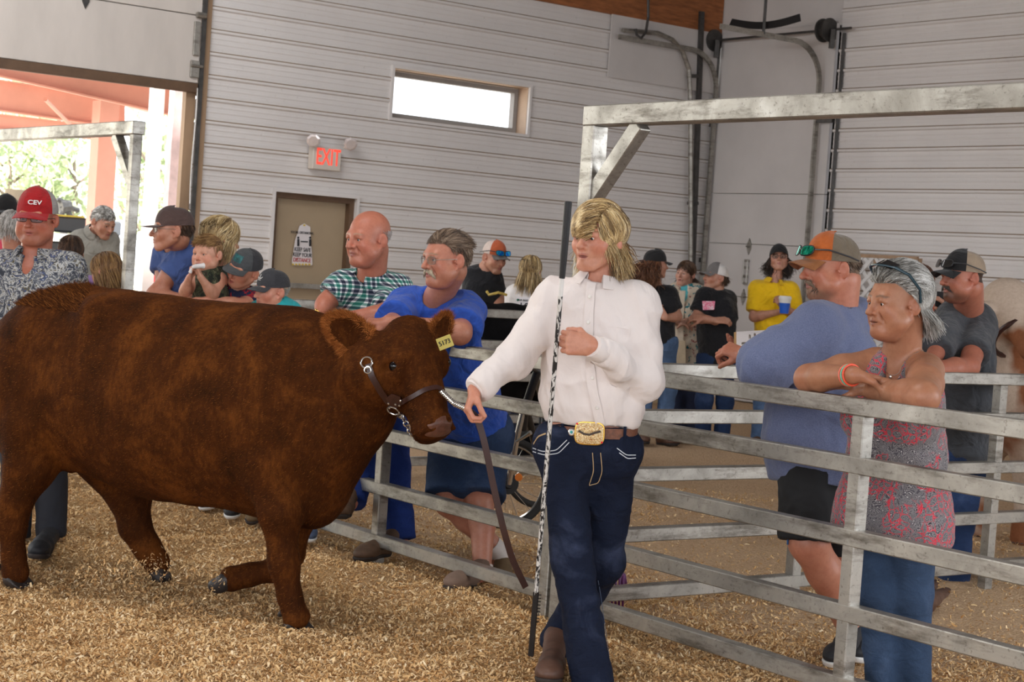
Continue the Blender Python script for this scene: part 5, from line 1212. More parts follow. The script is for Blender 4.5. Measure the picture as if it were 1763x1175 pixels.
# ================================================================== people at the fence, right side
M_STRAW = None
def paisley(name, base, c1, c2, c3, sc=34):
    m, nt, b = nodes(name); setin(b, rough=0.85, sheen=0.15); v = coords(nt)
    w = noise(nt, 12, 2, 0.5, v); ad = N(nt, 'VectorMath', operation='ADD'); mu = N(nt, 'VectorMath', operation='SCALE'); lk(nt, w.outputs['Color'], mu.inputs[0]); mu.inputs['Scale'].default_value = 0.09; lk(nt, v, ad.inputs[0]); lk(nt, mu.outputs[0], ad.inputs[1])
    vo = N(nt, 'TexVoronoi'); vo.inputs['Scale'].default_value = sc; lk(nt, ad.outputs[0], vo.inputs['Vector'])
    sn = N(nt, 'Math', operation='SINE'); m1 = N(nt, 'Math', operation='MULTIPLY'); lk(nt, vo.outputs['Distance'], m1.inputs[0]); m1.inputs[1].default_value = 22; lk(nt, m1.outputs[0], sn.inputs[0])
    r = ramp(nt, [(0.0, base), (0.18, base), (0.22, c1), (0.66, c1), (0.72, c2)], sn.outputs[0], 'CONSTANT')
    n = noise(nt, 7, 2, 0.5, v); g = ramp(nt, [(0.44, (0, 0, 0)), (0.48, (1, 1, 1))], n.outputs[0]); vo2 = N(nt, 'TexVoronoi', feature='DISTANCE_TO_EDGE'); vo2.inputs['Scale'].default_value = sc * 0.55; lk(nt, ad.outputs[0], vo2.inputs['Vector'])
    e = ramp(nt, [(0.0, (1, 1, 1)), (0.10, (0, 0, 0))], vo2.outputs['Distance']); mm = N(nt, 'Math', operation='MULTIPLY'); lk(nt, g.outputs[0], mm.inputs[0]); lk(nt, e.outputs[0], mm.inputs[1])
    x = N(nt, 'MixRGB'); lk(nt, mm.outputs[0], x.inputs[0]); lk(nt, r.outputs[0], x.inputs[1]); x.inputs[2].default_value = (*c3, 1); lk(nt, x.outputs[0], b.inputs['Base Color'])
    wv = noise(nt, 10, 3, 0.5, v, 1.0); bump(nt, b, wv.outputs[0], 0.4, 0.02); return m
M_PAIS = paisley('grey_red_paisley', srgb(78, 74, 80), srgb(206, 200, 198), srgb(48, 44, 50), srgb(214, 40, 62), 66)
G = Man(0, 'person with short grey hair and paisley tank top, arms folded on the fence', 'people leaning on the ring fence', D=5.0, h=0.008, fh=0.0028)
G.set(sL=(1508, 628, -0.04), sR=(1594, 640, -0.02), eL=(1392, 652, -0.33), wL=(1470, 646, -0.40), eR=(1590, 684, -0.32), wR=(1496, 670, -0.26), hL=(1503, 880, -0.02), hR=(1572, 886, 0.0), kL=(1508, 1030, -0.06), aL=(1520, 1195, 0.0), kR=(1572, 1030, 0.04), aR=(1574, 1195, 0.10))
G.skin = srgb(190, 134, 102)
G.head(1543, 522, 64, 4, 0, 0.252, dy=-0.12, fat=0.008, sex='f', old=1, wid=1.0, nose=1.05)
G.torso(32, cw=0.165, cd=0.12, bw=0.18, bd=0.14, hw=0.185, hd=0.15, sr=0.056, neck=0.062, bust=0.085)
G.arm('L', (0.062, 0.048, 0.050, 0.032), hand=((0.85, 0.45, -0.12), (0.1, -0.1, -1), -1, dict(curl=0.15)))
G.arm('R', (0.066, 0.052, 0.052, 0.034), hand=((-0.9, 0.40, 0.02), (0, 0, -1), 1, dict(curl=0.15)))
G.leg('L').leg('R')
G.body(lip=(0.26, 0.11, 0.085), liprad=0.8, brow=srgb(120, 90, 68), rosy=0.25, hair=srgb(140, 132, 124), hairline=0.068)
eyes(G.H, G.o, 1.0, down=0.1, side=0.1, iris=2)
G.shirt(M_PAIS, 0.008, -0.20, (None, None), neckr=0.070, fold=0.007, name='tank_top', flare=0.034, vneck=0.075, sleeveless=True, h=0.007, seed=8, ffreq=7, strap=(0.205, (0.062, 0.30, 0.16)))
G.pants(denim('mid_blue_denim', srgb(58, 76, 102)), 0.006, (0.094, 0.066, 0.060), (1.0, 1.0), 0.12, 0.007)
def ghair(p, t, q):
    d = np.zeros_like(p); d[:] = (0, -0.55, -0.62); fr = q[:, 1] > 0.0; d[fr] = (0, -1.0, 0.25 - 0.4 * t); d[:, 2] -= t * 0.5 * (q[:, 1] < 0.0); d[:, 0] += np.sign(q[:, 0]) * 0.18; return d
scalp_hair(G.H, hairm('grey'), G.o, 8500, ghair, 0.098, r=0.0015, lift=0.020, steps=9, region=lambda x, y, z: (z > 0.070 - 0.9 * np.clip(0.045 - y, 0, 0.2)) & ~((np.abs(x) > 0.06) & (z < 0.02) & (y > -0.03)) & (z > -0.06), jit=0.12, seed=2, curl=0.3, rad=(0.080, 0.101, 0.090), hug=0.30)
sg_ = MB(); H = G.H
for q in (-1, 1): sg_.tube([H.p(q * 0.066, 0.060, 0.122), H.p(q * 0.096, 0.025, 0.098), H.p(q * 0.110, -0.010, 0.05), H.p(q * 0.102, -0.02, 0.005)], 0.0055, 6)
sg_.tube([H.p(-0.066, 0.060, 0.122), H.p(-0.04, 0.078, 0.128), H.p(0, 0.088, 0.131), H.p(0.04, 0.078, 0.128), H.p(0.066, 0.060, 0.122)], 0.004, 6)
so = sg_.build('sunglasses', mat('dark_teal_plastic', srgb(24, 52, 62), 0.25), G.o, True)
for q in (-1, 1):
    l = MB(); l.add(*grid_solid(lambda u, v: H.p(q * (0.008 + 0.050 * u), 0.082 - 0.012 * u - 0.036 * v, 0.132 + 0.014 * v - 0.016 * u), 6, 6, 0.003)); l.build('lens', M_DARKLENS, so, True)
nk = MB(); th = np.linspace(-1.5, 1.5, 30); Pn = []
for t in th:
    p = G.nb + G.TR[0] * 0.075 * math.sin(t) + G.TR[1] * (0.085 * math.cos(t) - 0.015) - G.TR[2] * (0.095 * math.cos(t) ** 2 - 0.03); Pn.append(p)
_bvG = BVHTree.FromPolygons([v.co for v in G.o.data.vertices], [p.vertices for p in G.o.data.polygons])
Pn = [np.array(r[0]) + np.array(r[1]) * 0.002 for r in (_bvG.find_nearest(Vector(p)) for p in Pn)]
nk.tube(Pn, 0.0012, 5); nk.lathe(Pn[15] - G.TR[2] * 0.008 + G.TR[1] * 0.004, G.TR[1], [(0.006, 0), (0.006, 0.003), (0.002, 0.004)], 8); nk.build('necklace', M_SILVER, G.o, True)
wc = G.J['wL']; wd = nrm(G.J['wL'] - G.J['eL'])
for k, (mm, cc) in enumerate((('orange_band', srgb(240, 90, 60)), ('mint_band', srgb(120, 190, 160)), ('coral_band', srgb(230, 110, 90)))):
    r = MB(); r.ring(wc - wd * (0.012 + 0.012 * k), wd, 0.037, 0.004, 20, 6, sq=1.0); r.build('wristband', mat(mm, cc, 0.5), G.o, True)
make_shoe('shoe', G.J['aL'] , onz(1505, 1235, 0.02), G.o, mat('black_canvas', srgb(34, 34, 36), 0.8), M_WHITE, 0.95, high=0.02)
# ---- big man in the blue grey T-shirt
M_BTEE = cloth('heather_blue_knit', srgb(104, 118, 160), 0.10, wr=0.45)
def stained():
    m, nt, b = nodes('heather_blue_stained'); setin(b, rough=0.9, sheen=0.15); v = coords(nt); n = noise(nt, 14, 4, 0.6, v); f = noise(nt, 220, 2, 0.6, v); r = ramp(nt, [(0.3, srgb(92, 101, 134)), (0.7, srgb(112, 121, 152))], f.outputs[0])
    s_ = noise(nt, 11, 3, 0.6, v); d = ramp(nt, [(0.24, (0.35, 0.35, 0.38)), (0.30, (1, 1, 1))], s_.outputs[0]); x = N(nt, 'MixRGB', blend_type='MULTIPLY'); x.inputs[0].default_value = 0.6; lk(nt, r.outputs[0], x.inputs[1]); lk(nt, d.outputs[0], x.inputs[2]); lk(nt, x.outputs[0], b.inputs['Base Color'])
    w = noise(nt, 6, 4, 0.5, v, 1.0); bump(nt, b, w.outputs[0], 0.45, 0.03); return m
M_BTEE = stained()
B = Man(7.0, 'person in loose heather blue T-shirt and orange cap holding a clipboard by the fence', 'people leaning on the ring fence', h=0.009, fh=0.003)
B.set(sL=(1404, 572, -0.10), sR=(1462, 560, 0.16), eL=(1318, 630, -0.16), wL=(1284, 612, -0.06), eR=(1380, 640, 0.35), wR=(1310, 610, 0.30), hL=(1400, 800, -0.06), hR=(1442, 806, 0.12), kL=(1392, 935, -0.12), aL=(1470, 1100, 0.05), kR=(1440, 950, 0.15), aR=(1500, 1110, 0.25))
B.skin = srgb(208, 140, 112)
B.head(1430, 461, 76, 6, 0, 0.252, old=1, fat=0.012, wid=1.05, nose=1.1)
B.torso(62, cw=0.20, cd=0.155, bw=0.21, bd=0.19, hw=0.22, hd=0.19, sr=0.085, neck=0.078, trap=0.07, belly=0.02)
B.arm('L', (0.07, 0.055, 0.055, 0.036), hand=((-0.9, 0.3, 0.25), (0.2, 0.5, -0.8), 1, dict(curl=1.0))).arm('R', (0.07, 0.055, 0.05, 0.036), hand=((-0.9, 0.0, 0.1), (0.2, -0.1, 0.9), -1, dict(curl=0.4)))
B.leg('L', (0.11, 0.075, 0.07, 0.045)).leg('R', (0.11, 0.075, 0.07, 0.045))
B.body(lip=(0.35, 0.13, 0.11), brow=srgb(110, 84, 62), beard=srgb(120, 96, 76), beardst=0.7, hair=srgb(120, 100, 82), hairline=0.06, rosy=0.6)
eyes(B.H, B.o, 1.05)
B.shirt(M_BTEE, 0.020, -0.10, (1.2, 0.95), (0.112, 0.112), neckr=0.086, fold=0.012, name='t_shirt', flare=0.01, h=0.009, seed=12, ffreq=4.5, extra=[C_(B.T(0, 0.06, 0.65), B.T(0, 0.10, 0.2), 0.15, 0.17, 0.08)])
B.pants(mat('black_shorts_cloth', srgb(22, 22, 24), 0.85, var=0.15), 0.012, (0.135, 0.120, 0.12), (0.98, 0.98), 0.12, 0.009, name='shorts', shorts=True)
def beard(H, parent, hm, n, seed, ln=0.030, chin_only=False, r=0.0015, mous=True):
    reg = lambda x, y, z: (y > 0.02) & (z < -0.060) & (z > -0.115) & (np.abs(x) < 0.055) & ((z < -0.074) | (np.abs(x) > 0.025)) & (y > (0.055 if chin_only else 0.02))
    scalp_hair(H, hm, parent, n, lambda p, t, q: np.stack([p[:, 0] * 2, 0.35 + 0 * p[:, 0], -1.0 + 0 * p[:, 0]], 1), ln, r=r, lift=0.004, steps=5, region=reg, rad=(0.058, 0.068, 0.078), cen=(0, 0.024, -0.032), jit=0.25, seed=seed, name='beard')
def moustache(H, parent, hm, n=420, seed=1, w=0.030, drop=0.018, r=0.0018, ln=0.03):
    g = np.random.default_rng(seed); x = g.uniform(-w, w, n); P = []
    for t in np.linspace(0, 1, 6): P.append(np.stack([x + np.sign(x) * t * ln * 0.55, 0.0985 - 9 * x * x + 0.004 * math.sin(t * 3.1) - 0.008 * t, -0.048 + g.normal(0, 0.0025, n) - t * drop * (0.5 + np.abs(x) / w * 0.8)], 1))
    strands('moustache', H.pts(np.stack(P, 1).reshape(-1, 3)).reshape(n, 6, 3), r, 0.0005, hm, parent, g.random(n))
beard(B.H, B.o, hairm('greybrown'), 2200, 4, 0.026, chin_only=True); moustache(B.H, B.o, hairm('greybrown'), 400, 5)
scalp_hair(B.H, hairm('greybrown'), B.o, 1100, lambda p, t, q: np.tile([0, -0.5, -1.0], (len(p), 1)), 0.022, r=0.0014, lift=0.003, steps=4, region=lambda x, y, z: (y < 0.0) & (z < 0.03) & (z > -0.055) & ~((np.abs(x) > 0.062) & (y > -0.025)), jit=0.2, seed=3)
M_ORC = cloth('orange_twill', srgb(176, 92, 42), 0.2); M_OLV = cloth('olive_mesh', srgb(112, 100, 84), 0.15); M_ORV = cloth('tan_twill', srgb(150, 96, 56), 0.25)
cap(B.H, B.o, M_ORC, M_OLV, M_ORV, tilt=6, curve=0.022, wid=1.06)
def cap_shades(H, parent, ml, up=0.052, back=-0.01, wid=1.08, mf=None, fw=0.0):
    """sunglasses resting on the front of a cap"""
    g = MB(); w, h = 0.030, 0.018
    for q in (-1, 1):
        pts = []
        for t in np.linspace(0, 2 * math.pi, 21):
            x = q * 0.034 + w * np.sign(math.cos(t)) * abs(math.cos(t)) ** 0.7; z = h * np.sign(math.sin(t)) * abs(math.sin(t)) ** 0.7; pts.append(H.p(x * wid, 0.118 + fw - 5.0 * x * x - z * 0.45, up + z))
        g.tube(pts, 0.0030, 6, cap=False); g.tube([H.p(q * 0.058 * wid, 0.098 + fw, up + 0.004), H.p(q * 0.092 * wid, 0.05, up + 0.0), H.p(q * 0.094 * wid, -0.03, up - 0.028), H.p(q * 0.088 * wid, -0.07, up - 0.045)], 0.0032, 6)
    g.tube([H.p(-0.012, 0.116 + fw, up + 0.004), H.p(0, 0.118 + fw, up + 0.007), H.p(0.012, 0.116 + fw, up + 0.004)], 0.0025, 6)
    o = g.build('sunglasses', mf or M_BLACKP, parent, True)
    for q in (-1, 1):
        l = MB(); l.add(*grid_solid(lambda u, v: (lambda x, z: H.p(x * wid, 0.119 + fw - 5.0 * x * x - z * 0.45, up + z))(q * 0.034 + w * 0.97 * (2 * u - 1), h * 0.95 * (2 * v - 1) * (1 - 0.3 * (2 * u - 1) ** 4)), 7, 6, 0.002)); l.build('lens', ml, o, True)
    return o
cap_shades(B.H, B.o, M_MIRG, up=0.068, wid=1.12)
M_BLKS = mat('black_shoe', srgb(30, 30, 34), 0.7)
make_shoe('shoe', B.J['aL'] + Z3 * 0.02, onz(1428, 1150, 0.03), B.o, M_BLKS, M_WHITE, 1.0, high=0.02); make_shoe('shoe', B.J['aR'] + Z3 * 0.02, onz(1470, 1140, 0.03), B.o, M_BLKS, M_WHITE, 1.0, high=0.02)
for a in 'LR':
    k = MB(); w = B.J['a' + a]; k.tube([w + Z3 * 0.05, w - Z3 * 0.03], [0.048, 0.05], 14); k.build('sock', mat('white_sock', srgb(214, 206, 200), 0.9), B.o, True)
w = MB(); w.tube([B.T(-0.02, 0.20, 0.0) + np.array([0, -0.05, -0.1]), B.T(-0.02, 0.20, 0.0) + np.array([0.01, -0.06, -0.3])], 0.004, 6); w.build('drawcord', mat('blue_cord', srgb(40, 80, 130), 0.7), B.o, True)
# clipboard
cb_ = MB(); c0 = B.at((1300, 585, 0.06)); Rc = np.array([nrm((0.9, -0.1, 0.12)), nrm((0.1, 0.95, 0.25)), nrm(np.cross((0.9, -0.1, 0.12), (0.1, 0.95, 0.25)))])
cb_.box(c0, (0.085, 0.12, 0.002), Rc, 0.001); cbo = cb_.build('clipboard', mat('tan_hardboard', srgb(190, 150, 98), 0.5)); tag(cbo, 'tan clipboard with white papers and a silver clip in the hand by the fence', 'clipboard')
k = MB(); k.box(c0 + Rc[2] * 0.005, (0.075, 0.105, 0.002), Rc); k.build('paper', mat('white_paper', srgb(226, 220, 220), 0.8), cbo)
k = MB(); cc = c0 + Rc[1] * -0.10 + Rc[2] * 0.012; k.box(cc, (0.055, 0.018, 0.005), Rc, 0.002)
for i in range(3): k.ring(cc + Rc[2] * 0.02 + Rc[0] * (i - 1) * 0.02, Rc[0], 0.016 + 0.004 * (i == 1), 0.0045, 16, 6)
k.build('clip', M_SILVER, cbo, True)
wt = MB(); wq = B.J['wL']; wv_ = nrm(B.J['wL'] - B.J['eL']); wt.ring(wq, wv_, 0.040, 0.006, 20, 6); wt.lathe(wq + np.array([-0.01, -0.04, 0.0]), (-0.2, -1, 0.1), [(0.02, 0), (0.02, 0.006), (0.015, 0.008)], 16); wt.build('wristwatch', M_SILVER, B.o, True)
# ---- man in charcoal T-shirt
D2 = float(np.array([*(FP(sG, 0)[:2]), 0]) @ UF)
Gy = Man(0, 'bearded person in charcoal T-shirt and black and tan cap leaning on the rear fence', 'people leaning on the ring fence', D=D2 + 0.32, n=UF, h=0.009, fh=0.0035)
Gy.set(sL=(1640, 548, 0.06), sR=(1690, 556, -0.02), eL=(1600, 632, -0.2), wL=(1560, 640, -0.3), eR=(1668, 632, -0.26), wR=(1585, 640, -0.33), hL=(1622, 790, 0.12), hR=(1668, 792, 0.1), kL=(1625, 905, 0.10), aL=(1618, 1028, 0.0), kR=(1648, 908, 0.06), aR=(1640, 1040, -0.16))
Gy.skin = srgb(190, 122, 98)
Gy.head(1657, 477, 72, 4, 0, 0.255, dy=-0.1, wid=1.04, fat=0.006)
Gy.torso(60, cw=0.185, cd=0.135, bw=0.19, bd=0.16, hw=0.185, hd=0.15, sr=0.07, neck=0.07)
Gy.arm('L').arm('R', (0.066, 0.052, 0.054, 0.034), hand=((-1, 0.1, 0), (0, 0.3, -0.8), 1, dict(curl=0.4))).leg('L').leg('R')
Gy.body(lip=(0.33, 0.13, 0.11), brow=srgb(50, 36, 28), beard=srgb(70, 48, 36), beardst=0.75, stubble=srgb(110, 80, 64), hair=srgb(60, 46, 38), hairline=0.06)
eyes(Gy.H, Gy.o, 1.04, iris=2)
Gy.shirt(cloth('charcoal_knit', srgb(66, 68, 72), 0.15, wr=0.5), 0.014, 0.03, (0.72, 0.72), (0.085, 0.088), neckr=0.076, fold=0.010, name='t_shirt', h=0.009, seed=22, ffreq=5)
Gy.pants(denim('blue_denim_b', srgb(40, 58, 92)), 0.01, (0.105, 0.085, 0.08), (1, 1), 0.12, 0.009)
cap(Gy.H, Gy.o, cloth('black_twill', srgb(34, 33, 34)), cloth('tan_mesh', srgb(150, 132, 112)), cloth('black_twill', srgb(34, 33, 34)), tilt=6, curve=0.022, wid=1.05)
cap_shades(Gy.H, Gy.o, M_DARKLENS, up=0.066, wid=1.1)
beard(Gy.H, Gy.o, hairm('dark'), 1200, 9, 0.016, chin_only=True); moustache(Gy.H, Gy.o, hairm('dark'), 150, 6, drop=0.02)
make_shoe('boot', Gy.J['aR'] + Z3 * 0.03, onz(1578, 1058, 0.02), Gy.o, M_BOOT, M_SOLE, 1.02, high=0.02); make_shoe('boot', Gy.J['aL'] + Z3 * 0.03, onz(1574, 1035, 0.02), Gy.o, M_BOOT, M_SOLE, 1.02, high=0.02)
# ---- someone behind the grey haired woman, only hair, sunglasses and a raised phone showing
Bh = Man(9.9, 'person with auburn hair and rust coloured top half hidden behind the grey haired woman', h=0.012, fh=0.006)
Bh.set(sL=(1560, 535), sR=(1620, 538), eL=(1555, 590, -0.1), wL=(1580, 560, -0.25), eR=(1640, 580, -0.15), wR=(1623, 556, -0.3), hL=(1575, 690), hR=(1612, 690), kL=(1575, 800), aL=(1575, 910), kR=(1612, 800), aR=(1612, 910))
Bh.head(1583, 492, 10, 0, 0, 0.22, sex='f').torso(10, cw=0.15, cd=0.1).arm('L').arm('R', hand=((0, -0.2, 1), (-1, 0, 0), 1, dict(curl=0.5))).leg('L').leg('R').body(hair=srgb(150, 90, 50), brow=srgb(110, 70, 50))
Bh.shirt(cloth('rust_cloth', srgb(150, 74, 50)), 0.014, -0.2, (0.9, 0.9)); Bh.pants(denim('blue_denim_b', srgb(40, 58, 92)), 0.01)
scalp_hair(Bh.H, hairm('auburn'), Bh.o, 900, lambda p, t, q: np.tile([0, -0.3, -1.0], (len(p), 1)), 0.13, r=0.003, lift=0.012, steps=7, region=lambda x, y, z: z > 0.03, hug=0.15)
glasses(Bh.H, Bh.o, M_BLACKP, M_DARKLENS, z=0.075, y=0.088, name='sunglasses')
ph = MB(); ph.box(Bh.J['wR'] + np.array([-0.02, -0.02, 0.10]), (0.036, 0.005, 0.07), None, 0.003); tag(ph.build('phone', M_BLACKP), 'black phone held up beside the charcoal shirt', 'phone')
# ================================================================== people at the fence, left side
def plaid():
    m, nt, b = nodes('teal_plaid'); setin(b, rough=0.85, sheen=0.15); v = coords(nt, 'Object', (1, 1, 1), (0, 0, -0.8)); sp = N(nt, 'SeparateXYZ'); lk(nt, v, sp.inputs[0])
    def stripes(o, f, lo):
        m1 = N(nt, 'Math', operation='MULTIPLY'); lk(nt, sp.outputs[o], m1.inputs[0]); m1.inputs[1].default_value = f; fr = N(nt, 'Math', operation='FRACT'); lk(nt, m1.outputs[0], fr.inputs[0]); return fr.outputs[0]
    cols = [(0.0, srgb(24, 40, 78)), (0.16, srgb(24, 40, 78)), (0.17, srgb(236, 240, 240)), (0.36, srgb(236, 240, 240)), (0.37, srgb(20, 140, 126)), (0.66, srgb(20, 140, 126)), (0.67, srgb(236, 240, 240)), (0.84, srgb(236, 240, 240)), (0.85, srgb(24, 40, 78))]
    A_ = ramp(nt, cols[:], stripes('X', 26, 0), 'CONSTANT'); B_ = ramp(nt, cols[:], stripes('Z', 24, 0), 'CONSTANT'); x = N(nt, 'MixRGB', blend_type='MULTIPLY'); x.inputs[0].default_value = 1.0; lk(nt, A_.outputs[0], x.inputs[1]); lk(nt, B_.outputs[0], x.inputs[2])
    y = N(nt, 'MixRGB'); y.inputs[0].default_value = 0.38; av = N(nt, 'MixRGB'); av.inputs[0].default_value = 0.5; lk(nt, A_.outputs[0], av.inputs[1]); lk(nt, B_.outputs[0], av.inputs[2]); lk(nt, x.outputs[0], y.inputs[1]); lk(nt, av.outputs[0], y.inputs[2]); lk(nt, y.outputs[0], b.inputs['Base Color'])
    w = noise(nt, 8, 3, 0.5, v, 1.0); bump(nt, b, w.outputs[0], 0.4, 0.02); return m
M_PLAID = plaid()
LEAN = 'people leaning on the ring fence'
Ba = Man(8.7, 'bald person in teal plaid short sleeved shirt with gold watch leaning on the fence', LEAN, h=0.009, fh=0.0035)
Ba.set(sL=(594, 494, 0.0), sR=(680, 500, -0.05), eL=(562, 520, -0.05), wL=(549, 544, -0.15), eR=(664, 544, -0.25), wR=(600, 548, -0.24), hL=(612, 690, 0.32), hR=(668, 695, 0.26), kL=(620, 790, 0.12), aL=(602, 866, -0.05), kR=(674, 812, 0.06), aR=(688, 930, -0.02))
Ba.skin = srgb(210, 138, 112)
Ba.head(634, 411, 44, 6, 0, 0.262, dy=-0.15, wid=1.02, fat=0.004, nose=1.1, old=1)
Ba.torso(42, cw=0.185, cd=0.13, bw=0.19, bd=0.16, hw=0.18, hd=0.14, sr=0.068, neck=0.062)
Ba.arm('L', hand=((-0.95, -0.2, -0.15), (0.0, 0.3, -1), 1, dict(curl=1.2, s=1.05))).arm('R', (0.062, 0.048, 0.050, 0.034), hand=((-0.95, -0.1, -0.05), (0, 0.2, -1), 1, dict(curl=1.2, s=1.05))).leg('L').leg('R')
Ba.body(lip=(0.40, 0.15, 0.13), brow=srgb(176, 140, 116), rosy=0.6)
eyes(Ba.H, Ba.o, 1.02, iris=1, side=0.1)
Ba.shirt(M_PLAID, 0.014, 0.0, (0.72, 0.80), (0.080, 0.082), neckr=0.070, fold=0.010, h=0.009, seed=32, ffreq=5); Ba.collar(M_PLAID, r=0.068, w=0.040, open_=0.5)
scalp_hair(Ba.H, hairm('white'), Ba.o, 900, lambda p, t, q: np.tile([0, -0.5, -1.0], (len(p), 1)), 0.010, r=0.0009, lift=0.001, steps=3, region=lambda x, y, z: (y < -0.02) & (z < 0.035) & (z > -0.05), jit=0.2, seed=3)
Ba.pants(denim('royal_blue_denim', srgb(34, 56, 120)), 0.01, (0.105, 0.088, 0.082), (0.98, 1.0), 0.1, 0.011, ffreq=6)
M_BOOT2 = mat('worn_brown_boot', srgb(92, 68, 50), 0.7, var=0.3, sc=12, bmp=0.3, bsc=50)
make_shoe('boot', Ba.J['aL'] + Z3 * 0.02, at(578, 893, 8.28), Ba.o, M_BOOT2, M_SOLE, 1.0, high=0.03); make_shoe('boot', Ba.J['aR'] + Z3 * 0.02, onz(612, 968, 0.03), Ba.o, M_BOOT2, M_SOLE, 1.0, high=0.03)
w = MB(); wp = at(547, 545, 8.52); w.ring(wp, (0.8, 0.2, 0.3), 0.034, 0.006, 20, 6); w.lathe(wp + np.array([-0.003, -0.034, 0.012]), (-0.1, -1, 0.3), [(0.017, 0), (0.017, 0.006), (0.012, 0.008)], 16); wo = w.build('wristwatch', M_GOLD, Ba.o, True)
w = MB(); w.lathe(wp + np.array([-0.004, -0.042, 0.014]), (-0.1, -1, 0.3), [(0.011, 0), (0.011, 0.0015)], 14); w.build('watch_face', mat('green_watch_face', srgb(20, 110, 80), 0.2), wo)
# forearm and fist hanging over the rail, at the left
# ---- moustached man in royal blue T-shirt
Bl = Man(8.2, 'person with glasses and grey moustache in royal blue T-shirt and denim shorts', LEAN, h=0.009, fh=0.0032)
Bl.set(sL=(700, 530, 0.0), sR=(800, 538, -0.05), eL=(672, 560, -0.25), wL=(730, 572, -0.30), eR=(792, 574, -0.30), wR=(668, 556, -0.36), hL=(786, 742, 0.32), hR=(838, 748, 0.26), kL=(772, 866, 0.10), aL=(866, 958, 0.24), kR=(826, 866, 0.05), aR=(830, 985, -0.06))
Bl.skin = srgb(206, 142, 116)
Bl.head(768, 446, 54, 5, 0, 0.252, dy=-0.25, wid=1.02, fat=0.004, old=1)
Bl.torso(50, cw=0.19, cd=0.14, bw=0.20, bd=0.17, hw=0.19, hd=0.16, sr=0.072, neck=0.060)
Bl.arm('L').arm('R', (0.066, 0.050, 0.052, 0.034), hand=((-0.95, -0.15, -0.02), (0, 0.2, -1), 1, dict(curl=1.3, s=1.05))).leg('L', (0.09, 0.062, 0.060, 0.042)).leg('R', (0.09, 0.062, 0.060, 0.042))
Bl.body(lip=(0.42, 0.17, 0.15), brow=srgb(150, 118, 92), rosy=0.55, hair=srgb(120, 98, 80), hairline=0.066)
eyes(Bl.H, Bl.o, 1.02, side=0.1)
Bl.shirt(cloth('royal_blue_knit', srgb(46, 84, 178), 0.12, wr=0.5), 0.016, -0.02, (0.80, 0.80), (0.088, 0.098), neckr=0.068, fold=0.012, name='t_shirt', h=0.009, seed=42, ffreq=4.5)
Bl.pants(denim('shorts_denim', srgb(44, 62, 92)), 0.014, (0.125, 0.118, 0.1), (0.93, 0.93), 0.1, 0.010, name='shorts', shorts=True, ffreq=6)
scalp_hair(Bl.H, hairm('greybrown'), Bl.o, 3600, lambda p, t, q: np.where((q[:, 2] > 0.05)[:, None], np.array([0.35, -0.75, -0.15]), np.array([0, -0.45, -1.0])) , lambda q: np.where(q[:, 2] > 0.05, 0.045, 0.022), r=0.0014, lift=0.005, steps=6, region=lambda x, y, z: ((z > 0.068 - 0.8 * np.clip(0.05 - y, 0, 0.2)) | ((y < -0.02) & (z > -0.055))) & ~((np.abs(x) > 0.062) & (z < 0.03) & (y > -0.03)), jit=0.09, seed=13, rad=(0.078, 0.101, 0.087))
moustache(Bl.H, Bl.o, hairm('sandygrey'), 700, 7, w=0.030, drop=0.024)
glasses(Bl.H, Bl.o, M_WIRE, M_CLEAR, w=0.022, h=0.016, r=0.0011, z=-0.003)
M_SHOE = mat('taupe_suede', srgb(120, 98, 84), 0.85, var=0.2, bmp=0.2); M_SHOE2 = mat('olive_brown_suede', srgb(104, 84, 58), 0.85, var=0.2, bmp=0.2)
make_shoe('shoe', Bl.J['aR'] + Z3 * 0.02, onz(770, 1018, 0.03), Bl.o, M_SHOE, M_SOLE, 1.0, high=0.0); 
make_shoe('shoe', Bl.J['aL'] + Z3 * 0.01, at(862, 1022, 8.28), Bl.o, M_SHOE2, M_SOLE, 1.0, high=0.0)
for a, z in (('aL', 0), ('aR', 0)):
    k = MB(); w = Bl.J[a]; d = nrm(Bl.J['k' + a[1]] - w); k.tube([w + d * (0.09 if a == 'aL' else 0.03), w - d * 0.03], [0.052, 0.050], 14); k.build('sock', mat('white_sock', srgb(214, 206, 200), 0.9), Bl.o, True)
# ---- teen with brown cap
Te = Man(10.0, 'youth in blue T-shirt, brown cap and thin glasses leaning on the fence rail', LEAN, h=0.010, fh=0.004)
Te.set(sL=(288, 438, 0.15), sR=(320, 440, 0.0), eL=(278, 500, 0.05), wL=(320, 515, 0.0), eR=(266, 508, -0.05), wR=(325, 518, -0.12), hL=(335, 590, 0.25), hR=(355, 590, 0.15), kL=(330, 720), aL=(325, 830), kR=(350, 720), aR=(345, 830))
Te.skin = srgb(212, 152, 124)
Te.head(297, 396, 72, 2, 0, 0.25, dy=-0.1).torso(65, cw=0.17, cd=0.11, bw=0.15, bd=0.11, hw=0.15, hd=0.12, sr=0.06)
Te.arm('L').arm('R', (0.055, 0.044, 0.042, 0.03), hand=((1, 0.1, 0), (0, 0, -1), 1, dict(curl=0.4))).leg('L').leg('R').body(brow=srgb(90, 60, 44), hair=srgb(96, 68, 48), rosy=0.4)
eyes(Te.H, Te.o)
Te.shirt(cloth('slate_blue_knit', srgb(72, 94, 150), 0.12, wr=0.45), 0.014, -0.05, (0.5, 0.52), (0.078, 0.082), neckr=0.066, fold=0.010, name='t_shirt', h=0.010, seed=52, ffreq=5); Te.pants(denim('blue_denim_b', srgb(40, 58, 92)), 0.01)
M_BRC = cloth('brown_wool', srgb(84, 66, 62), 0.12); cap(Te.H, Te.o, M_BRC, M_BRC, M_BRC, tilt=-3, curve=0.006, brim=0.075, droop=0.05, height=0.095)
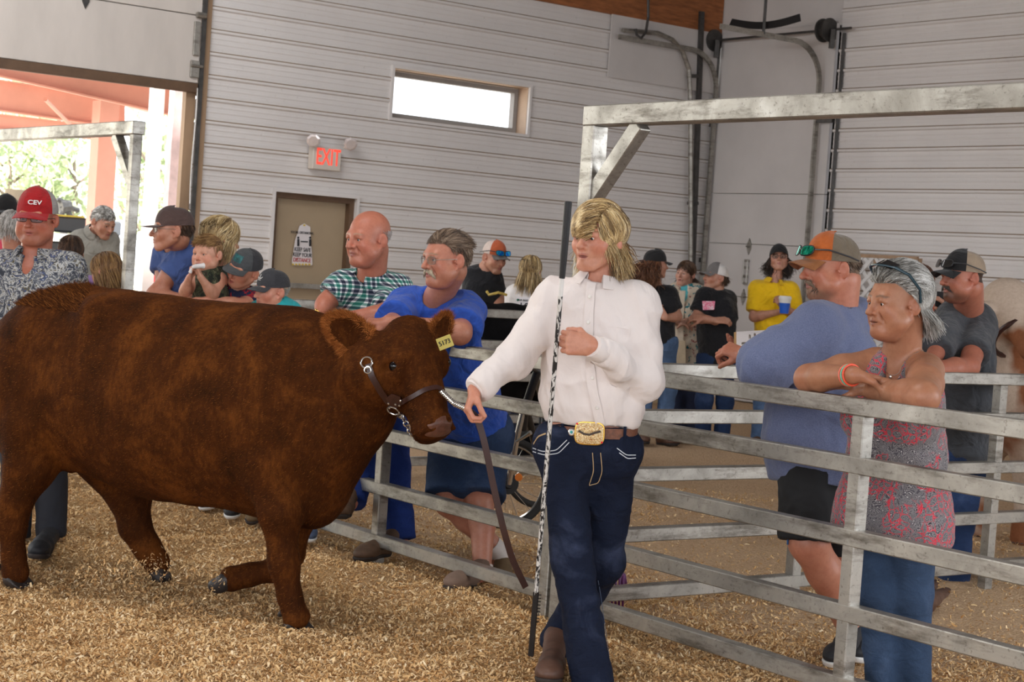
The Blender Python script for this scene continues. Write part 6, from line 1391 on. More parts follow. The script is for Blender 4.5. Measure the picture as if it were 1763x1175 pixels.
glasses(Te.H, Te.o, M_WIRE, M_CLEAR, w=0.022, h=0.016, r=0.0011)
scalp_hair(Te.H, hairm('brown'), Te.o, 700, lambda p, t, q: np.tile([0, -0.4, -1.0], (len(p), 1)), 0.02, r=0.0014, lift=0.003, steps=4, region=lambda x, y, z: (y < -0.01) & (z < 0.03) & (z > -0.05) & ~((np.abs(x) > 0.062) & (y > -0.03)), jit=0.2)
# ---- toddler held at the rail
To = Man(9.75, 'toddler in camouflage tank top chewing a white toy at the fence rail', h=0.007, fh=0.0028)
To.cat = 'child'
To.set(sL=(343, 482, 0.0), sR=(380, 482, 0.0), eL=(318, 502, -0.06), wL=(326, 478, -0.14), eR=(366, 506, -0.08), wR=(345, 477, -0.16), hL=(352, 545), hR=(374, 545), kL=(350, 585, -0.1), aL=(350, 620), kR=(376, 585, -0.1), aR=(376, 620))
To.skin = srgb(236, 178, 150)
To.head(357, 437, 26, 4, 0, 0.205, child=True, mouth=0.010, nose=0.8, fat=0.006, wid=1.06)
To.torso(22, cw=0.085, cd=0.065, bw=0.085, bd=0.07, hw=0.08, hd=0.07, sr=0.036, neck=0.040, trap=0.03)
To.arm('L', (0.030, 0.027, 0.027, 0.019), hand=((0.4, -0.2, 0.9), (0.9, -0.2, -0.3), 1, dict(curl=0.9, s=0.6))).arm('R', (0.030, 0.027, 0.027, 0.019), hand=((-0.3, -0.2, 0.9), (-0.9, -0.2, -0.3), -1, dict(curl=0.9, s=0.6))).leg('L', (0.05, 0.04, 0.035, 0.025)).leg('R', (0.05, 0.04, 0.035, 0.025))
To.body(lip=(0.55, 0.2, 0.18), rosy=0.6, hair=srgb(190, 150, 110), hairline=0.066)
eyes(To.H, To.o, 1.06)
def camo_green():
    m, nt, b = nodes('camouflage_cloth'); setin(b, rough=0.9); n = noise(nt, 22, 3, 0.5, coords(nt), 0.8); r = ramp(nt, [(0.0, srgb(30, 34, 26)), (0.42, srgb(66, 72, 50)), (0.5, srgb(48, 42, 32)), (0.58, srgb(96, 98, 74))], n.outputs[0], 'CONSTANT'); lk(nt, r.outputs[0], b.inputs['Base Color']); return m
M_CAMO = camo_green()
To.shirt(M_CAMO, 0.008, -0.2, (None, None), neckr=0.048, fold=0.004, name='tank_top', sleeveless=True, h=0.006, extra=[])
To.pants(cloth('tan_cloth', srgb(150, 128, 100)), 0.008, (0.055, 0.045, 0.04), (1, 1), 0.1)
scalp_hair(To.H, hairm('lightbrown'), To.o, 2600, lambda p, t, q: np.where((q[:, 2] > 0.05)[:, None], np.array([0.3, 0.5, -0.2]), np.array([0, -0.2, -1.0])), 0.035, r=0.0014, lift=0.004, steps=5, region=lambda x, y, z: ((z > 0.062 - 0.9 * np.clip(0.05 - y, 0, 0.2)) | ((y < -0.01) & (z > -0.055))) & ~((np.abs(x) > 0.062) & (z < 0.03) & (y > -0.03)), jit=0.15, seed=4)
ty = MB(); ty.tube([at(332, 460, 9.56), at(338, 459, 9.55), at(346, 458, 9.55), at(351, 458, 9.56)], [0.010, 0.014, 0.013, 0.017], 10); ty.tube([at(331, 462, 9.56), at(327, 470, 9.56)], [0.008, 0.010], 8); tag(ty.build('teething_toy', mat('white_silicone', srgb(226, 222, 220), 0.4), None, True), 'small white toy held to the toddler mouth with both hands', 'toy')
# ---- woman with long fair hair behind the toddler, looking away
Wo = Man(10.25, 'fair haired person turned away, holding the toddler at the rail', h=0.010, fh=0.004)
Wo.set(sL=(355, 470, 0.0), sR=(405, 472, 0.05), eL=(302, 502, -0.18), wL=(345, 522, -0.36), eR=(425, 520, 0.0), wR=(400, 535, -0.3), hL=(370, 590), hR=(400, 590), kL=(370, 710), aL=(370, 830), kR=(402, 710), aR=(402, 830))
Wo.skin = srgb(214, 150, 120)
Wo.head(381, 412, -128, 6, 0, 0.235, sex='f').torso(-20, cw=0.15, cd=0.10, bw=0.14, bd=0.1, hw=0.16, hd=0.12, sr=0.052)
Wo.arm('L', (0.044, 0.038, 0.038, 0.027), hand=((1, -0.05, 0), (0, 0, -1), 1, dict(curl=0.3))).arm('R', hand=((-1, 0, 0), (0, 0, -1), 1, dict(curl=0.3))).leg('L').leg('R').body(hair=srgb(190, 160, 116))
Wo.shirt(cloth('dark_green_knit', srgb(46, 52, 44)), 0.012, -0.05, (0.3, 0.4), (0.06, 0.06), name='top', h=0.01); Wo.pants(denim('blue_denim_b', srgb(40, 58, 92)), 0.01)
scalp_hair(Wo.H, hairm('blond'), Wo.o, 3800, lambda p, t, q: np.stack([np.sign(q[:, 0]) * 0.15, np.full(len(p), -0.35), np.where(q[:, 2] > 0.08, -0.5, -1.0)], 1), 0.16, r=0.0022, lift=0.016, steps=9, region=lambda x, y, z: (z > 0.02) | (y < -0.01), jit=0.12, seed=6, hug=0.25, rad=(0.081, 0.106, 0.09))
# ---- boy with grey and teal cap
def stars():
    m, nt, b = nodes('navy_red_print'); setin(b, rough=0.85); v = coords(nt); n = noise(nt, 16, 3, 0.6, v, 1.2); g = noise(nt, 6, 1, 0.5, v); r = ramp(nt, [(0.0, srgb(26, 30, 62)), (0.5, srgb(150, 28, 40)), (0.58, srgb(26, 30, 62)), (0.66, srgb(220, 216, 220)), (0.70, srgb(150, 28, 40))], n.outputs[0], 'CONSTANT'); lk(nt, r.outputs[0], b.inputs['Base Color']); return m
Bo = Man(9.85, 'boy in navy shirt with red print and grey cap with teal patch', h=0.009, fh=0.0035); Bo.cat = 'child'
Bo.set(sL=(378, 512, 0.0), sR=(432, 515, 0.0), eL=(352, 520, -0.08), wL=(402, 526, -0.16), eR=(420, 527, -0.1), wR=(360, 516, -0.18), hL=(395, 620, 0.15), hR=(425, 620, 0.15), kL=(392, 730), aL=(390, 840), kR=(425, 730), aR=(422, 840))
Bo.skin = srgb(224, 160, 132)
Bo.head(421, 464, 34, 10, -20, 0.225, dy=-0.08, child=True, mouth=0.002).torso(30, cw=0.13, cd=0.09, bw=0.12, bd=0.09, hw=0.12, hd=0.1, sr=0.05, neck=0.045)
Bo.arm('L', (0.042, 0.036, 0.036, 0.026), hand=((1, -0.1, 0), (0, 0, -1), 1, dict(curl=0.3, s=0.85))).arm('R', (0.042, 0.036, 0.036, 0.026), hand=((-1, 0, 0), (0, 0, -1), 1, dict(curl=0.3, s=0.85))).leg('L').leg('R').body(brow=srgb(150, 116, 84), hair=srgb(170, 136, 96), rosy=0.5)
eyes(Bo.H, Bo.o)
Bo.shirt(stars(), 0.012, -0.05, (0.9, 0.5), (0.062, 0.060), neckr=0.054, name='shirt', fold=0.008, h=0.008, ffreq=6); Bo.pants(denim('blue_denim_b', srgb(40, 58, 92)), 0.01, (0.075, 0.06, 0.06))
M_GRC = cloth('grey_twill', srgb(78, 80, 82), 0.15); M_GRM = cloth('dark_grey_mesh', srgb(56, 56, 60), 0.15)
def teal_patch(pt, cf):
    b = MB(); P = [[pt(x, z, 0.0022) for z in np.linspace(0.030, 0.072, 5)] for x in np.linspace(-0.036, 0.036, 8)]; b.add(*grid_solid(lambda u, v: P[int(round(u * 7))][int(round(v * 4))], 8, 5, 0.002)); b.build('patch', mat('teal_patch', srgb(38, 92, 94), 0.6, var=0.6, sc=60), cf, True)
cap(Bo.H, Bo.o, M_GRC, M_GRM, M_GRC, logo=teal_patch, tilt=0, curve=0.010, height=0.098, wid=1.03)
# ---- boy in teal shirt
By = Man(9.6, 'boy in teal T-shirt and dark grey cap with white emblem', h=0.009, fh=0.0035); By.cat = 'child'
By.set(sL=(452, 536, -0.02), sR=(500, 540, 0.0), eL=(425, 548, -0.1), wL=(455, 552, -0.16), eR=(476, 556, -0.1), wR=(428, 538, -0.2), hL=(470, 640, 0.15), hR=(498, 640, 0.15), kL=(468, 740), aL=(462, 845), kR=(498, 740), aR=(496, 845))
By.skin = srgb(232, 168, 142)
By.head(468, 500, 50, 6, -4, 0.215, dy=-0.05, child=True).torso(40, cw=0.12, cd=0.085, bw=0.115, bd=0.085, hw=0.115, hd=0.1, sr=0.046, neck=0.042)
By.arm('L', (0.038, 0.034, 0.034, 0.025), hand=((1, -0.1, 0), (0, 0, -1), 1, dict(curl=0.3, s=0.8))).arm('R', (0.040, 0.036, 0.036, 0.026), hand=((-1, 0, 0), (0, 0, -1), 1, dict(curl=0.3, s=0.8))).leg('L').leg('R').body(brow=srgb(200, 160, 120), hair=srgb(224, 200, 160), rosy=0.6)
eyes(By.H, By.o)
By.shirt(cloth('teal_knit', srgb(40, 158, 164), 0.12), 0.012, -0.05, (0.9, 0.55), (0.058, 0.060), neckr=0.050, name='t_shirt', fold=0.008, h=0.008, ffreq=6); By.pants(denim('blue_denim_b', srgb(40, 58, 92)), 0.01, (0.075, 0.06, 0.06))
def spur(pt, cf):
    b = MB(); w = lambda A_: b.tube([pt(x, z, 0.003) for x, z in A_], 0.0018, 5)
    w([(-0.026, 0.050), (-0.016, 0.044), (0, 0.042), (0.016, 0.044), (0.026, 0.050)]); w([(-0.020, 0.042), (0, 0.036), (0.020, 0.042)]); w([(0, 0.044), (-0.002, 0.056), (0.001, 0.066)]); w([(-0.016, 0.032), (0.016, 0.032)]); b.build('emblem', M_WHITE, cf, True)
M_DGC = cloth('charcoal_twill', srgb(62, 62, 66), 0.12); cap(By.H, By.o, M_DGC, M_GRM, M_DGC, logo=spur, tilt=2, curve=0.012, height=0.096, wid=1.03)
scalp_hair(By.H, hairm('white'), By.o, 500, lambda p, t, q: np.tile([0, -0.3, -1.0], (len(p), 1)), 0.016, r=0.0014, lift=0.002, steps=3, region=lambda x, y, z: (y < -0.01) & (z < 0.03) & (z > -0.05) & ~((np.abs(x) > 0.062) & (y > -0.03)))
for (x1, y1, x2, y2, who, nm) in ((372, 880, 340, 872, Bo, 'boot'), (405, 882, 388, 888, Bo, 'boot'), (540, 925, 528, 930, By, 'shoe')):
    pass
# ---- man in red cap inside the ring
def floral():
    m, nt, b = nodes('grey_paisley_shirt_cloth'); setin(b, rough=0.8); v = coords(nt); n = noise(nt, 22, 4, 0.6, v, 1.6); r = ramp(nt, [(0.0, srgb(50, 54, 64)), (0.40, srgb(92, 96, 104)), (0.47, srgb(176, 176, 174)), (0.53, srgb(84, 78, 60)), (0.58, srgb(64, 76, 110)), (0.66, srgb(160, 160, 160))], n.outputs[0], 'CONSTANT'); lk(nt, r.outputs[0], b.inputs['Base Color']); w = noise(nt, 8, 3, 0.5, v, 1.0); bump(nt, b, w.outputs[0], 0.4, 0.02); return m
M_FLO = floral()
Rc_ = Man(8.45, 'person in red cap, glasses and grey paisley shirt standing behind the calf', h=0.010, fh=0.0035)
Rc_.set(sL=(0, 462, 0.0), sR=(118, 464, 0.0), eL=(-22, 545, 0.0), wL=(-15, 620, -0.05), eR=(140, 545, 0.05), wR=(120, 610, -0.05), hL=(30, 610), hR=(88, 613), kL=(30, 770), aL=(26, 925), kR=(90, 770), aR=(88, 925))
Rc_.skin = srgb(206, 132, 106)
Rc_.head(63, 376, 4, 4, 0, 0.25, dy=-0.03, wid=1.04, fat=0.004).torso(8, cw=0.19, cd=0.125, bw=0.18, bd=0.13, hw=0.175, hd=0.13, sr=0.066, neck=0.066)
Rc_.arm('L').arm('R').leg('L').leg('R').body(brow=srgb(120, 80, 56), stubble=srgb(150, 100, 80), rosy=0.6, hair=srgb(120, 84, 60))
eyes(Rc_.H, Rc_.o, 1.04)
Rc_.shirt(M_FLO, 0.014, 0.08, (1.9, 1.9), (0.075, 0.066), neckr=0.072, fold=0.009, h=0.009, seed=62, ffreq=5, vneck=0.05); Rc_.collar(M_FLO, r=0.074, w=0.044, open_=0.5)
Rc_.pants(mat('black_jeans_cloth', srgb(28, 30, 38), 0.85, var=0.2), 0.01); Rc_.belt(M_BELT, z=0.06, off=0.018)
b = MB(); b.lathe(Rc_.beltf(-0.2, 0.004), Rc_.TR[1], [(0.032, 0), (0.034, 0.004), (0.028, 0.006)], 16); b.build('buckle', M_SILVER, Rc_.belt_o, True)
M_RDC = cloth('red_twill', srgb(158, 26, 30), 0.12); M_GRYM = cloth('light_grey_mesh', srgb(150, 146, 142), 0.1)
def lettering(word, size, xo, zo, sx=1.0):
    def f(pt, cf):
        o_, rx, uz = pt(xo, zo, 0.004), pt(xo - 0.01, zo, 0.004) - pt(xo + 0.01, zo, 0.004), pt(xo, zo + 0.01, 0.004) - pt(xo, zo - 0.01, 0.004)
        text('cap_lettering', word, o_, rx, uz, size, M_WHITE, cf, sx=sx, bold=0.0006)
    return f
cap(Rc_.H, Rc_.o, M_RDC, M_GRYM, M_RDC, logo=lettering('CEV', 0.030, -0.022, 0.038, 1.2), tilt=2, curve=0.012, height=0.112, wid=1.08, droop=0.35)
glasses(Rc_.H, Rc_.o, M_BLACKP, M_CLEAR, w=0.024, h=0.013, r=0.0014, wid=1.04, thick_top=0.001)
M_BLKS = mat('black_shoe', srgb(30, 30, 34), 0.7)
make_shoe('shoe', Rc_.J['aR'], onz(62, 962, 0.02), Rc_.o, M_BLKS, M_SOLE, 1.0, high=0.02)
# other feet seen under the calf belly
M_DJ = denim('blue_denim_b', srgb(40, 58, 92))
make_shoe('shoe', By.J['aL'], onz(430, 905, 0.03), By.o, M_SHOE2, M_SOLE, 0.85, high=0.02); make_shoe('shoe', By.J['aR'], onz(535, 935, 0.03), By.o, denim('faded_denim', srgb(86, 100, 126)), M_WHITE, 0.85, high=0.02)
make_shoe('shoe', Bo.J['aL'], onz(345, 880, 0.03), Bo.o, M_BLKS, M_WHITE, 0.9, high=0.02); make_shoe('shoe', Bo.J['aR'], onz(395, 895, 0.03), Bo.o, M_BLKS, M_WHITE, 0.9, high=0.02)
make_shoe('shoe', Te.J['aR'], onz(330, 868, 0.03), Te.o, M_BLKS, M_WHITE, 1.0, high=0.02)
# ================================================================== the red calf
def coat_mat(name, stops, sc=5):
    m, nt, b = nodes(name); setin(b, rough=0.8, spec=0.06, sheen=0.0); v = coords(nt); n = noise(nt, sc, 5, 0.6, v, 0.4); f = noise(nt, 60, 4, 0.7, coords(nt, 'Object', (1, 1, 0.35))); a = N(nt, 'Math', operation='MULTIPLY_ADD'); lk(nt, f.outputs[0], a.inputs[0]); a.inputs[1].default_value = 0.45; 
    s_ = N(nt, 'Math', operation='SUBTRACT'); lk(nt, n.outputs[0], s_.inputs[0]); s_.inputs[1].default_value = 0.22; lk(nt, s_.outputs[0], a.inputs[2])
    r = ramp(nt, stops, a.outputs[0]); lk(nt, r.outputs[0], b.inputs['Base Color']); bump(nt, b, f.outputs[0], 0.35, 0.008); return m
M_COAT = coat_mat('red_brown_coat', [(0.25, srgb(40, 20, 7)), (0.5, srgb(66, 33, 11)), (0.75, srgb(104, 58, 22))])
def hair_blades(name, V, Q, n, m, parent, ln, wd, flow, mask=None, seed=1, up=0.25):
    g = np.random.default_rng(seed); a = np.linalg.norm(np.cross(V[Q[:, 2]] - V[Q[:, 0]], V[Q[:, 3]] - V[Q[:, 1]]), axis=1); c = V[Q].mean(1)
    w = a * (mask(c) if mask is not None else 1); f = g.choice(len(Q), n, p=w / w.sum()); N_ = vnormals(V, Q)
    u, v = g.random((n, 1)), g.random((n, 1)); q = Q[f]; P = (V[q[:, 0]] * (1 - u) + V[q[:, 1]] * u) * (1 - v) + (V[q[:, 3]] * (1 - u) + V[q[:, 2]] * u) * v; nn = N_[q[:, 0]]
    L = (ln(P) if callable(ln) else np.full(n, ln)) * (0.6 + 0.8 * g.random(n)); d = flow(P) + g.normal(0, 0.28, (n, 3)); d = d - nn * (d * nn).sum(1)[:, None]; d /= np.linalg.norm(d, axis=1)[:, None] + 1e-9
    d = d + nn * (up * (0.5 + g.random(n)))[:, None]; d /= np.linalg.norm(d, axis=1)[:, None]; s = np.cross(d, nn); s /= np.linalg.norm(s, axis=1)[:, None] + 1e-9
    W_ = (wd * (0.6 + 0.8 * g.random(n)))[:, None]; T = np.stack([P - s * W_ - nn * 0.002, P + s * W_ - nn * 0.002, P + d * L[:, None]], 1).reshape(-1, 3)
    o = mesh_obj(name, T, np.arange(n * 3).reshape(n, 3), m, parent); at_ = o.data.attributes.new('tone', 'FLOAT', 'POINT'); at_.data.foreach_set('value', np.repeat(g.random(n), 3).astype(np.float32)); o['kind'] = 'stuff'; return o
YC = lambda px: 7.69 - (px - 40) * 0.00122
def cw(px, py, dy=0.0): return at(px, py, YC(px) + dy)
AX = nrm(cw(500, 700) - cw(60, 700)); AX = nrm(AX * [1, 1, 0]); LT = np.array([-AX[1], AX[0], 0.0]); LT = LT if LT[1] > 0 else -LT; CR = np.array([AX, LT, Z3])
S = []
for (px, yt, yb, w, a) in ((55, 535, 760, 0.20, 0.17), (110, 506, 800, 0.25, 0.20), (190, 508, 812, 0.27, 0.22), (270, 517, 852, 0.31, 0.22), (350, 527, 862, 0.32, 0.22), (430, 537, 868, 0.30, 0.21), (500, 548, 884, 0.26, 0.19), (555, 560, 876, 0.20, 0.15)):
    c = cw(px, (yt + yb) / 2); S.append(E_(c, (a * 1.25, w, (yb - yt) / 2 / 3000 * YC(px)), CR, 0.22))
for (px, py, r) in ((140, 512, 0.055), (85, 530, 0.07)): S.append(E_(cw(px, py + 4), (0.11, 0.05, r * 0.8), CR, 0.06))
# hooks, shoulder, brisket
for q in (-1, 1):
    S += [E_(cw(215, 545) + LT * q * 0.17, (0.07, 0.06, 0.05), CR, 0.10), E_(cw(495, 690) + LT * q * 0.17, (0.12, 0.09, 0.26), CR, 0.10), E_(cw(70, 690) + LT * q * 0.15, (0.17, 0.10, 0.24), CR, 0.10)]
S += [E_(cw(545, 860), (0.10, 0.11, 0.12), CR, 0.08), E_(cw(132, 775), (0.06, 0.06, 0.075), CR, 0.04), C_(cw(122, 790, -0.04), cw(122, 812, -0.04), 0.018, 0.010, 0.02), C_(cw(143, 788, -0.03), cw(143, 808, -0.03), 0.018, 0.010, 0.02)]
# neck
S += [E_(cw(585, 690), (0.20, 0.15, 0.265), CR, 0.12), E_(cw(622, 680, -0.02), (0.16, 0.125, 0.20), CR, 0.10), C_(cw(560, 625), cw(660, 640, -0.05), 0.11, 0.10, 0.08)]
# head
ha = nrm((0.33, -0.40, -0.86)); hn = np.array([0.40, -0.80, 0.45]); hn = nrm(hn - ha * (hn @ ha)); hq = np.cross(ha, hn); HO = at(716, 628, 6.84); HR = np.array([hq, hn, -ha])
HX = 1.22
hp = lambda x, y, z: HO + hq * x * HX + hn * y * 1.08 - ha * z * 1.03
def EH(c, r, R, k): return E_(c, (r[0] * HX, r[1] * 1.08, r[2] * 1.03), R, k)
S += [EH(hp(0, -0.02, 0.07), (0.105, 0.095, 0.12), HR, 0.03), EH(hp(0, 0.030, 0.05), (0.092, 0.055, 0.115), HR, 0.04), EH(hp(0, 0.00, 0.155), (0.055, 0.05, 0.045), HR, 0.04), C_(hp(0, 0.015, 0.0), hp(0, 0.004, -0.235), 0.084, 0.070, 0.05),
      C_(hp(0, -0.10, 0.0), hp(0, -0.052, -0.235), 0.074, 0.054, 0.04), EH(hp(0, -0.01, -0.265), (0.074, 0.058, 0.050), HR, 0.03), EH(hp(0, 0.034, -0.262), (0.050, 0.034, 0.036), HR, 0.03), EH(hp(0, -0.062, -0.268), (0.050, 0.032, 0.036), HR, 0.02), C_(cw(640, 640, -0.1), hp(0, -0.10, 0.02), 0.12, 0.10, 0.08)]
for q in (-1, 1):
    S += [EH(hp(q * 0.050, -0.085, -0.01), (0.055, 0.085, 0.125), HR, 0.05), C_(hp(q * 0.082, 0.020, 0.024), hp(q * 0.068, 0.062, 0.002), 0.026, 0.022, 0.03), E_(hp(q * 0.080, 0.015, -0.015), (0.03, 0.045, 0.05), HR, 0.03), EX(hp(q * 0.112, 0.040, -0.015), (0.026, 0.030, 0.017), HR, 0.012),
          C_(hp(q * 0.090, 0.002, 0.000), hp(q * 0.088, 0.054, -0.006), 0.013, 0.011, 0.010), C_(hp(q * 0.090, 0.004, -0.034), hp(q * 0.082, 0.052, -0.028), 0.011, 0.010, 0.010), EX(hp(q * 0.038, 0.058, -0.278), (0.014, 0.012, 0.012), HR, 0.008),
          C_(hp(q * 0.030, 0.050, -0.262), hp(q * 0.056, 0.030, -0.288), 0.012, 0.012, 0.012)]
S += [EX(hp(0, -0.035, -0.292), (0.080, 0.030, 0.003), HR, 0.004)]
# ears
def ear(c, tip, nrm_, ln, wd, th=0.022):
    a = nrm(tip); n = nrm(nrm_ - a * (np.asarray(nrm_) @ a)); R = np.array([a, np.cross(a, n), n]); return [E_(c, (ln, wd, th), R, 0.02), EX(c + n * 0.020 + a * 0.01, (ln * 0.78, wd * 0.70, 0.018), R, 0.012)]
e1, e2 = at(604, 573, 6.86), at(757, 571, 6.92)
S += ear(e1, at(565, 545, 6.84) - at(650, 596, 6.88), (0.25, -1, -0.25), 0.112, 0.070) + ear(e2, at(776, 540, 6.96) - at(742, 596, 6.88), (0.75, -0.7, 0.0), 0.085, 0.052)
S += [C_(e1 + (hp(0.08, -0.03, 0.11) - e1) * 0.55, hp(0.08, -0.03, 0.10), 0.040, 0.045, 0.03), C_(e2 + (hp(-0.08, -0.03, 0.11) - e2) * 0.5, hp(-0.08, -0.03, 0.10), 0.032, 0.04, 0.03)]
# legs: near side at -0.24, far side at +0.2
def limb(pts): return [C_(a[0], b[0], a[1], b[1], 0.035) for a, b in zip(pts[:-1], pts[1:])]
L4 = lambda px, py, Y: at(px, py, Y)
NH, NF, FH, FF = 7.47, 6.92, 7.85, 7.34
S += limb([(L4(62, 730, NH), 0.15), (L4(52, 800, NH), 0.115), (L4(24, 872, NH), 0.068), (L4(20, 905, NH), 0.060), (L4(22, 955, NH), 0.050), (L4(26, 985, NH), 0.060)])
S += limb([(L4(470, 800, NF + 0.04), 0.13), (L4(483, 880, NF), 0.092), (L4(488, 955, NF), 0.058), (L4(490, 972, NF), 0.058), (L4(500, 1030, NF), 0.046), (L4(510, 1062, NF), 0.060)])
S += limb([(L4(170, 770, FH), 0.15), (L4(222, 850, FH), 0.098), (L4(232, 905, FH), 0.070), (L4(252, 940, FH), 0.056), (L4(270, 968, FH), 0.058)])
S += limb([(L4(500, 820, FF), 0.12), (L4(506, 890, FF), 0.085), (L4(498, 955, FF), 0.060), (L4(478, 980, FF), 0.052), (L4(430, 990, FF), 0.046), (L4(400, 996, FF), 0.056)])
S += limb([(L4(62, 540, 7.7), 0.03), (L4(20, 560, 7.72), 0.026), (L4(-8, 620, 7.72), 0.022), (L4(-10, 720, 7.72), 0.02)])
lo_, hi_ = HO - 0.36, HO + 0.30; lo_[0] = at(556, 600, 6.85)[0]
V, Q = solid(S, 0.013, [(lo_, hi_, 0.0055)])
N_ = vnormals(V, Q); V = V + N_ * (0.0035 * vnoise(V, 77, 9, 3) + 0.006 * vnoise(V, 78, 3.0, 2))[:, None]
calf = mesh_obj('calf', V, Q, M_COAT, None, True); tag(calf, 'reddish brown calf in a leather show halter walking across the shavings', 'cow')
def cflow(P): return np.tile(-AX * 0.8 - Z3 * 0.55, (len(P), 1))
M_FUR = hair_mat('red_brown_fur', [(0, srgb(38, 18, 6)), (0.4, srgb(62, 31, 10)), (0.8, srgb(98, 54, 20)), (1, srgb(140, 86, 40))], 0.8)
notmuz = lambda c: (((c - hp(0, 0.02, -0.29)) ** 2).sum(1) > 0.068 ** 2).astype(float)
hair_blades('coat', V, Q, 170000, M_FUR, calf, 0.015, 0.0008, cflow, notmuz, 5, up=0.14)
def earm(c):
    w = np.zeros(len(c))
    for (e, t, n_, L_, W_) in ((e1, at(565, 545, 6.84) - at(650, 596, 6.88), (0.25, -1, -0.25), 0.112, 0.070), (e2, at(776, 540, 6.96) - at(742, 596, 6.88), (0.75, -0.7, 0.0), 0.085, 0.052)):
        a = nrm(t); n = nrm(np.array(n_) - a * (np.array(n_) @ a)); q = (c - e) @ np.array([a / L_, np.cross(a, n) / W_, n / 0.05]).T; r = np.hypot(q[:, 0], q[:, 1]); w += ((r > 0.72) & (r < 1.15) & (np.abs(q[:, 2]) < 1) & (q[:, 0] > -0.6))
    return w + 1e-9
M_FUR2 = hair_mat('orange_brown_ear_fringe', [(0, srgb(92, 46, 18)), (0.5, srgb(140, 78, 34)), (1, srgb(190, 122, 64))], 0.8)
hair_blades('ear_fur', V, Q, 9000, M_FUR2, calf, 0.026, 0.0008, lambda P: np.where((P[:, 0] < HO[0])[:, None], (P - e1) * 8 + (e1 - hp(0.1, 0, 0.05)) * 4 - Z3 * 0.3, (P - e2) * 8 + (e2 - hp(-0.1, 0, 0.05)) * 5), earm, 6, up=0.22)
toph = lambda c: ((c[:, 2] > 1.19) & (c[:, 0] < at(170, 500, 7.6)[0])).astype(float) + 0.0
hair_blades('tail_head_fur', V, Q, 5000, M_FUR, calf, 0.028, 0.0012, lambda P: np.tile(Z3 * 0.4 - AX, (len(P), 1)), toph, 7, up=0.6)
# hooves
M_HOOF = mat('dark_horn_hoof', srgb(46, 40, 38), 0.45, var=0.25, sc=20)
def hoof(c, d, s=1.0):
    """cloven hoof: c = fetlock bottom, d = forward-down direction of the toe"""
    d = nrm(d); side = nrm(np.cross(d, Z3)) if abs(d[2]) < 0.95 else LT; up = np.cross(side, d); T = []
    for q in (-1, 1):
        b0 = c + side * q * 0.026 * s
        T += [E_(b0 + d * 0.030 * s - up * 0.022 * s, np.array((0.026, 0.052, 0.034)) * s, np.array([side, d, up]), 0.008), E_(b0 - d * 0.005 * s, np.array((0.026, 0.036, 0.032)) * s, np.array([side, d, up]), 0.02)]
    V, Q = solid(T, 0.005); return mesh_obj('hoof', V, Q, M_HOOF, calf, True)
def flathoof(px, py, Y, fw):
    f = nrm(fw); c = at(px, py, Y); side = np.cross(f, Z3); T = []
    for q in (-1, 1):
        b = c + side * q * 0.030; T += [E_(b + f * 0.02, (0.032, 0.072, 0.040), np.array([side, f, Z3]), 0.006)]
    gz = float(ground_z(np.array([c[0]]), np.array([c[1]]))[0]); T += [P_(np.array([c[0], c[1], gz + 0.002]), -Z3), P_(c + Z3 * 0.030 - f * 0.02, nrm(Z3 + f * 0.75))]
    V, Q = solid(T, 0.005); mesh_obj('hoof', V, Q, M_HOOF, calf, True)
    for q in (-1, 1):
        b = MB(); p = c + side * q * 0.028 - f * 0.075 + Z3 * 0.045; b.lathe(p, nrm(-f - Z3), [(0.012, -0.01), (0.012, 0.008), (0.005, 0.018)], 8); b.build('dewclaw', M_HOOF, calf, True)
flathoof(30, 998, NH, AX); flathoof(515, 1080, NF, AX + np.array([0.1, -0.3, 0]))
hoof(at(278, 976, FH), nrm(AX * 0.5 - Z3 * 0.9)); hoof(at(392, 998, FF), nrm(-AX * 0.95 - Z3 * 0.15), 1.0)
# eyes, nose, halter
M_CEYE = mat('dark_cow_eye', srgb(14, 12, 14), 0.05, var=0.1)
for q in (-1, 1):
    b = MB(); b.lathe(hp(q * 0.0890, 0.033, -0.016), nrm(hq * q + hn * 0.4), [(0.025 * math.sin(t), -0.024 * math.cos(t)) for t in np.linspace(0.1, 3.05, 12)], 16); b.build('eye', M_CEYE, calf, True)
TN = [E_(hp(0, 0.042, -0.262), (0.058, 0.032, 0.034), HR, 0.01), E_(hp(0, 0.020, -0.290), (0.060, 0.028, 0.022), HR, 0.02), E_(hp(0.030, 0.036, -0.264), (0.024, 0.03, 0.026), HR, 0.01), E_(hp(-0.030, 0.036, -0.264), (0.024, 0.03, 0.026), HR, 0.01)] + [EX(hp(q * 0.036, 0.070, -0.262), (0.016, 0.024, 0.013), HR, 0.008) for q in (-1, 1)]
V2, Q2 = solid(TN, 0.004); mesh_obj('nose', V2, Q2, mat('pink_brown_muzzle', srgb(98, 62, 48), 0.35, var=0.3, sc=60, bmp=0.5, bsc=160, bd=0.003), calf, True)
M_HALT = mat('dark_brown_halter_leather', srgb(56, 30, 24), 0.35, var=0.2, sc=30)
hal = empty('halter', HO); tag(hal, 'dark brown leather show halter with chain on the calf head', 'halter')
bvh_src = calf
strap('cheek_strap', calf, [(634, 628), (640, 648), (654, 672), (668, 690), (680, 697)], 0.024, 0.004, M_HALT, hal, 0.010)
strap('nose_strap', calf, [(684, 695), (708, 686), (732, 672), (750, 668), (758, 672)], 0.018, 0.004, M_HALT, hal, 0.010)
h = hit(calf, 680, 687, 0.012); b = MB(); b.lathe(h[0], h[1], [(0.034, 0), (0.034, 0.004), (0.03, 0.005)], 6); b.build('cheek_plate', M_HALT, hal, True)
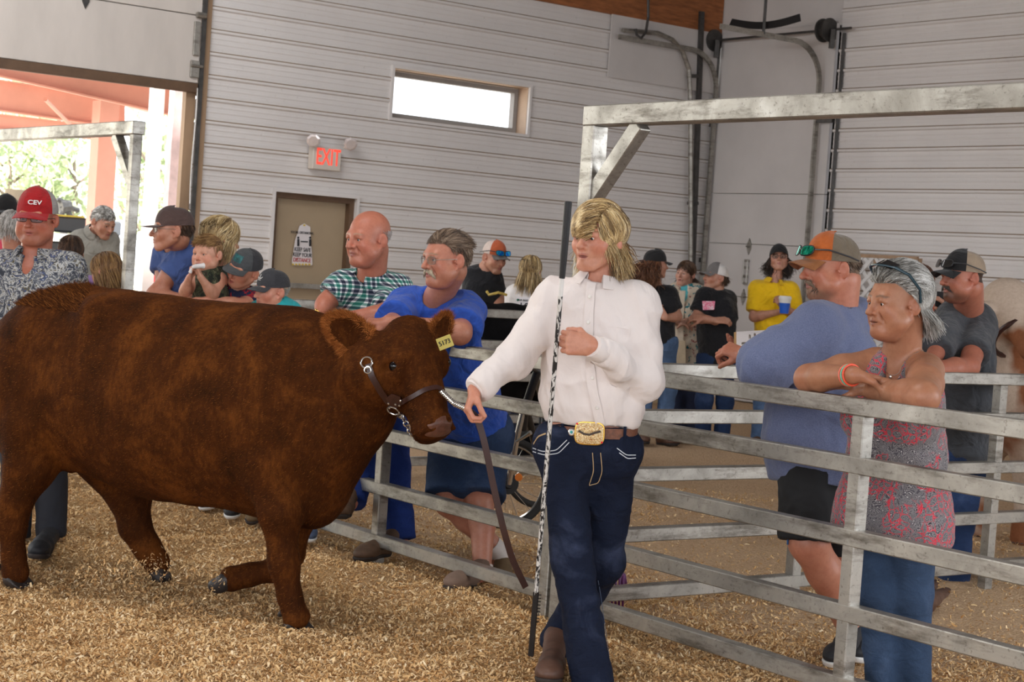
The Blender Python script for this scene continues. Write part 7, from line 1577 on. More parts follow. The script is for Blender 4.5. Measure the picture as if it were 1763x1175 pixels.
for q in ((670, 690), (672, 697), (693, 687), (690, 694), (683, 692)):
    h = hit(calf, *q, 0.018)
    if h: b = MB(); b.lathe(h[0], h[1], [(0.005, 0), (0.004, 0.003), (0.002, 0.004)], 8); b.build('rivet', M_SILVER, hal, True)
h = hit(calf, 679, 703, 0.014); b = MB(); b.ring(h[0], h[1], 0.024, 0.0035, 20, 8); b.build('ring', M_SILVER, hal, True)
h = hit(calf, 632, 626, 0.012); b = MB(); b.ring(h[0] - Z3 * 0.0, h[1], 0.022, 0.0032, 20, 8); h = hit(calf, 634, 638, 0.014); b.ring(h[0], h[1], 0.013, 0.003, 16, 8); b.build('buckle', M_SILVER, hal, True)
def chain(name, P, parent, r=0.009, w=0.0028):
    P = np.asarray(P); L = np.r_[0, np.cumsum(np.linalg.norm(np.diff(P, axis=0), axis=1))]; n = max(2, int(L[-1] / (r * 1.5))); b = MB()
    for i in range(n):
        s = (i + 0.5) / n * L[-1]; k = min(np.searchsorted(L, s), len(P) - 1); p = P[k - 1] + (P[k] - P[k - 1]) * ((s - L[k - 1]) / max(1e-6, L[k] - L[k - 1])); d = nrm(P[k] - P[k - 1])
        ax = nrm(np.cross(d, Z3 if i % 2 else np.array([0.3, 1, 0.2]))); b.ring(p, ax, r, w, 10, 5)
    return b.build(name, M_SILVER, parent, True)
Pc, _ = on(calf, [(682, 714), (688, 728), (693, 742), (704, 754)], 0.012, 6, 6.8); chain('jaw_chain', Pc, hal, 0.010, 0.003)
hand0 = A.J['wL'] + nrm(np.array((-0.30, -0.25, -0.92))) * 0.075
c0 = (hit(calf, 757, 676, 0.012) or hit(calf, 750, 676, 0.012, 6.8))[0]; chain('lead_chain', [c0, (c0 + hand0) / 2 - Z3 * 0.012, hand0 + np.array([0.0, 0, 0])], hal, 0.011, 0.003)
ld = MB(); lp_ = [hand0, at(822, 720, 6.25), at(835, 765, 6.26), at(850, 840, 6.28), at(866, 910, 6.30), at(882, 965, 6.33), at(905, 1012, 6.36)]
lp_ = np.array(lp_); t_ = np.linspace(0, len(lp_) - 1, 40); lp2 = np.stack([np.interp(t_, np.arange(len(lp_)), lp_[:, i]) for i in range(3)], 1)
for _ in range(4): lp2[1:-1] = (lp2[:-2] + 2 * lp2[1:-1] + lp2[2:]) / 4
ld.ribbon(lp2, np.array([0.3, -1, 0.1]), 0.024, 0.004); ld.build('lead_strap', M_HALT, hal, True)
tg = empty('ear_tag', at(765, 590, 6.86)); tag(tg, 'yellow ear tag with number 5173 in the far ear of the calf', 'ear tag'); b = MB(); tr = nrm((0.80, -0.30, 0.38)); tu = nrm(np.cross(tr, (0.3, 1, 0.1))); tu = tu if tu[2] > 0 else -tu; tnn = np.cross(tr, tu); tnn = tnn if tnn[1] < 0 else -tnn
c = at(766, 590, 6.78); b.box(c, (0.032, 0.024, 0.0015), np.array([tr, tu, tnn]), 0.001); b.build('tag_plate', mat('yellow_tag', srgb(196, 180, 92), 0.5), tg)
text('tag_number', '5173', c + tnn * 0.003, tr, tu, 0.026, M_INK if 'M_INK' in globals() else M_BLACKP, tg)
# ================================================================== people further back in the barn
BG = 'people standing at the back of the barn'
M_KH = cloth('washed_denim', srgb(104, 128, 158), 0.25); M_LJ = denim('light_denim', srgb(84, 108, 142), 0.5); M_NAVY = cloth('navy_cloth', srgb(30, 36, 58)); M_BLKT = cloth('black_knit', srgb(26, 26, 29), 0.15, wr=0.5); M_YEL = cloth('yellow_polo_knit', srgb(236, 190, 24), 0.06, wr=0.5)
def feet(m, toes, mt=None, sc=1.05):
    for a, t in toes: make_shoe('boot', m.J[a] + Z3 * 0.01, onz(t[0], t[1], 0.02), m.o, mt or M_BOOT, M_SOLE, sc, high=0.02)
Ye = Man(16.2, 'person in bright yellow polo shirt and black cap holding a blue cup', BG, h=0.012, fh=0.005)
Ye.set(sL=(1304, 498, 0.0), sR=(1360, 499, 0.0), eL=(1298, 546, -0.05), wL=(1338, 538, -0.22), eR=(1372, 545, -0.05), wR=(1350, 530, -0.24), hL=(1318, 600), hR=(1343, 601), kL=(1312, 680), aL=(1306, 755), kR=(1343, 680), aR=(1342, 757))
Ye.head(1341, 446, 8, -12, 4, 0.245, dy=-0.02).torso(6, cw=0.175, cd=0.11, bw=0.165, bd=0.12, hw=0.165, hd=0.12, sr=0.06).arm('L', hand=((0.9, -0.2, 0.1), (0, 0.4, 1), 1, dict(curl=0.8))).arm('R', hand=((-0.5, -0.3, 0.6), (-0.6, 0.6, 0.3), -1, dict(curl=0.9))).leg('L').leg('R').body(brow=srgb(60, 44, 34), hair=srgb(46, 36, 30), rosy=0.3)
eyes(Ye.H, Ye.o, iris=2); Ye.shirt(M_YEL, 0.014, -0.02, (0.80, 0.80), (0.078, 0.084), neckr=0.066, fold=0.009, name='polo_shirt', h=0.012, ffreq=6); Ye.collar(M_YEL, r=0.068, w=0.04, open_=0.45); Ye.pants(M_LJ, 0.008)
cap(Ye.H, Ye.o, cloth('black_twill', srgb(34, 33, 34)), cloth('black_twill', srgb(34, 33, 34)), M_BLKT, tilt=10, brim=0.05); glasses(Ye.H, Ye.o, M_BLACKP, M_CLEAR, w=0.025, h=0.017, r=0.0018)
scalp_hair(Ye.H, hairm('dark'), Ye.o, 1100, lambda p, t, q: np.stack([np.sign(q[:, 0]) * 0.35, 0 * q[:, 0] - 0.1, q[:, 0] * 0 - 1], 1), 0.14, r=0.004, lift=0.015, steps=7, curl=0.7, region=lambda x, y, z: (y < 0.0) & (z < 0.03) & (z > -0.06)); feet(Ye, (('aL', (1300, 768)), ('aR', (1345, 766))), M_BOOT2)
cu = empty('drink_cup', at(1351, 524, 15.92)); tag(cu, 'blue paper cup with white lid in the hands of the yellow shirted person', 'cup'); b = MB(); c = at(1351, 524, 15.90); b.lathe(c, Z3, [(0.040, -0.085), (0.056, 0.05)], 16); b.build('cup_body', mat('blue_paper_cup', srgb(28, 92, 196), 0.4), cu, True); b = MB(); b.lathe(c, Z3, [(0.060, 0.048), (0.060, 0.062), (0.05, 0.075)], 16); b.build('lid', M_WHITE, cu, True); b = MB(); b.lathe(c, Z3, [(0.0525, 0.01), (0.0575, 0.05)], 16); b.build('white_band', M_WHITE, cu, True)
Pk = Man(16.0, 'person in black T-shirt with pink print and grey cap, arms crossed', BG, h=0.012, fh=0.005)
Pk.set(sL=(1214, 510, -0.04), sR=(1252, 516, 0.06), eL=(1198, 548, -0.12), wL=(1232, 552, -0.22), eR=(1256, 560, -0.06), wR=(1210, 548, -0.2), hL=(1220, 620), hR=(1246, 622), kL=(1212, 690, -0.05), aL=(1210, 750), kR=(1248, 692), aR=(1242, 752))
Pk.head(1232, 478, 66, -6, 0, 0.245).torso(42, cw=0.18, cd=0.12, bw=0.175, bd=0.13, hw=0.17, hd=0.13, sr=0.062).arm('L', hand=((1, -0.1, 0.1), (0, 0.6, -0.6), 1, dict(curl=0.5))).arm('R', hand=((-1, 0, 0), (0, 0.5, -0.6), 1, dict(curl=0.5))).leg('L').leg('R').body(brow=srgb(80, 54, 40), hair=srgb(72, 50, 38), rosy=0.5)
eyes(Pk.H, Pk.o); Pk.shirt(M_BLKT, 0.016, -0.12, (0.72, 0.80), (0.078, 0.084), neckr=0.064, name='t_shirt', h=0.012, ffreq=6); Pk.pants(denim('blue_denim_b', srgb(40, 58, 92)), 0.008)
def pinkprint():
    m, nt, b = nodes('pink_print'); n = noise(nt, 40, 3, 0.6, coords(nt), 1.0); r = ramp(nt, [(0.45, srgb(232, 120, 150)), (0.55, srgb(240, 206, 214))], n.outputs[0]); lk(nt, r.outputs[0], b.inputs['Base Color']); return m
b = MB(); P = []
for (x, y) in ((1209, 519), (1231, 519), (1230, 534), (1210, 534)): 
    h = hit(Pk.shirt_o, x, y, 0.006); P.append(h[0] if h else at(x, y, 15.8))
b.add(P + [p + np.array([0, 0.006, 0]) for p in P], [(0, 1, 2, 3), (4, 5, 6, 7), (0, 1, 5, 4), (1, 2, 6, 5), (2, 3, 7, 6), (3, 0, 4, 7)]); b.build('chest_print', pinkprint(), Pk.shirt_o)
cap(Pk.H, Pk.o, cloth('grey_cap_twill', srgb(112, 108, 106)), cloth('white_mesh', srgb(218, 214, 210)), cloth('grey_cap_twill', srgb(112, 108, 106)), tilt=4, brim=0.07)
scalp_hair(Pk.H, hairm('brown'), Pk.o, 900, lambda p, t, q: np.tile([0, -0.5, -1.0], (len(p), 1)), 0.05, r=0.003, lift=0.01, steps=4, region=lambda x, y, z: (y < 0.0) & (z < 0.03) & (z > -0.05), curl=0.5); feet(Pk, (('aL', (1184, 762)), ('aR', (1222, 767))))
Ca = Man(16.5, 'person with brown hair in cream patterned cardigan over turquoise top', BG, h=0.012, fh=0.005)
Ca.set(sL=(1163, 502), sR=(1200, 504), eL=(1158, 545, 0.0), wL=(1166, 556, -0.16), eR=(1206, 548), wR=(1182, 553, -0.16), hL=(1170, 600), hR=(1194, 601), kL=(1168, 680), aL=(1168, 752), kR=(1194, 680), aR=(1194, 752))
Ca.head(1180, 472, 34, -2, -4, 0.235, sex='f', mouth=0.004).torso(20, cw=0.15, cd=0.10, bw=0.14, bd=0.105, hw=0.16, hd=0.12, sr=0.052, bust=0.06).arm('L', hand=((0.8, -0.3, 0), (0, 0.3, -1), 1, dict(curl=0.5))).arm('R', hand=((-0.9, -0.1, 0), (0, 0.3, -1), 1, dict(curl=0.5))).leg('L').leg('R'); Ca.skin = srgb(226, 176, 154); Ca.body(brow=srgb(90, 60, 46), hair=srgb(78, 52, 42), rosy=0.5)
eyes(Ca.H, Ca.o)
def cardi():
    m, nt, b = nodes('cream_patterned_knit'); setin(b, rough=0.9); v = coords(nt, 'Object'); sp = N(nt, 'SeparateXYZ'); lk(nt, v, sp.inputs[0]); n = noise(nt, 22, 2, 0.5, v, 0.5); r = ramp(nt, [(0.0, srgb(40, 120, 130)), (0.36, srgb(214, 200, 180)), (0.62, srgb(150, 60, 60)), (0.67, srgb(216, 204, 186))], n.outputs[0], 'CONSTANT'); lk(nt, r.outputs[0], b.inputs['Base Color']); return m
Ca.shirt(cloth('turquoise_knit', srgb(96, 190, 200)), 0.010, 0.0, (None, None), name='top', h=0.012)
Ca.shirt(cardi(), 0.020, -0.35, (1.85, 1.85), (0.068, 0.060), name='cardigan', h=0.012, flare=0.01, extra=(), vneck=0.10); Ca.pants(M_NAVY, 0.008); Ca.sh = []
b = MB(); b.ribbon([Ca.nb + Ca.TR[1] * 0.15 + Ca.TR[2] * (-0.02) , Ca.T(0.02, 0.155, 0.5), Ca.T(0.02, 0.15, 0.3), Ca.T(0.02, 0.17, 0.0), Ca.T(0.02, 0.18, -0.3)], Ca.TR[1], 0.06, 0.004); b.build('cardigan_edge', cloth('cream_knit', srgb(220, 206, 186)), Ca.o, True)
b = MB(); b.box(Ca.T(0.03, 0.19, -0.05), (0.07, 0.004, 0.11), Ca.TR); b.build('paper_sheet', mat('kraft_paper', srgb(204, 186, 156), 0.8), Ca.o)
scalp_hair(Ca.H, hairm('brown'), Ca.o, 1400, lambda p, t, q: np.stack([np.sign(q[:, 0]) * 0.25, 0 * q[:, 0] - 0.55, q[:, 0] * 0 - 0.8], 1), 0.16, r=0.003, lift=0.010, steps=8, hug=0.12, region=lambda x, y, z: (z > 0.062 - 0.9 * np.clip(0.05 - y, 0, 0.2)) & (z > -0.05)); feet(Ca, (('aL', (1160, 763)), ('aR', (1190, 763))))
Lh = Man(15.7, 'person with long curly hair, black cap and black shirt, seen from behind', BG, h=0.012, fh=0.005)
Lh.set(sL=(1108, 505), sR=(1152, 507), eL=(1098, 548), wL=(1108, 590), eR=(1166, 545, -0.04), wR=(1146, 548, -0.2), hL=(1116, 590), hR=(1146, 591), kL=(1110, 675), aL=(1104, 748), kR=(1150, 672), aR=(1140, 752))
Lh.head(1129, 455, -112, 0, 0, 0.245).torso(-150, cw=0.18, cd=0.11, bw=0.155, bd=0.115, hw=0.165, hd=0.125, sr=0.06).arm('L').arm('R', hand=((-0.6, 0.2, 0.7), (0.3, 0.5, 0), 1, dict(curl=0.6))).leg('L').leg('R').body(brow=srgb(50, 36, 30), hair=srgb(70, 46, 34))
Lh.shirt(M_BLKT, 0.014, -0.02, (0.72, 0.72), (0.072, 0.078), neckr=0.064, name='polo_shirt', h=0.012, ffreq=6); Lh.pants(M_LJ, 0.010)
cap(Lh.H, Lh.o, cloth('black_twill', srgb(34, 33, 34)), cloth('black_twill', srgb(34, 33, 34)), cloth('black_twill', srgb(34, 33, 34)), tilt=2, brim=0.065)
scalp_hair(Lh.H, hairm('auburn'), Lh.o, 1800, lambda p, t, q: np.stack([np.sign(q[:, 0]) * 0.45, 0 * q[:, 0] - 0.5, q[:, 0] * 0 - 0.9], 1), 0.20, r=0.004, lift=0.02, steps=9, curl=0.8, region=lambda x, y, z: (y < 0.01) & (z < 0.03) & (z > -0.07)); feet(Lh, (('aL', (1112, 765)), ('aR', (1166, 768))))
# woman with a bib number and the man with the black calf
Bw = Man(13.6, 'fair haired person in white T-shirt with bib number 100 on the back', BG, h=0.011, fh=0.005)
Bw.set(sL=(885, 506), sR=(926, 508), eL=(882, 552, 0.02), wL=(905, 585, 0.15), eR=(936, 552, 0.02), wR=(925, 585, 0.15), hL=(893, 610), hR=(922, 611), kL=(893, 710), aL=(893, 800), kR=(922, 710), aR=(922, 800))
Bw.head(914, 467, -160, 0, 0, 0.225, sex='f').torso(-172, cw=0.145, cd=0.095, bw=0.13, bd=0.10, hw=0.155, hd=0.12, sr=0.050).arm('L', (0.04, 0.035, 0.035, 0.025)).arm('R', (0.04, 0.035, 0.035, 0.025)).leg('L').leg('R').body(hair=srgb(196, 166, 118))
Bw.shirt(cloth('white_knit', srgb(228, 222, 218), 0.04), 0.012, -0.05, (0.55, 0.55), (0.060, 0.064), name='t_shirt', h=0.011, ffreq=6); Bw.pants(M_NAVY, 0.008)
scalp_hair(Bw.H, hairm('blond'), Bw.o, 2600, lambda p, t, q: np.stack([np.sign(q[:, 0]) * 0.12, 0 * q[:, 0] - 0.2, q[:, 0] * 0 - 1.0], 1), 0.15, r=0.0028, lift=0.012, steps=8, region=lambda x, y, z: (z > 0.0) | (y < 0.0), hug=0.2, jit=0.1)
bb = MB(); bn = -Bw.TR[1]; br = nrm(np.cross(Z3, bn)) * -1; br = br if br[0] > 0 else -br; hb_ = hit(Bw.shirt_o, 907, 527, 0.012); bc_ = hb_[0] if hb_ else Bw.T(0, -0.12, 0.6); bu = nrm(np.cross(bn, br)); bu = bu if bu[2] > 0 else -bu; bb.box(bc_ + bn * 0.004, (0.088, 0.002, 0.065), np.array([br, bn, bu])); bo_ = bb.build('bib', mat('white_paper', srgb(226, 220, 220), 0.8), Bw.shirt_o)
text('bib_number', '100', bc_ + bn * 0.008 - bu * 0.012, br, bu, 0.085, M_INK, bo_); text('bib_text', 'FAIR BEEF SHOW', bc_ + bn * 0.008 + bu * 0.04, br, bu, 0.02, M_INK, bo_)
b = MB(); b.lathe(bc_ + bn * 0.006 - br * 0.07 + bu * 0.04, bn, [(0.010, 0), (0.010, 0.003)], 10); b.build('bib_emblem', mat('green_ink', srgb(40, 120, 90), 0.6), bo_)
Bc = Man(13.9, 'person in black T-shirt and rust cap with blue mirrored sunglasses beside the black calf', BG, h=0.011, fh=0.004)
Bc.set(sL=(815, 476), sR=(848, 478), eL=(808, 520), wL=(830, 535, -0.15), eR=(860, 520), wR=(850, 535, -0.15), hL=(820, 585), hR=(846, 586), kL=(820, 685), aL=(820, 780), kR=(848, 685), aR=(848, 780))
Bc.head(851, 443, -38, 14, 0, 0.245, dy=-0.05).torso(-38, cw=0.165, cd=0.105, bw=0.15, bd=0.11, hw=0.16, hd=0.12, sr=0.058).arm('L').arm('R').leg('L').leg('R').body(brow=srgb(80, 54, 40), hair=srgb(120, 96, 80), rosy=0.4, stubble=srgb(140, 100, 80))
eyes(Bc.H, Bc.o); Bc.shirt(M_BLKT, 0.014, 0.0, (0.7, 0.7), (0.07, 0.075), name='t_shirt', h=0.011, ffreq=6); Bc.pants(M_NAVY, 0.008)
M_RST = cloth('rust_twill', srgb(170, 84, 50)); cap(Bc.H, Bc.o, M_RST, cloth('pale_mesh', srgb(204, 186, 176)), cloth('grey_brim', srgb(96, 90, 86)), tilt=6, brim=0.065); cap_shades(Bc.H, Bc.o, M_MIRB, up=0.06)
def simple_cow(name, label, mt, c, ax, L, Ht, head=None, hh=None, h=0.02, group=None):
    ax = nrm(ax); lt = np.array([-ax[1], ax[0], 0]); R = np.array([ax, lt, Z3]); p = lambda x, y, z: c + ax * x * L + lt * y * L + Z3 * z * Ht
    S = [E_(p(-0.30, 0, 0.70), (0.24 * L, 0.17 * L, 0.28 * Ht), R, 0.15), E_(p(0, 0, 0.68), (0.3 * L, 0.19 * L, 0.29 * Ht), R, 0.15), E_(p(0.28, 0, 0.70), (0.22 * L, 0.16 * L, 0.28 * Ht), R, 0.15)]
    for (x, y) in ((-0.36, -0.09), (-0.36, 0.09), (0.32, -0.09), (0.34, 0.09)): S += [C_(p(x, y, 0.55), p(x - 0.02, y, 0.28), 0.09 * L, 0.05 * L, 0.05), C_(p(x - 0.02, y, 0.28), p(x, y, 0.03), 0.04 * L, 0.04 * L, 0.03)]
    if head is not None:
        S += [C_(p(0.36, 0, 0.80), head - hh * 0.12, 0.15 * L, 0.11 * L, 0.1), C_(head - hh * 0.06, head + hh * 0.30, 0.115, 0.070, 0.05), E_(head + hh * 0.34, (0.075, 0.075, 0.06), None, 0.03), E_(head, (0.12, 0.12, 0.13), None, 0.06)]
        sd = nrm(np.cross(hh, Z3)) if abs(hh[2]) < 0.9 else lt
        for q in (-1, 1): S += [E_(head + sd * q * 0.18 + Z3 * 0.04, (0.10, 0.035, 0.05), np.array([nrm(sd * q + Z3 * 0.2), np.cross(nrm(sd * q + Z3 * 0.2), nrm(hh)), nrm(hh)]), 0.03)]
    V, Q = solid(S, h); o = mesh_obj(name, V, Q, mt, None, True); tag(o, label, 'cow', group)
    for (x, y) in ((-0.36, -0.09), (-0.36, 0.09), (0.32, -0.09), (0.34, 0.09)):
        b = MB(); b.lathe(p(x, y, 0.0) + Z3 * 0.01, Z3, [(0.055, 0), (0.045, 0.07)], 12); b.build('hoof', M_HOOF, o, True)
    return o
M_BKC = coat_mat('black_coat', [(0.3, srgb(12, 12, 14)), (0.7, srgb(28, 27, 29))])
cc = onz(872, 810, 0.0); cc = np.array([at(866, 700, 13.0)[0], 13.0, 0.0])
bk_o = simple_cow('calf', 'black calf standing behind the man in royal blue T-shirt', M_BKC, cc, (-0.55, -0.83, 0), 1.5, 1.28)
b = MB(); P = [at(838, 502, 12.4), at(842, 508, 12.38), at(850, 506, 12.3), at(858, 504, 12.3), at(872, 508, 12.35)]; b.tube(P, 0.010, 6); rp_ = b.build('rope_halter', mat('gold_blue_rope', srgb(176, 150, 70), 0.7, var=0.4, sc=60)); tag(rp_, 'yellow and blue rope lying over the black calf back', 'rope')
# tan calf at the right edge
def patchy():
    m, nt, b = nodes('cream_and_brown_coat'); setin(b, rough=0.75, spec=0.15); v = coords(nt); n = noise(nt, 1.7, 3, 0.5, v, 0.4); f = noise(nt, 50, 4, 0.7, v); r = ramp(nt, [(0.52, srgb(196, 176, 158)), (0.60, srgb(140, 88, 58))], n.outputs[0]); x = N(nt, 'MixRGB', blend_type='MULTIPLY'); x.inputs[0].default_value = 0.5; lk(nt, r.outputs[0], x.inputs[1]); g = ramp(nt, [(0.3, (0.7, 0.66, 0.62)), (0.6, (1, 1, 1))], f.outputs[0]); lk(nt, g.outputs[0], x.inputs[2]); lk(nt, x.outputs[0], b.inputs['Base Color']); bump(nt, b, f.outputs[0], 0.3, 0.01); return m
hd_ = at(1745, 545, 10.6)
tc_ = simple_cow('calf', 'cream and brown calf with dark halter at the right edge', patchy(), np.array([at(1800, 600, 11.3)[0], 11.3, 0.0]), (-0.62, -0.78, 0), 1.5, 1.30, head=hd_, hh=nrm((0.15, -0.75, -0.55)), h=0.014)
b = MB(); b.ring(hd_ + np.array([0.02, -0.05, -0.13]), (0.2, -0.7, -0.6), 0.15, 0.016, 24, 6); tag(b.build('halter', M_HALT, None, True), 'dark strap halter round the cream calf head', 'halter')
Hn = Man(11.9, 'person in dark jeans and white tipped shoes beside the cream calf, mostly hidden', h=0.014, fh=0.007)
Hn.set(sL=(1640, 560), sR=(1675, 562), eL=(1630, 610), wL=(1632, 650), eR=(1684, 610), wR=(1682, 650), hL=(1648, 690), hR=(1668, 690), kL=(1648, 780), aL=(1660, 865), kR=(1668, 780), aR=(1672, 866)); Hn.head(1660, 515, 20, 0, 0, 0.235).torso(10).arm('L').arm('R').leg('L', (0.08, 0.055, 0.05, 0.038)).leg('R', (0.08, 0.055, 0.05, 0.038)).body(hair=srgb(60, 44, 34), brow=srgb(60, 44, 34)); Hn.skin = srgb(160, 100, 76)
Hn.shirt(M_BLKT, 0.012, 0.0, (0.6, 0.6), name='t_shirt', h=0.014); Hn.pants(M_NAVY, 0.012, (0.11, 0.09, 0.09), (0.95, 0.95), name='shorts', shorts=True, h=0.014); feet(Hn, (('aL', (1668, 876)), ('aR', (1680, 872))), mat('white_sneaker', srgb(216, 212, 206), 0.6))
# ================================================================== people near the open door on the left
DO = 'people near the open vehicle door'
Wl = Man(14.6, 'grey haired person in grey khaki shirt looking down in the open doorway', DO, h=0.012, fh=0.005)
Wl.set(sL=(138, 412, 0.0), sR=(188, 416, 0.0), eL=(120, 470, 0.0), wL=(140, 520, -0.1), eR=(196, 465, -0.05), wR=(185, 510, -0.2), hL=(140, 540, 0.05), hR=(176, 542, 0.0), kL=(140, 640), aL=(140, 730), kR=(176, 640), aR=(178, 732))
Wl.head(178, 383, -52, 22, 0, 0.25, dy=-0.08).torso(-40, cw=0.19, cd=0.13, bw=0.18, bd=0.14, hw=0.17, hd=0.13, sr=0.066).arm('L').arm('R').leg('L').leg('R').body(brow=srgb(120, 104, 90), hair=srgb(140, 136, 132), rosy=0.5)
eyes(Wl.H, Wl.o); M_KHK = cloth('grey_khaki', srgb(140, 136, 126), 0.1, wr=0.5); Wl.shirt(M_KHK, 0.014, 0.0, (1.9, 1.9), (0.08, 0.07), h=0.012, ffreq=5); Wl.collar(M_KHK, r=0.07, open_=0.5); Wl.pants(M_NAVY, 0.01)
scalp_hair(Wl.H, hairm('grey'), Wl.o, 1500, lambda p, t, q: np.tile([0, -0.6, -0.6], (len(p), 1)), 0.03, r=0.003, lift=0.004, steps=4, region=lambda x, y, z: (z > 0.055 - 0.9 * np.clip(0.05 - y, 0, 0.2)) & (z > -0.05))
Bk = Man(11.8, 'person in black cap and dark sunglasses with coral shirt behind the red cap', DO, h=0.012, fh=0.005)
Bk.set(sL=(-18, 415), sR=(30, 420), eL=(-26, 470), wL=(-20, 520), eR=(40, 470), wR=(34, 520), hL=(-10, 540), hR=(22, 540), kL=(-10, 660), aL=(-10, 780), kR=(22, 660), aR=(22, 780))
Bk.head(10, 370, -8, 4, 0, 0.25).torso(0, cw=0.17, cd=0.11).arm('L').arm('R').leg('L').leg('R').body(brow=srgb(60, 44, 36), hair=srgb(60, 48, 40), rosy=0.5); eyes(Bk.H, Bk.o)
Bk.shirt(cloth('coral_knit', srgb(226, 84, 104)), 0.012, 0.0, (0.7, 0.7), name='t_shirt', h=0.012); Bk.pants(M_NAVY, 0.008); cap(Bk.H, Bk.o, cloth('black_twill', srgb(34, 33, 34)), cloth('tan_mesh', srgb(150, 132, 112)), cloth('black_twill', srgb(34, 33, 34)), tilt=4); glasses(Bk.H, Bk.o, M_BLACKP, M_DARKLENS, w=0.025, h=0.016, r=0.002, name='sunglasses')
Ch = Man(13.0, 'person in pale straw cowboy hat standing behind the black cap', DO, h=0.014, fh=0.007)
Ch.set(sL=(0, 412), sR=(48, 414), eL=(-8, 470), wL=(-4, 520), eR=(54, 470), wR=(50, 520), hL=(8, 540), hR=(40, 540), kL=(8, 650), aL=(8, 760), kR=(40, 650), aR=(40, 760)); Ch.head(25, 366, -20, 0, 0, 0.245).torso(0).arm('L').arm('R').leg('L').leg('R').body(hair=srgb(90, 70, 54), brow=srgb(90, 70, 54))
Ch.shirt(M_NAVY, 0.012, 0.0, (1.8, 1.8), h=0.014); Ch.pants(M_NAVY, 0.008)
def cowboy_hat(H, parent, m):
    b = MB(); b.add(*grid_solid(lambda u, v: H.p((0.082 + 0.085 * v) * math.sin(2 * math.pi * u), (0.10 + 0.07 * v) * math.cos(2 * math.pi * u) - 0.012, 0.046 + 0.045 * v * v * math.sin(2 * math.pi * u) ** 2 - 0.015 * v * math.cos(2 * math.pi * u) ** 2), 33, 6, 0.004)); o = b.build('hat_brim', m, parent, True)
    b = MB(); b.add(*grid_solid(lambda u, v: (lambda t, s_: H.p(0.083 * math.sin(t) * s_, 0.102 * math.cos(t) * s_ - 0.012, 0.046 + 0.12 * min(1, v * 1.5) - 0.030 * max(0, v - 0.66) * 3 * (1 if abs(math.sin(t)) < 0.5 else 0.5)))(2 * math.pi * u, (1 - 0.18 * min(1, v * 1.5)) * (1 - max(0, v - 0.66) * 2.9)), 33, 12, 0.004)); b.build('hat_crown', m, parent, True)
cowboy_hat(Ch.H, Ch.o, mat('straw_weave', srgb(222, 204, 174), 0.8, var=0.1, bmp=0.2))
def seated_head(Y, px, py, az, hm, label, shirt, size=0.22, n=1500, ln=0.15, lift=0.012, cat='person', pitch=0, grp=DO, skin=None, sx=34):
    m = Man(Y, label, grp, h=0.013, fh=0.006); m.cat = cat; k = 3000 / Y * size / 0.235; q = lambda dx, dy, d=0.0: (px + dx * k, py + dy * k, d)
    m.set(sL=q(-0.15, 0.24), sR=q(0.15, 0.24), eL=q(-0.20, 0.48), wL=q(-0.12, 0.60, -0.15), eR=q(0.20, 0.48), wR=q(0.12, 0.60, -0.15), hL=q(-0.09, 0.75), hR=q(0.09, 0.75), kL=q(-0.09, 1.15), aL=q(-0.09, 1.5), kR=q(0.09, 1.15), aR=q(0.09, 1.5))
    if skin is not None: m.skin = skin
    m.head(px, py, az, pitch, 0, size, sex='f').torso(az * 0.6, cw=0.14 * size / 0.235, cd=0.1, bw=0.13, bd=0.1, hw=0.14, hd=0.11, sr=0.05).arm('L').arm('R').leg('L', (0.07, 0.05, 0.045, 0.035)).leg('R', (0.07, 0.05, 0.045, 0.035)).body(hair=hm[1], brow=hm[1]); m.shirt(shirt, 0.012, -0.03, (0.5, 0.5), (0.06, 0.06), h=0.013, name='top'); m.pants(M_NAVY, 0.01, (0.085, 0.07, 0.06), h=0.014)
    scalp_hair(m.H, hairm(hm[0]), m.o, n, lambda p, t, q: np.stack([np.sign(q[:, 0]) * 0.15, 0 * q[:, 0] - 0.25, q[:, 0] * 0 - 1.0], 1), ln, r=0.0028, lift=lift, steps=8, region=lambda x, y, z: (z > 0.02) | (y < 0.0), hug=0.2, jit=0.12); return m
seated_head(10.9, 24, 396, -160, ('white', srgb(190, 186, 180)), 'silver haired person between the black cap and the red cap', cloth('coral_knit', srgb(226, 84, 104)), n=1500, ln=0.05)
seated_head(11.4, 122, 436, 170, ('brown', srgb(90, 62, 46)), 'brown haired child behind the paisley shirt shoulder', cloth('lavender_knit', srgb(170, 140, 200)), 0.215, cat='child')
seated_head(11.2, 182, 468, 120, ('lightbrown', srgb(150, 110, 70)), 'child with light brown bobbed hair bowing behind the fence', cloth('pale_blue_knit', srgb(170, 190, 200)), 0.225, 2600, 0.15, 0.016, cat='child', pitch=18)
# ================================================================== outside the door
def outside():
    m, nt, b = nodes('pale_gravel'); setin(b, rough=0.95); n = noise(nt, 6, 5, 0.6, coords(nt)); r = ramp(nt, [(0.3, srgb(176, 166, 150)), (0.7, srgb(212, 204, 192))], n.outputs[0]); lk(nt, r.outputs[0], b.inputs['Base Color']); return m
b = MB(); P = [UL * x + UF * y + Z3 * -0.02 for (x, y) in ((-45, DL + 0.12), (25, DL + 0.12), (25, 90), (-45, 90))]; b.add(P + [p - Z3 * 0.2 for p in P], [(0, 1, 2, 3), (4, 5, 6, 7), (0, 1, 5, 4), (1, 2, 6, 5), (2, 3, 7, 6), (3, 0, 4, 7)]); tag(b.build('ground_outside', outside()), kind='structure')
M_RUST = mat('salmon_primer_steel', srgb(226, 160, 138), 0.55, var=0.08, sc=1.5)
M_RUSTD = mat('dark_red_purlin', srgb(140, 92, 80), 0.6, var=0.2)
M_ROOFO = mat('canopy_roof_sheet', srgb(150, 130, 124), 0.5, var=0.1)
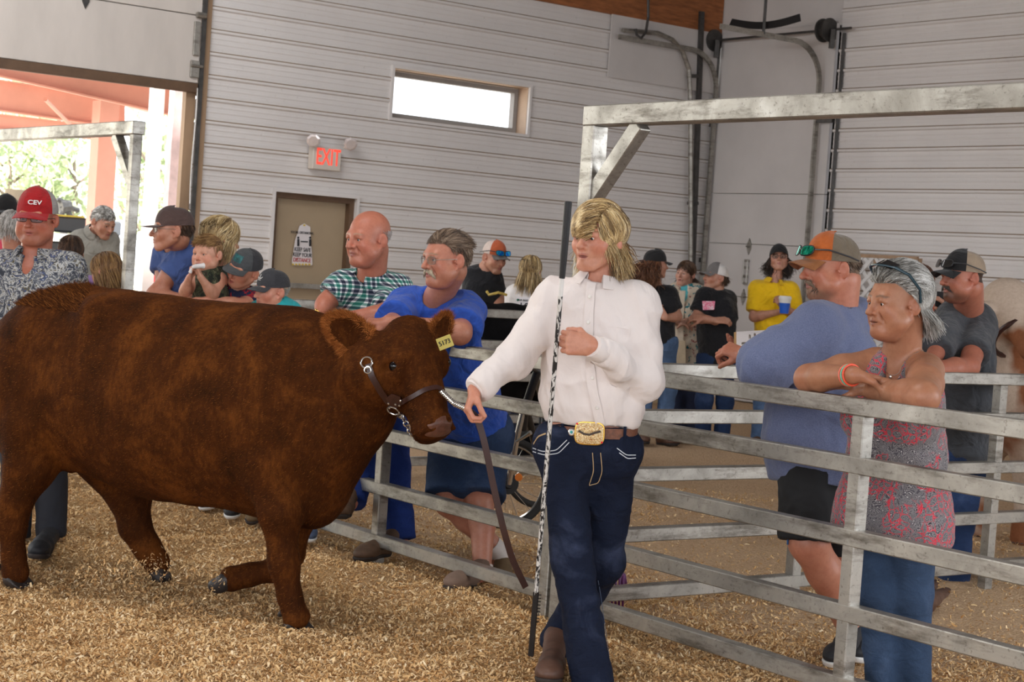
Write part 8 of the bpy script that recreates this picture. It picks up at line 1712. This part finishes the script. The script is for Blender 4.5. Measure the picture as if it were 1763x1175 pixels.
cn = empty('canopy_frame', at(182, 470, 24.0) * [1, 1, 0]); tag(cn, 'salmon painted steel canopy frame with tapered beams outside the door', 'canopy')
def ibeam(a0, a1, b0, b1, w=0.16, name='beam', m=M_RUST):
    """tapered I-beam between end a (top a0, bottom a1) and end b"""
    d = nrm(b0 - a0); s = nrm(np.cross(d, Z3)); g = MB()
    for off in (-0.006, 0.006): pass
    g.add([a0 + s * 0.006, a1 + s * 0.006, b1 + s * 0.006, b0 + s * 0.006, a0 - s * 0.006, a1 - s * 0.006, b1 - s * 0.006, b0 - s * 0.006], [(0, 1, 2, 3), (4, 5, 6, 7), (0, 1, 5, 4), (2, 3, 7, 6)])
    g.bar(a0, b0, w, 0.02); g.bar(a1, b1, w, 0.02); return g.build(name, m, cn)
Yn, Yf = 20.0, 24.5
ibeam(at(-60, 60, Yn), at(-60, 118, Yn), at(330, 165, Yn), at(330, 206, Yn))
ibeam(at(-60, 130, Yf), at(-60, 182, Yf), at(215, 172, Yf + 0.5), at(215, 222, Yf + 0.5))
ibeam(at(-60, 190, 29), at(-60, 216, 29), at(205, 222, 29.5), at(205, 244, 29.5), m=M_RUST)
g = MB(); a, c = at(183, 175, Yf), at(172, 560, Yf); c = np.array([a[0], a[1], -0.05]); g.bar(a, c, 0.28, 0.28, up=UF); g.build('column', M_RUST, cn)
g = MB(); A0, A1, B1, B0 = at(-120, 20, Yn - 2.2) + Z3 * 0.2, at(345, 145, Yn - 2.2) + Z3 * 0.2, at(262, 205, 34) + Z3 * 0.1, at(-120, 120, 34) + Z3 * 0.3
g.add([A0, A1, B1, B0] + [p + Z3 * 0.06 for p in (A0, A1, B1, B0)], [(0, 1, 2, 3), (4, 5, 6, 7), (0, 1, 5, 4), (1, 2, 6, 5), (2, 3, 7, 6), (3, 0, 4, 7)]); g.build('roof_sheet', M_ROOFO, cn)
g = MB(); g.tube([at(78, 171, Yn + 0.3), at(128, 222, Yf - 0.5)], 0.025, 8); g.build('brace_rod', M_RUST, cn)
dp = MB(); a = at(272, 140, 17.9); dp.bar(a, np.array([a[0], a[1], 0]), 0.125, 0.1, up=UF); dp.build; tag(dp.build('downpipe', M_WHITE), 'white square downpipe outside the open door', 'downpipe')
pw_ = MB(); a = at(311, 140, 17.6); pw_.bar(a, np.array([a[0], a[1], -0.05]), 0.17, 0.12, up=UF); tag(pw_.build('door_post', mat('pale_pink_post', srgb(232, 206, 204), 0.6)), 'pale pink post just outside the door jamb', 'post')
def leafm():
    m, nt, b = nodes('sunlit_leaves'); setin(b, rough=0.6, spec=0.2); a = N(nt, 'Attribute'); a.attribute_name = 'tone'; r = ramp(nt, [(0, srgb(160, 176, 140)), (0.5, srgb(196, 208, 166)), (1, srgb(226, 232, 206))], a.outputs['Fac']); lk(nt, r.outputs[0], b.inputs['Base Color']); return m  # leaf colours paled to stand in for bright haze
M_LEAF = leafm(); M_TRUNK = mat('grey_bark', srgb(140, 124, 112), 0.9)
def tree(c, H, R, label, n=2600, seed=0, mm=None):
    g = np.random.default_rng(seed); t = empty('tree', c); tag(t, label, 'tree', 'trees on the hillside beyond the canopy'); b = MB(); b.tube([c, c + Z3 * H * 0.5 + np.array([0.1, 0, 0]), c + Z3 * H * 0.8], [0.12, 0.09, 0.03], 8)
    for k in range(6): a = g.uniform(0, 6.28); b.tube([c + Z3 * H * (0.35 + 0.07 * k), c + Z3 * H * (0.5 + 0.07 * k) + np.array([math.cos(a), math.sin(a), 0]) * R * 0.6], [0.05, 0.015], 6)
    b.build('trunk', M_TRUNK, t, True); bl = g.normal(0, 1, (14, 3)); bl /= np.linalg.norm(bl, axis=1)[:, None]; bl = bl * [R * 0.65, R * 0.65, H * 0.28] + c + Z3 * H * 0.68
    P = bl[g.integers(0, 14, n)] + g.normal(0, 0.26, (n, 3)) * [R, R, H * 0.35]; d = g.normal(0, 1, (n, 3)); d /= np.linalg.norm(d, axis=1)[:, None]; e = np.cross(d, g.normal(0, 1, (n, 3))); e /= np.linalg.norm(e, axis=1)[:, None]; s = (0.10 + 0.10 * g.random(n))[:, None]
    V = np.stack([P - d * s, P + e * s * 0.5, P + d * s, P - e * s * 0.5], 1).reshape(-1, 3); o = mesh_obj('crown', V, np.arange(n * 4).reshape(n, 4), mm or M_LEAF, t); at_ = o.data.attributes.new('tone', 'FLOAT', 'POINT'); at_.data.foreach_set('value', np.repeat(g.random(n), 4).astype(np.float32))
hl = MB()
def hillf(u, v):
    p = UL * (-60 + 85 * u) + UF * (48 + 60 * v); return p + Z3 * (-0.1 + 14 * v ** 1.2 + 1.2 * math.sin(u * 17) * v)
hl.add(*grid_solid(hillf, 30, 14, 0.05)); tag(hl.build('hill', mat('dry_grass_hill', srgb(236, 230, 210), 0.95, var=0.15, sc=0.8), None, True), kind='structure')
for i, (px, py, Y, H, R) in enumerate(((8, 430, 46, 4.5, 1.2), (62, 440, 52, 5, 1.3), (118, 440, 46, 4.6, 1.2), (250, 450, 44, 5, 1.2), (300, 455, 50, 5.5, 1.3), (95, 300, 66, 5, 1.4), (30, 300, 70, 5, 1.5), (285, 300, 72, 5, 1.5))):
    a = at(px, py, Y); f = float(a @ UF); z = -0.1 + 14 * max(0, (f - 48) / 60) ** 1.2; c = np.array([a[0], a[1], z]); tree(c, H, R, 'loose leafy tree on the pale hillside beyond the canopy', 750, i + 3)
tk = empty('flatbed_truck', at(104, 430, 30) * [1, 1, 0]); tag(tk, 'dark flatbed truck with white deck parked outside behind the red cap', 'truck'); c = np.array([at(106, 395, 30)[0], 30, 0.0]); z0 = at(106, 395, 30)[2]
g = MB(); g.box(c + Z3 * (z0 - 0.12), (1.0, 1.1, 0.05)); g.build('deck', M_WHITE, tk); g = MB(); g.box(c + Z3 * (z0 + 0.08) + np.array([0.2, 0, 0]), (0.62, 0.9, 0.13), None, 0.03); g.box(c + Z3 * (z0 - 0.35) + np.array([0.25, 0, 0]), (0.5, 0.8, 0.14), None, 0.03); g.build('body', M_BLACKP, tk); g = MB(); g.box(c + Z3 * (z0 + 0.22) + np.array([0.1, -0.7, 0]), (0.45, 0.05, 0.02)); g.build('light_bar', mat('yellow_stripe', srgb(222, 190, 70), 0.7), tk)
for x in (-0.6, 0.7): g = MB(); g.lathe(c + np.array([x, -0.95, 0.38]), (0, 1, 0), [(0.38, -0.12), (0.38, 0.12), (0.2, 0.12)], 20); g.build('wheel', M_BLACKP, tk, True)
sc_ = MB(); c = at(110, 395, 36) * [1, 1, 0]; zt = at(110, 345, 36)[2]; zb_ = at(110, 376, 36)[2]
sc_.tube([c, c + Z3 * zb_], 0.08, 8)
for (dx0, z_0, dx1, z_1) in ((-0.12, zb_, 0.0, zb_ + 0.2), (0.14, zb_, 0.05, zb_ + 0.2), (0, zb_ + 0.1, 0.02, zt), (-0.1, zb_ + 0.28, 0.3, zb_ + 0.18), (0.02, zb_ + 0.3, -0.18, zb_ + 0.38)): sc_.tube([c + Z3 * z_0 + UL * dx0, c + Z3 * z_1 + UL * dx1], [0.07, 0.05], 8)
sc_.tube([c + UL * -0.1 + Z3 * (zb_ + 0.22), c + UL * 0.12 + Z3 * (zb_ + 0.26)], [0.16, 0.12], 8); tag(sc_.build('metal_sculpture', M_DARKSTEEL, None, True), 'dark metal figure on a pole outside beyond the red cap', 'sculpture')
rb = MB(); c = at(260, 470, 18.6); rb.lathe(np.array([c[0], c[1], 0]), Z3, [(0.10, 0), (0.115, 0.3), (0.10, c[2] + 0.10), (0.08, c[2] + 0.13)], 16); tag(rb.build('red_bollard', mat('red_plastic', srgb(222, 40, 50), 0.35), None, True), 'bright red bollard outside the door behind the youth', 'bollard')
for px in (244, 253):
    q = MB(); c = at(px, 450, 21); q.bar(np.array([c[0], c[1], 0]), at(px + 1, 440, 21), 0.05, 0.05, up=UF); tag(q.build('white_post', M_WHITE), 'slim white post outside the door beside the red bollard', 'post', 'slim white posts outside')
# ================================================================== loose things inside
bi = empty('bicycle', at(880, 830, 8.9) * [1, 1, 0]); tag(bi, 'black bicycle with silver fork standing behind the person in denim shorts', 'bicycle')
wc_ = at(872, 832, 8.95); wn = nrm((0.30, -0.95, 0.0)); wu = nrm(np.cross(wn, Z3)); R_w = (wc_[2] - 0.02); R_w = min(R_w, 0.24)
g = MB(); g.ring(wc_, wn, R_w - 0.02, 0.020, 40, 10); g.build('tyre', mat('black_tyre', srgb(40, 38, 36), 0.85), bi, True); g = MB(); g.ring(wc_, wn, R_w - 0.042, 0.007, 40, 6); g.build('rim', M_SILVER, bi, True)
g = MB(); 
for k in range(16): t = k * math.pi / 8; g.tube([wc_ + wn * 0.015 * (-1) ** k, wc_ + (wu * math.cos(t) + Z3 * math.sin(t)) * (R_w - 0.045)], 0.0016, 4)
g.build('spokes', M_SILVER, bi); g = MB(); g.lathe(wc_, wn, [(0.02, -0.05), (0.03, -0.03), (0.03, 0.03), (0.02, 0.05)], 14); g.lathe(wc_ + wn * 0.03, wn, [(0.055, 0), (0.055, 0.006)], 18); g.build('hub', M_BLACKP, bi, True)
g = MB(); t1 = at(886, 752, 8.9); g.tube([wc_ + wn * 0.04, t1 + wn * 0.04, at(905, 690, 8.85)], 0.016, 10); g.tube([wc_ - wn * 0.05, t1 - wn * 0.04], 0.016, 10); g.build('fork', M_SILVER, bi, True)
g = MB(); p1, p2, p3 = at(925, 640, 8.8), at(905, 700, 8.85), at(930, 800, 9.2); g.tube([p1, p2, at(900, 740, 8.9)], 0.022, 10); g.tube([p2, p3], 0.020, 10); g.tube([at(922, 650, 8.8), at(935, 690, 9.4), p3], 0.018, 10); g.tube([at(905, 628, 8.6), p1, at(948, 630, 9.0)], 0.012, 8); g.build('frame', M_BLACKP, bi, True)
g = MB(); rc = np.array([*(wc_[:2] + np.array([0.20, 0.85])), wc_[2]]); g.ring(rc, wn, R_w - 0.02, 0.020, 40, 10); g.build('tyre', mat('black_tyre', srgb(40, 38, 36), 0.85), bi, True); g = MB(); g.tube([rc, p3], 0.014, 8); g.tube([rc, at(935, 690, 9.4)], 0.012, 8); g.build('seat_stay', M_BLACKP, bi, True)
g = MB(); h_ = at(893, 822, 8.78); g.lathe(h_, (0, -1, 0), [(0.02, 0), (0.02, 0.012)], 10); g.build('reflector', mat('orange_reflector', srgb(240, 130, 30), 0.3), bi)
g = MB(); g.tube([at(888, 762, 8.8), at(914, 745, 8.75)], [0.006, 0.012], 8); g.build('brake_lever', M_SILVER, bi, True)
fk = empty('manure_fork', onz(1055, 1075, 0.02)); tag(fk, 'purple plastic manure fork standing tines down behind the handler', 'fork'); M_PUR = mat('purple_plastic', srgb(98, 34, 92), 0.35)
Yk = 7.75; g = MB()
for i in range(7):
    x = 1036 + i * 6.2; g.tube([at(x, 990 - 3 * math.sin(i / 6 * 3.14), Yk), at(x - 1, 1030, Yk - 0.06), at(x - 2, 1066, Yk - 0.02)], [0.006, 0.006, 0.004], 6)
g.build('tines', M_PUR, fk, True); g = MB(); g.ribbon([at(1034, 984, Yk), at(1045, 981, Yk), at(1060, 982, Yk), at(1072, 992, Yk), at(1074, 1006, Yk)], (0, -1, 0.2), 0.03, 0.015); g.build('fork_head', M_PUR, fk, True)
g = MB(); g.tube([at(1046, 984, Yk), at(1035, 900, Yk + 0.15), at(1028, 760, Yk + 0.4)], 0.016, 10); g.build('handle', mat('wood_handle', srgb(170, 130, 84), 0.6), fk, True)
# shavings thrown up by the lifted hoof, and a low drift in front of the fence
def reg_spray(r, n):
    t = r.random(n); px = 130 + 260 * t; py = 1000 - 8 * np.sin(t * 3) + r.normal(0, 14, n) * (0.4 + t); P = np.array([at(a, b, 7.15 + 0.12 * c) for a, b, c in zip(px, py, r.normal(0, 1, n))]); global _spray; _spray = P[:, 2]; return P[:, 0], P[:, 1]
o = flakes('flying_shavings', 900, reg_spray, 0.010, SHC, None, zfun=lambda X, Y: _spray, lift=0.02, seed=9, tilt=0.9); tag(o, 'shavings kicked into the air behind the lifted hoof', 'wood shavings', kind='stuff')
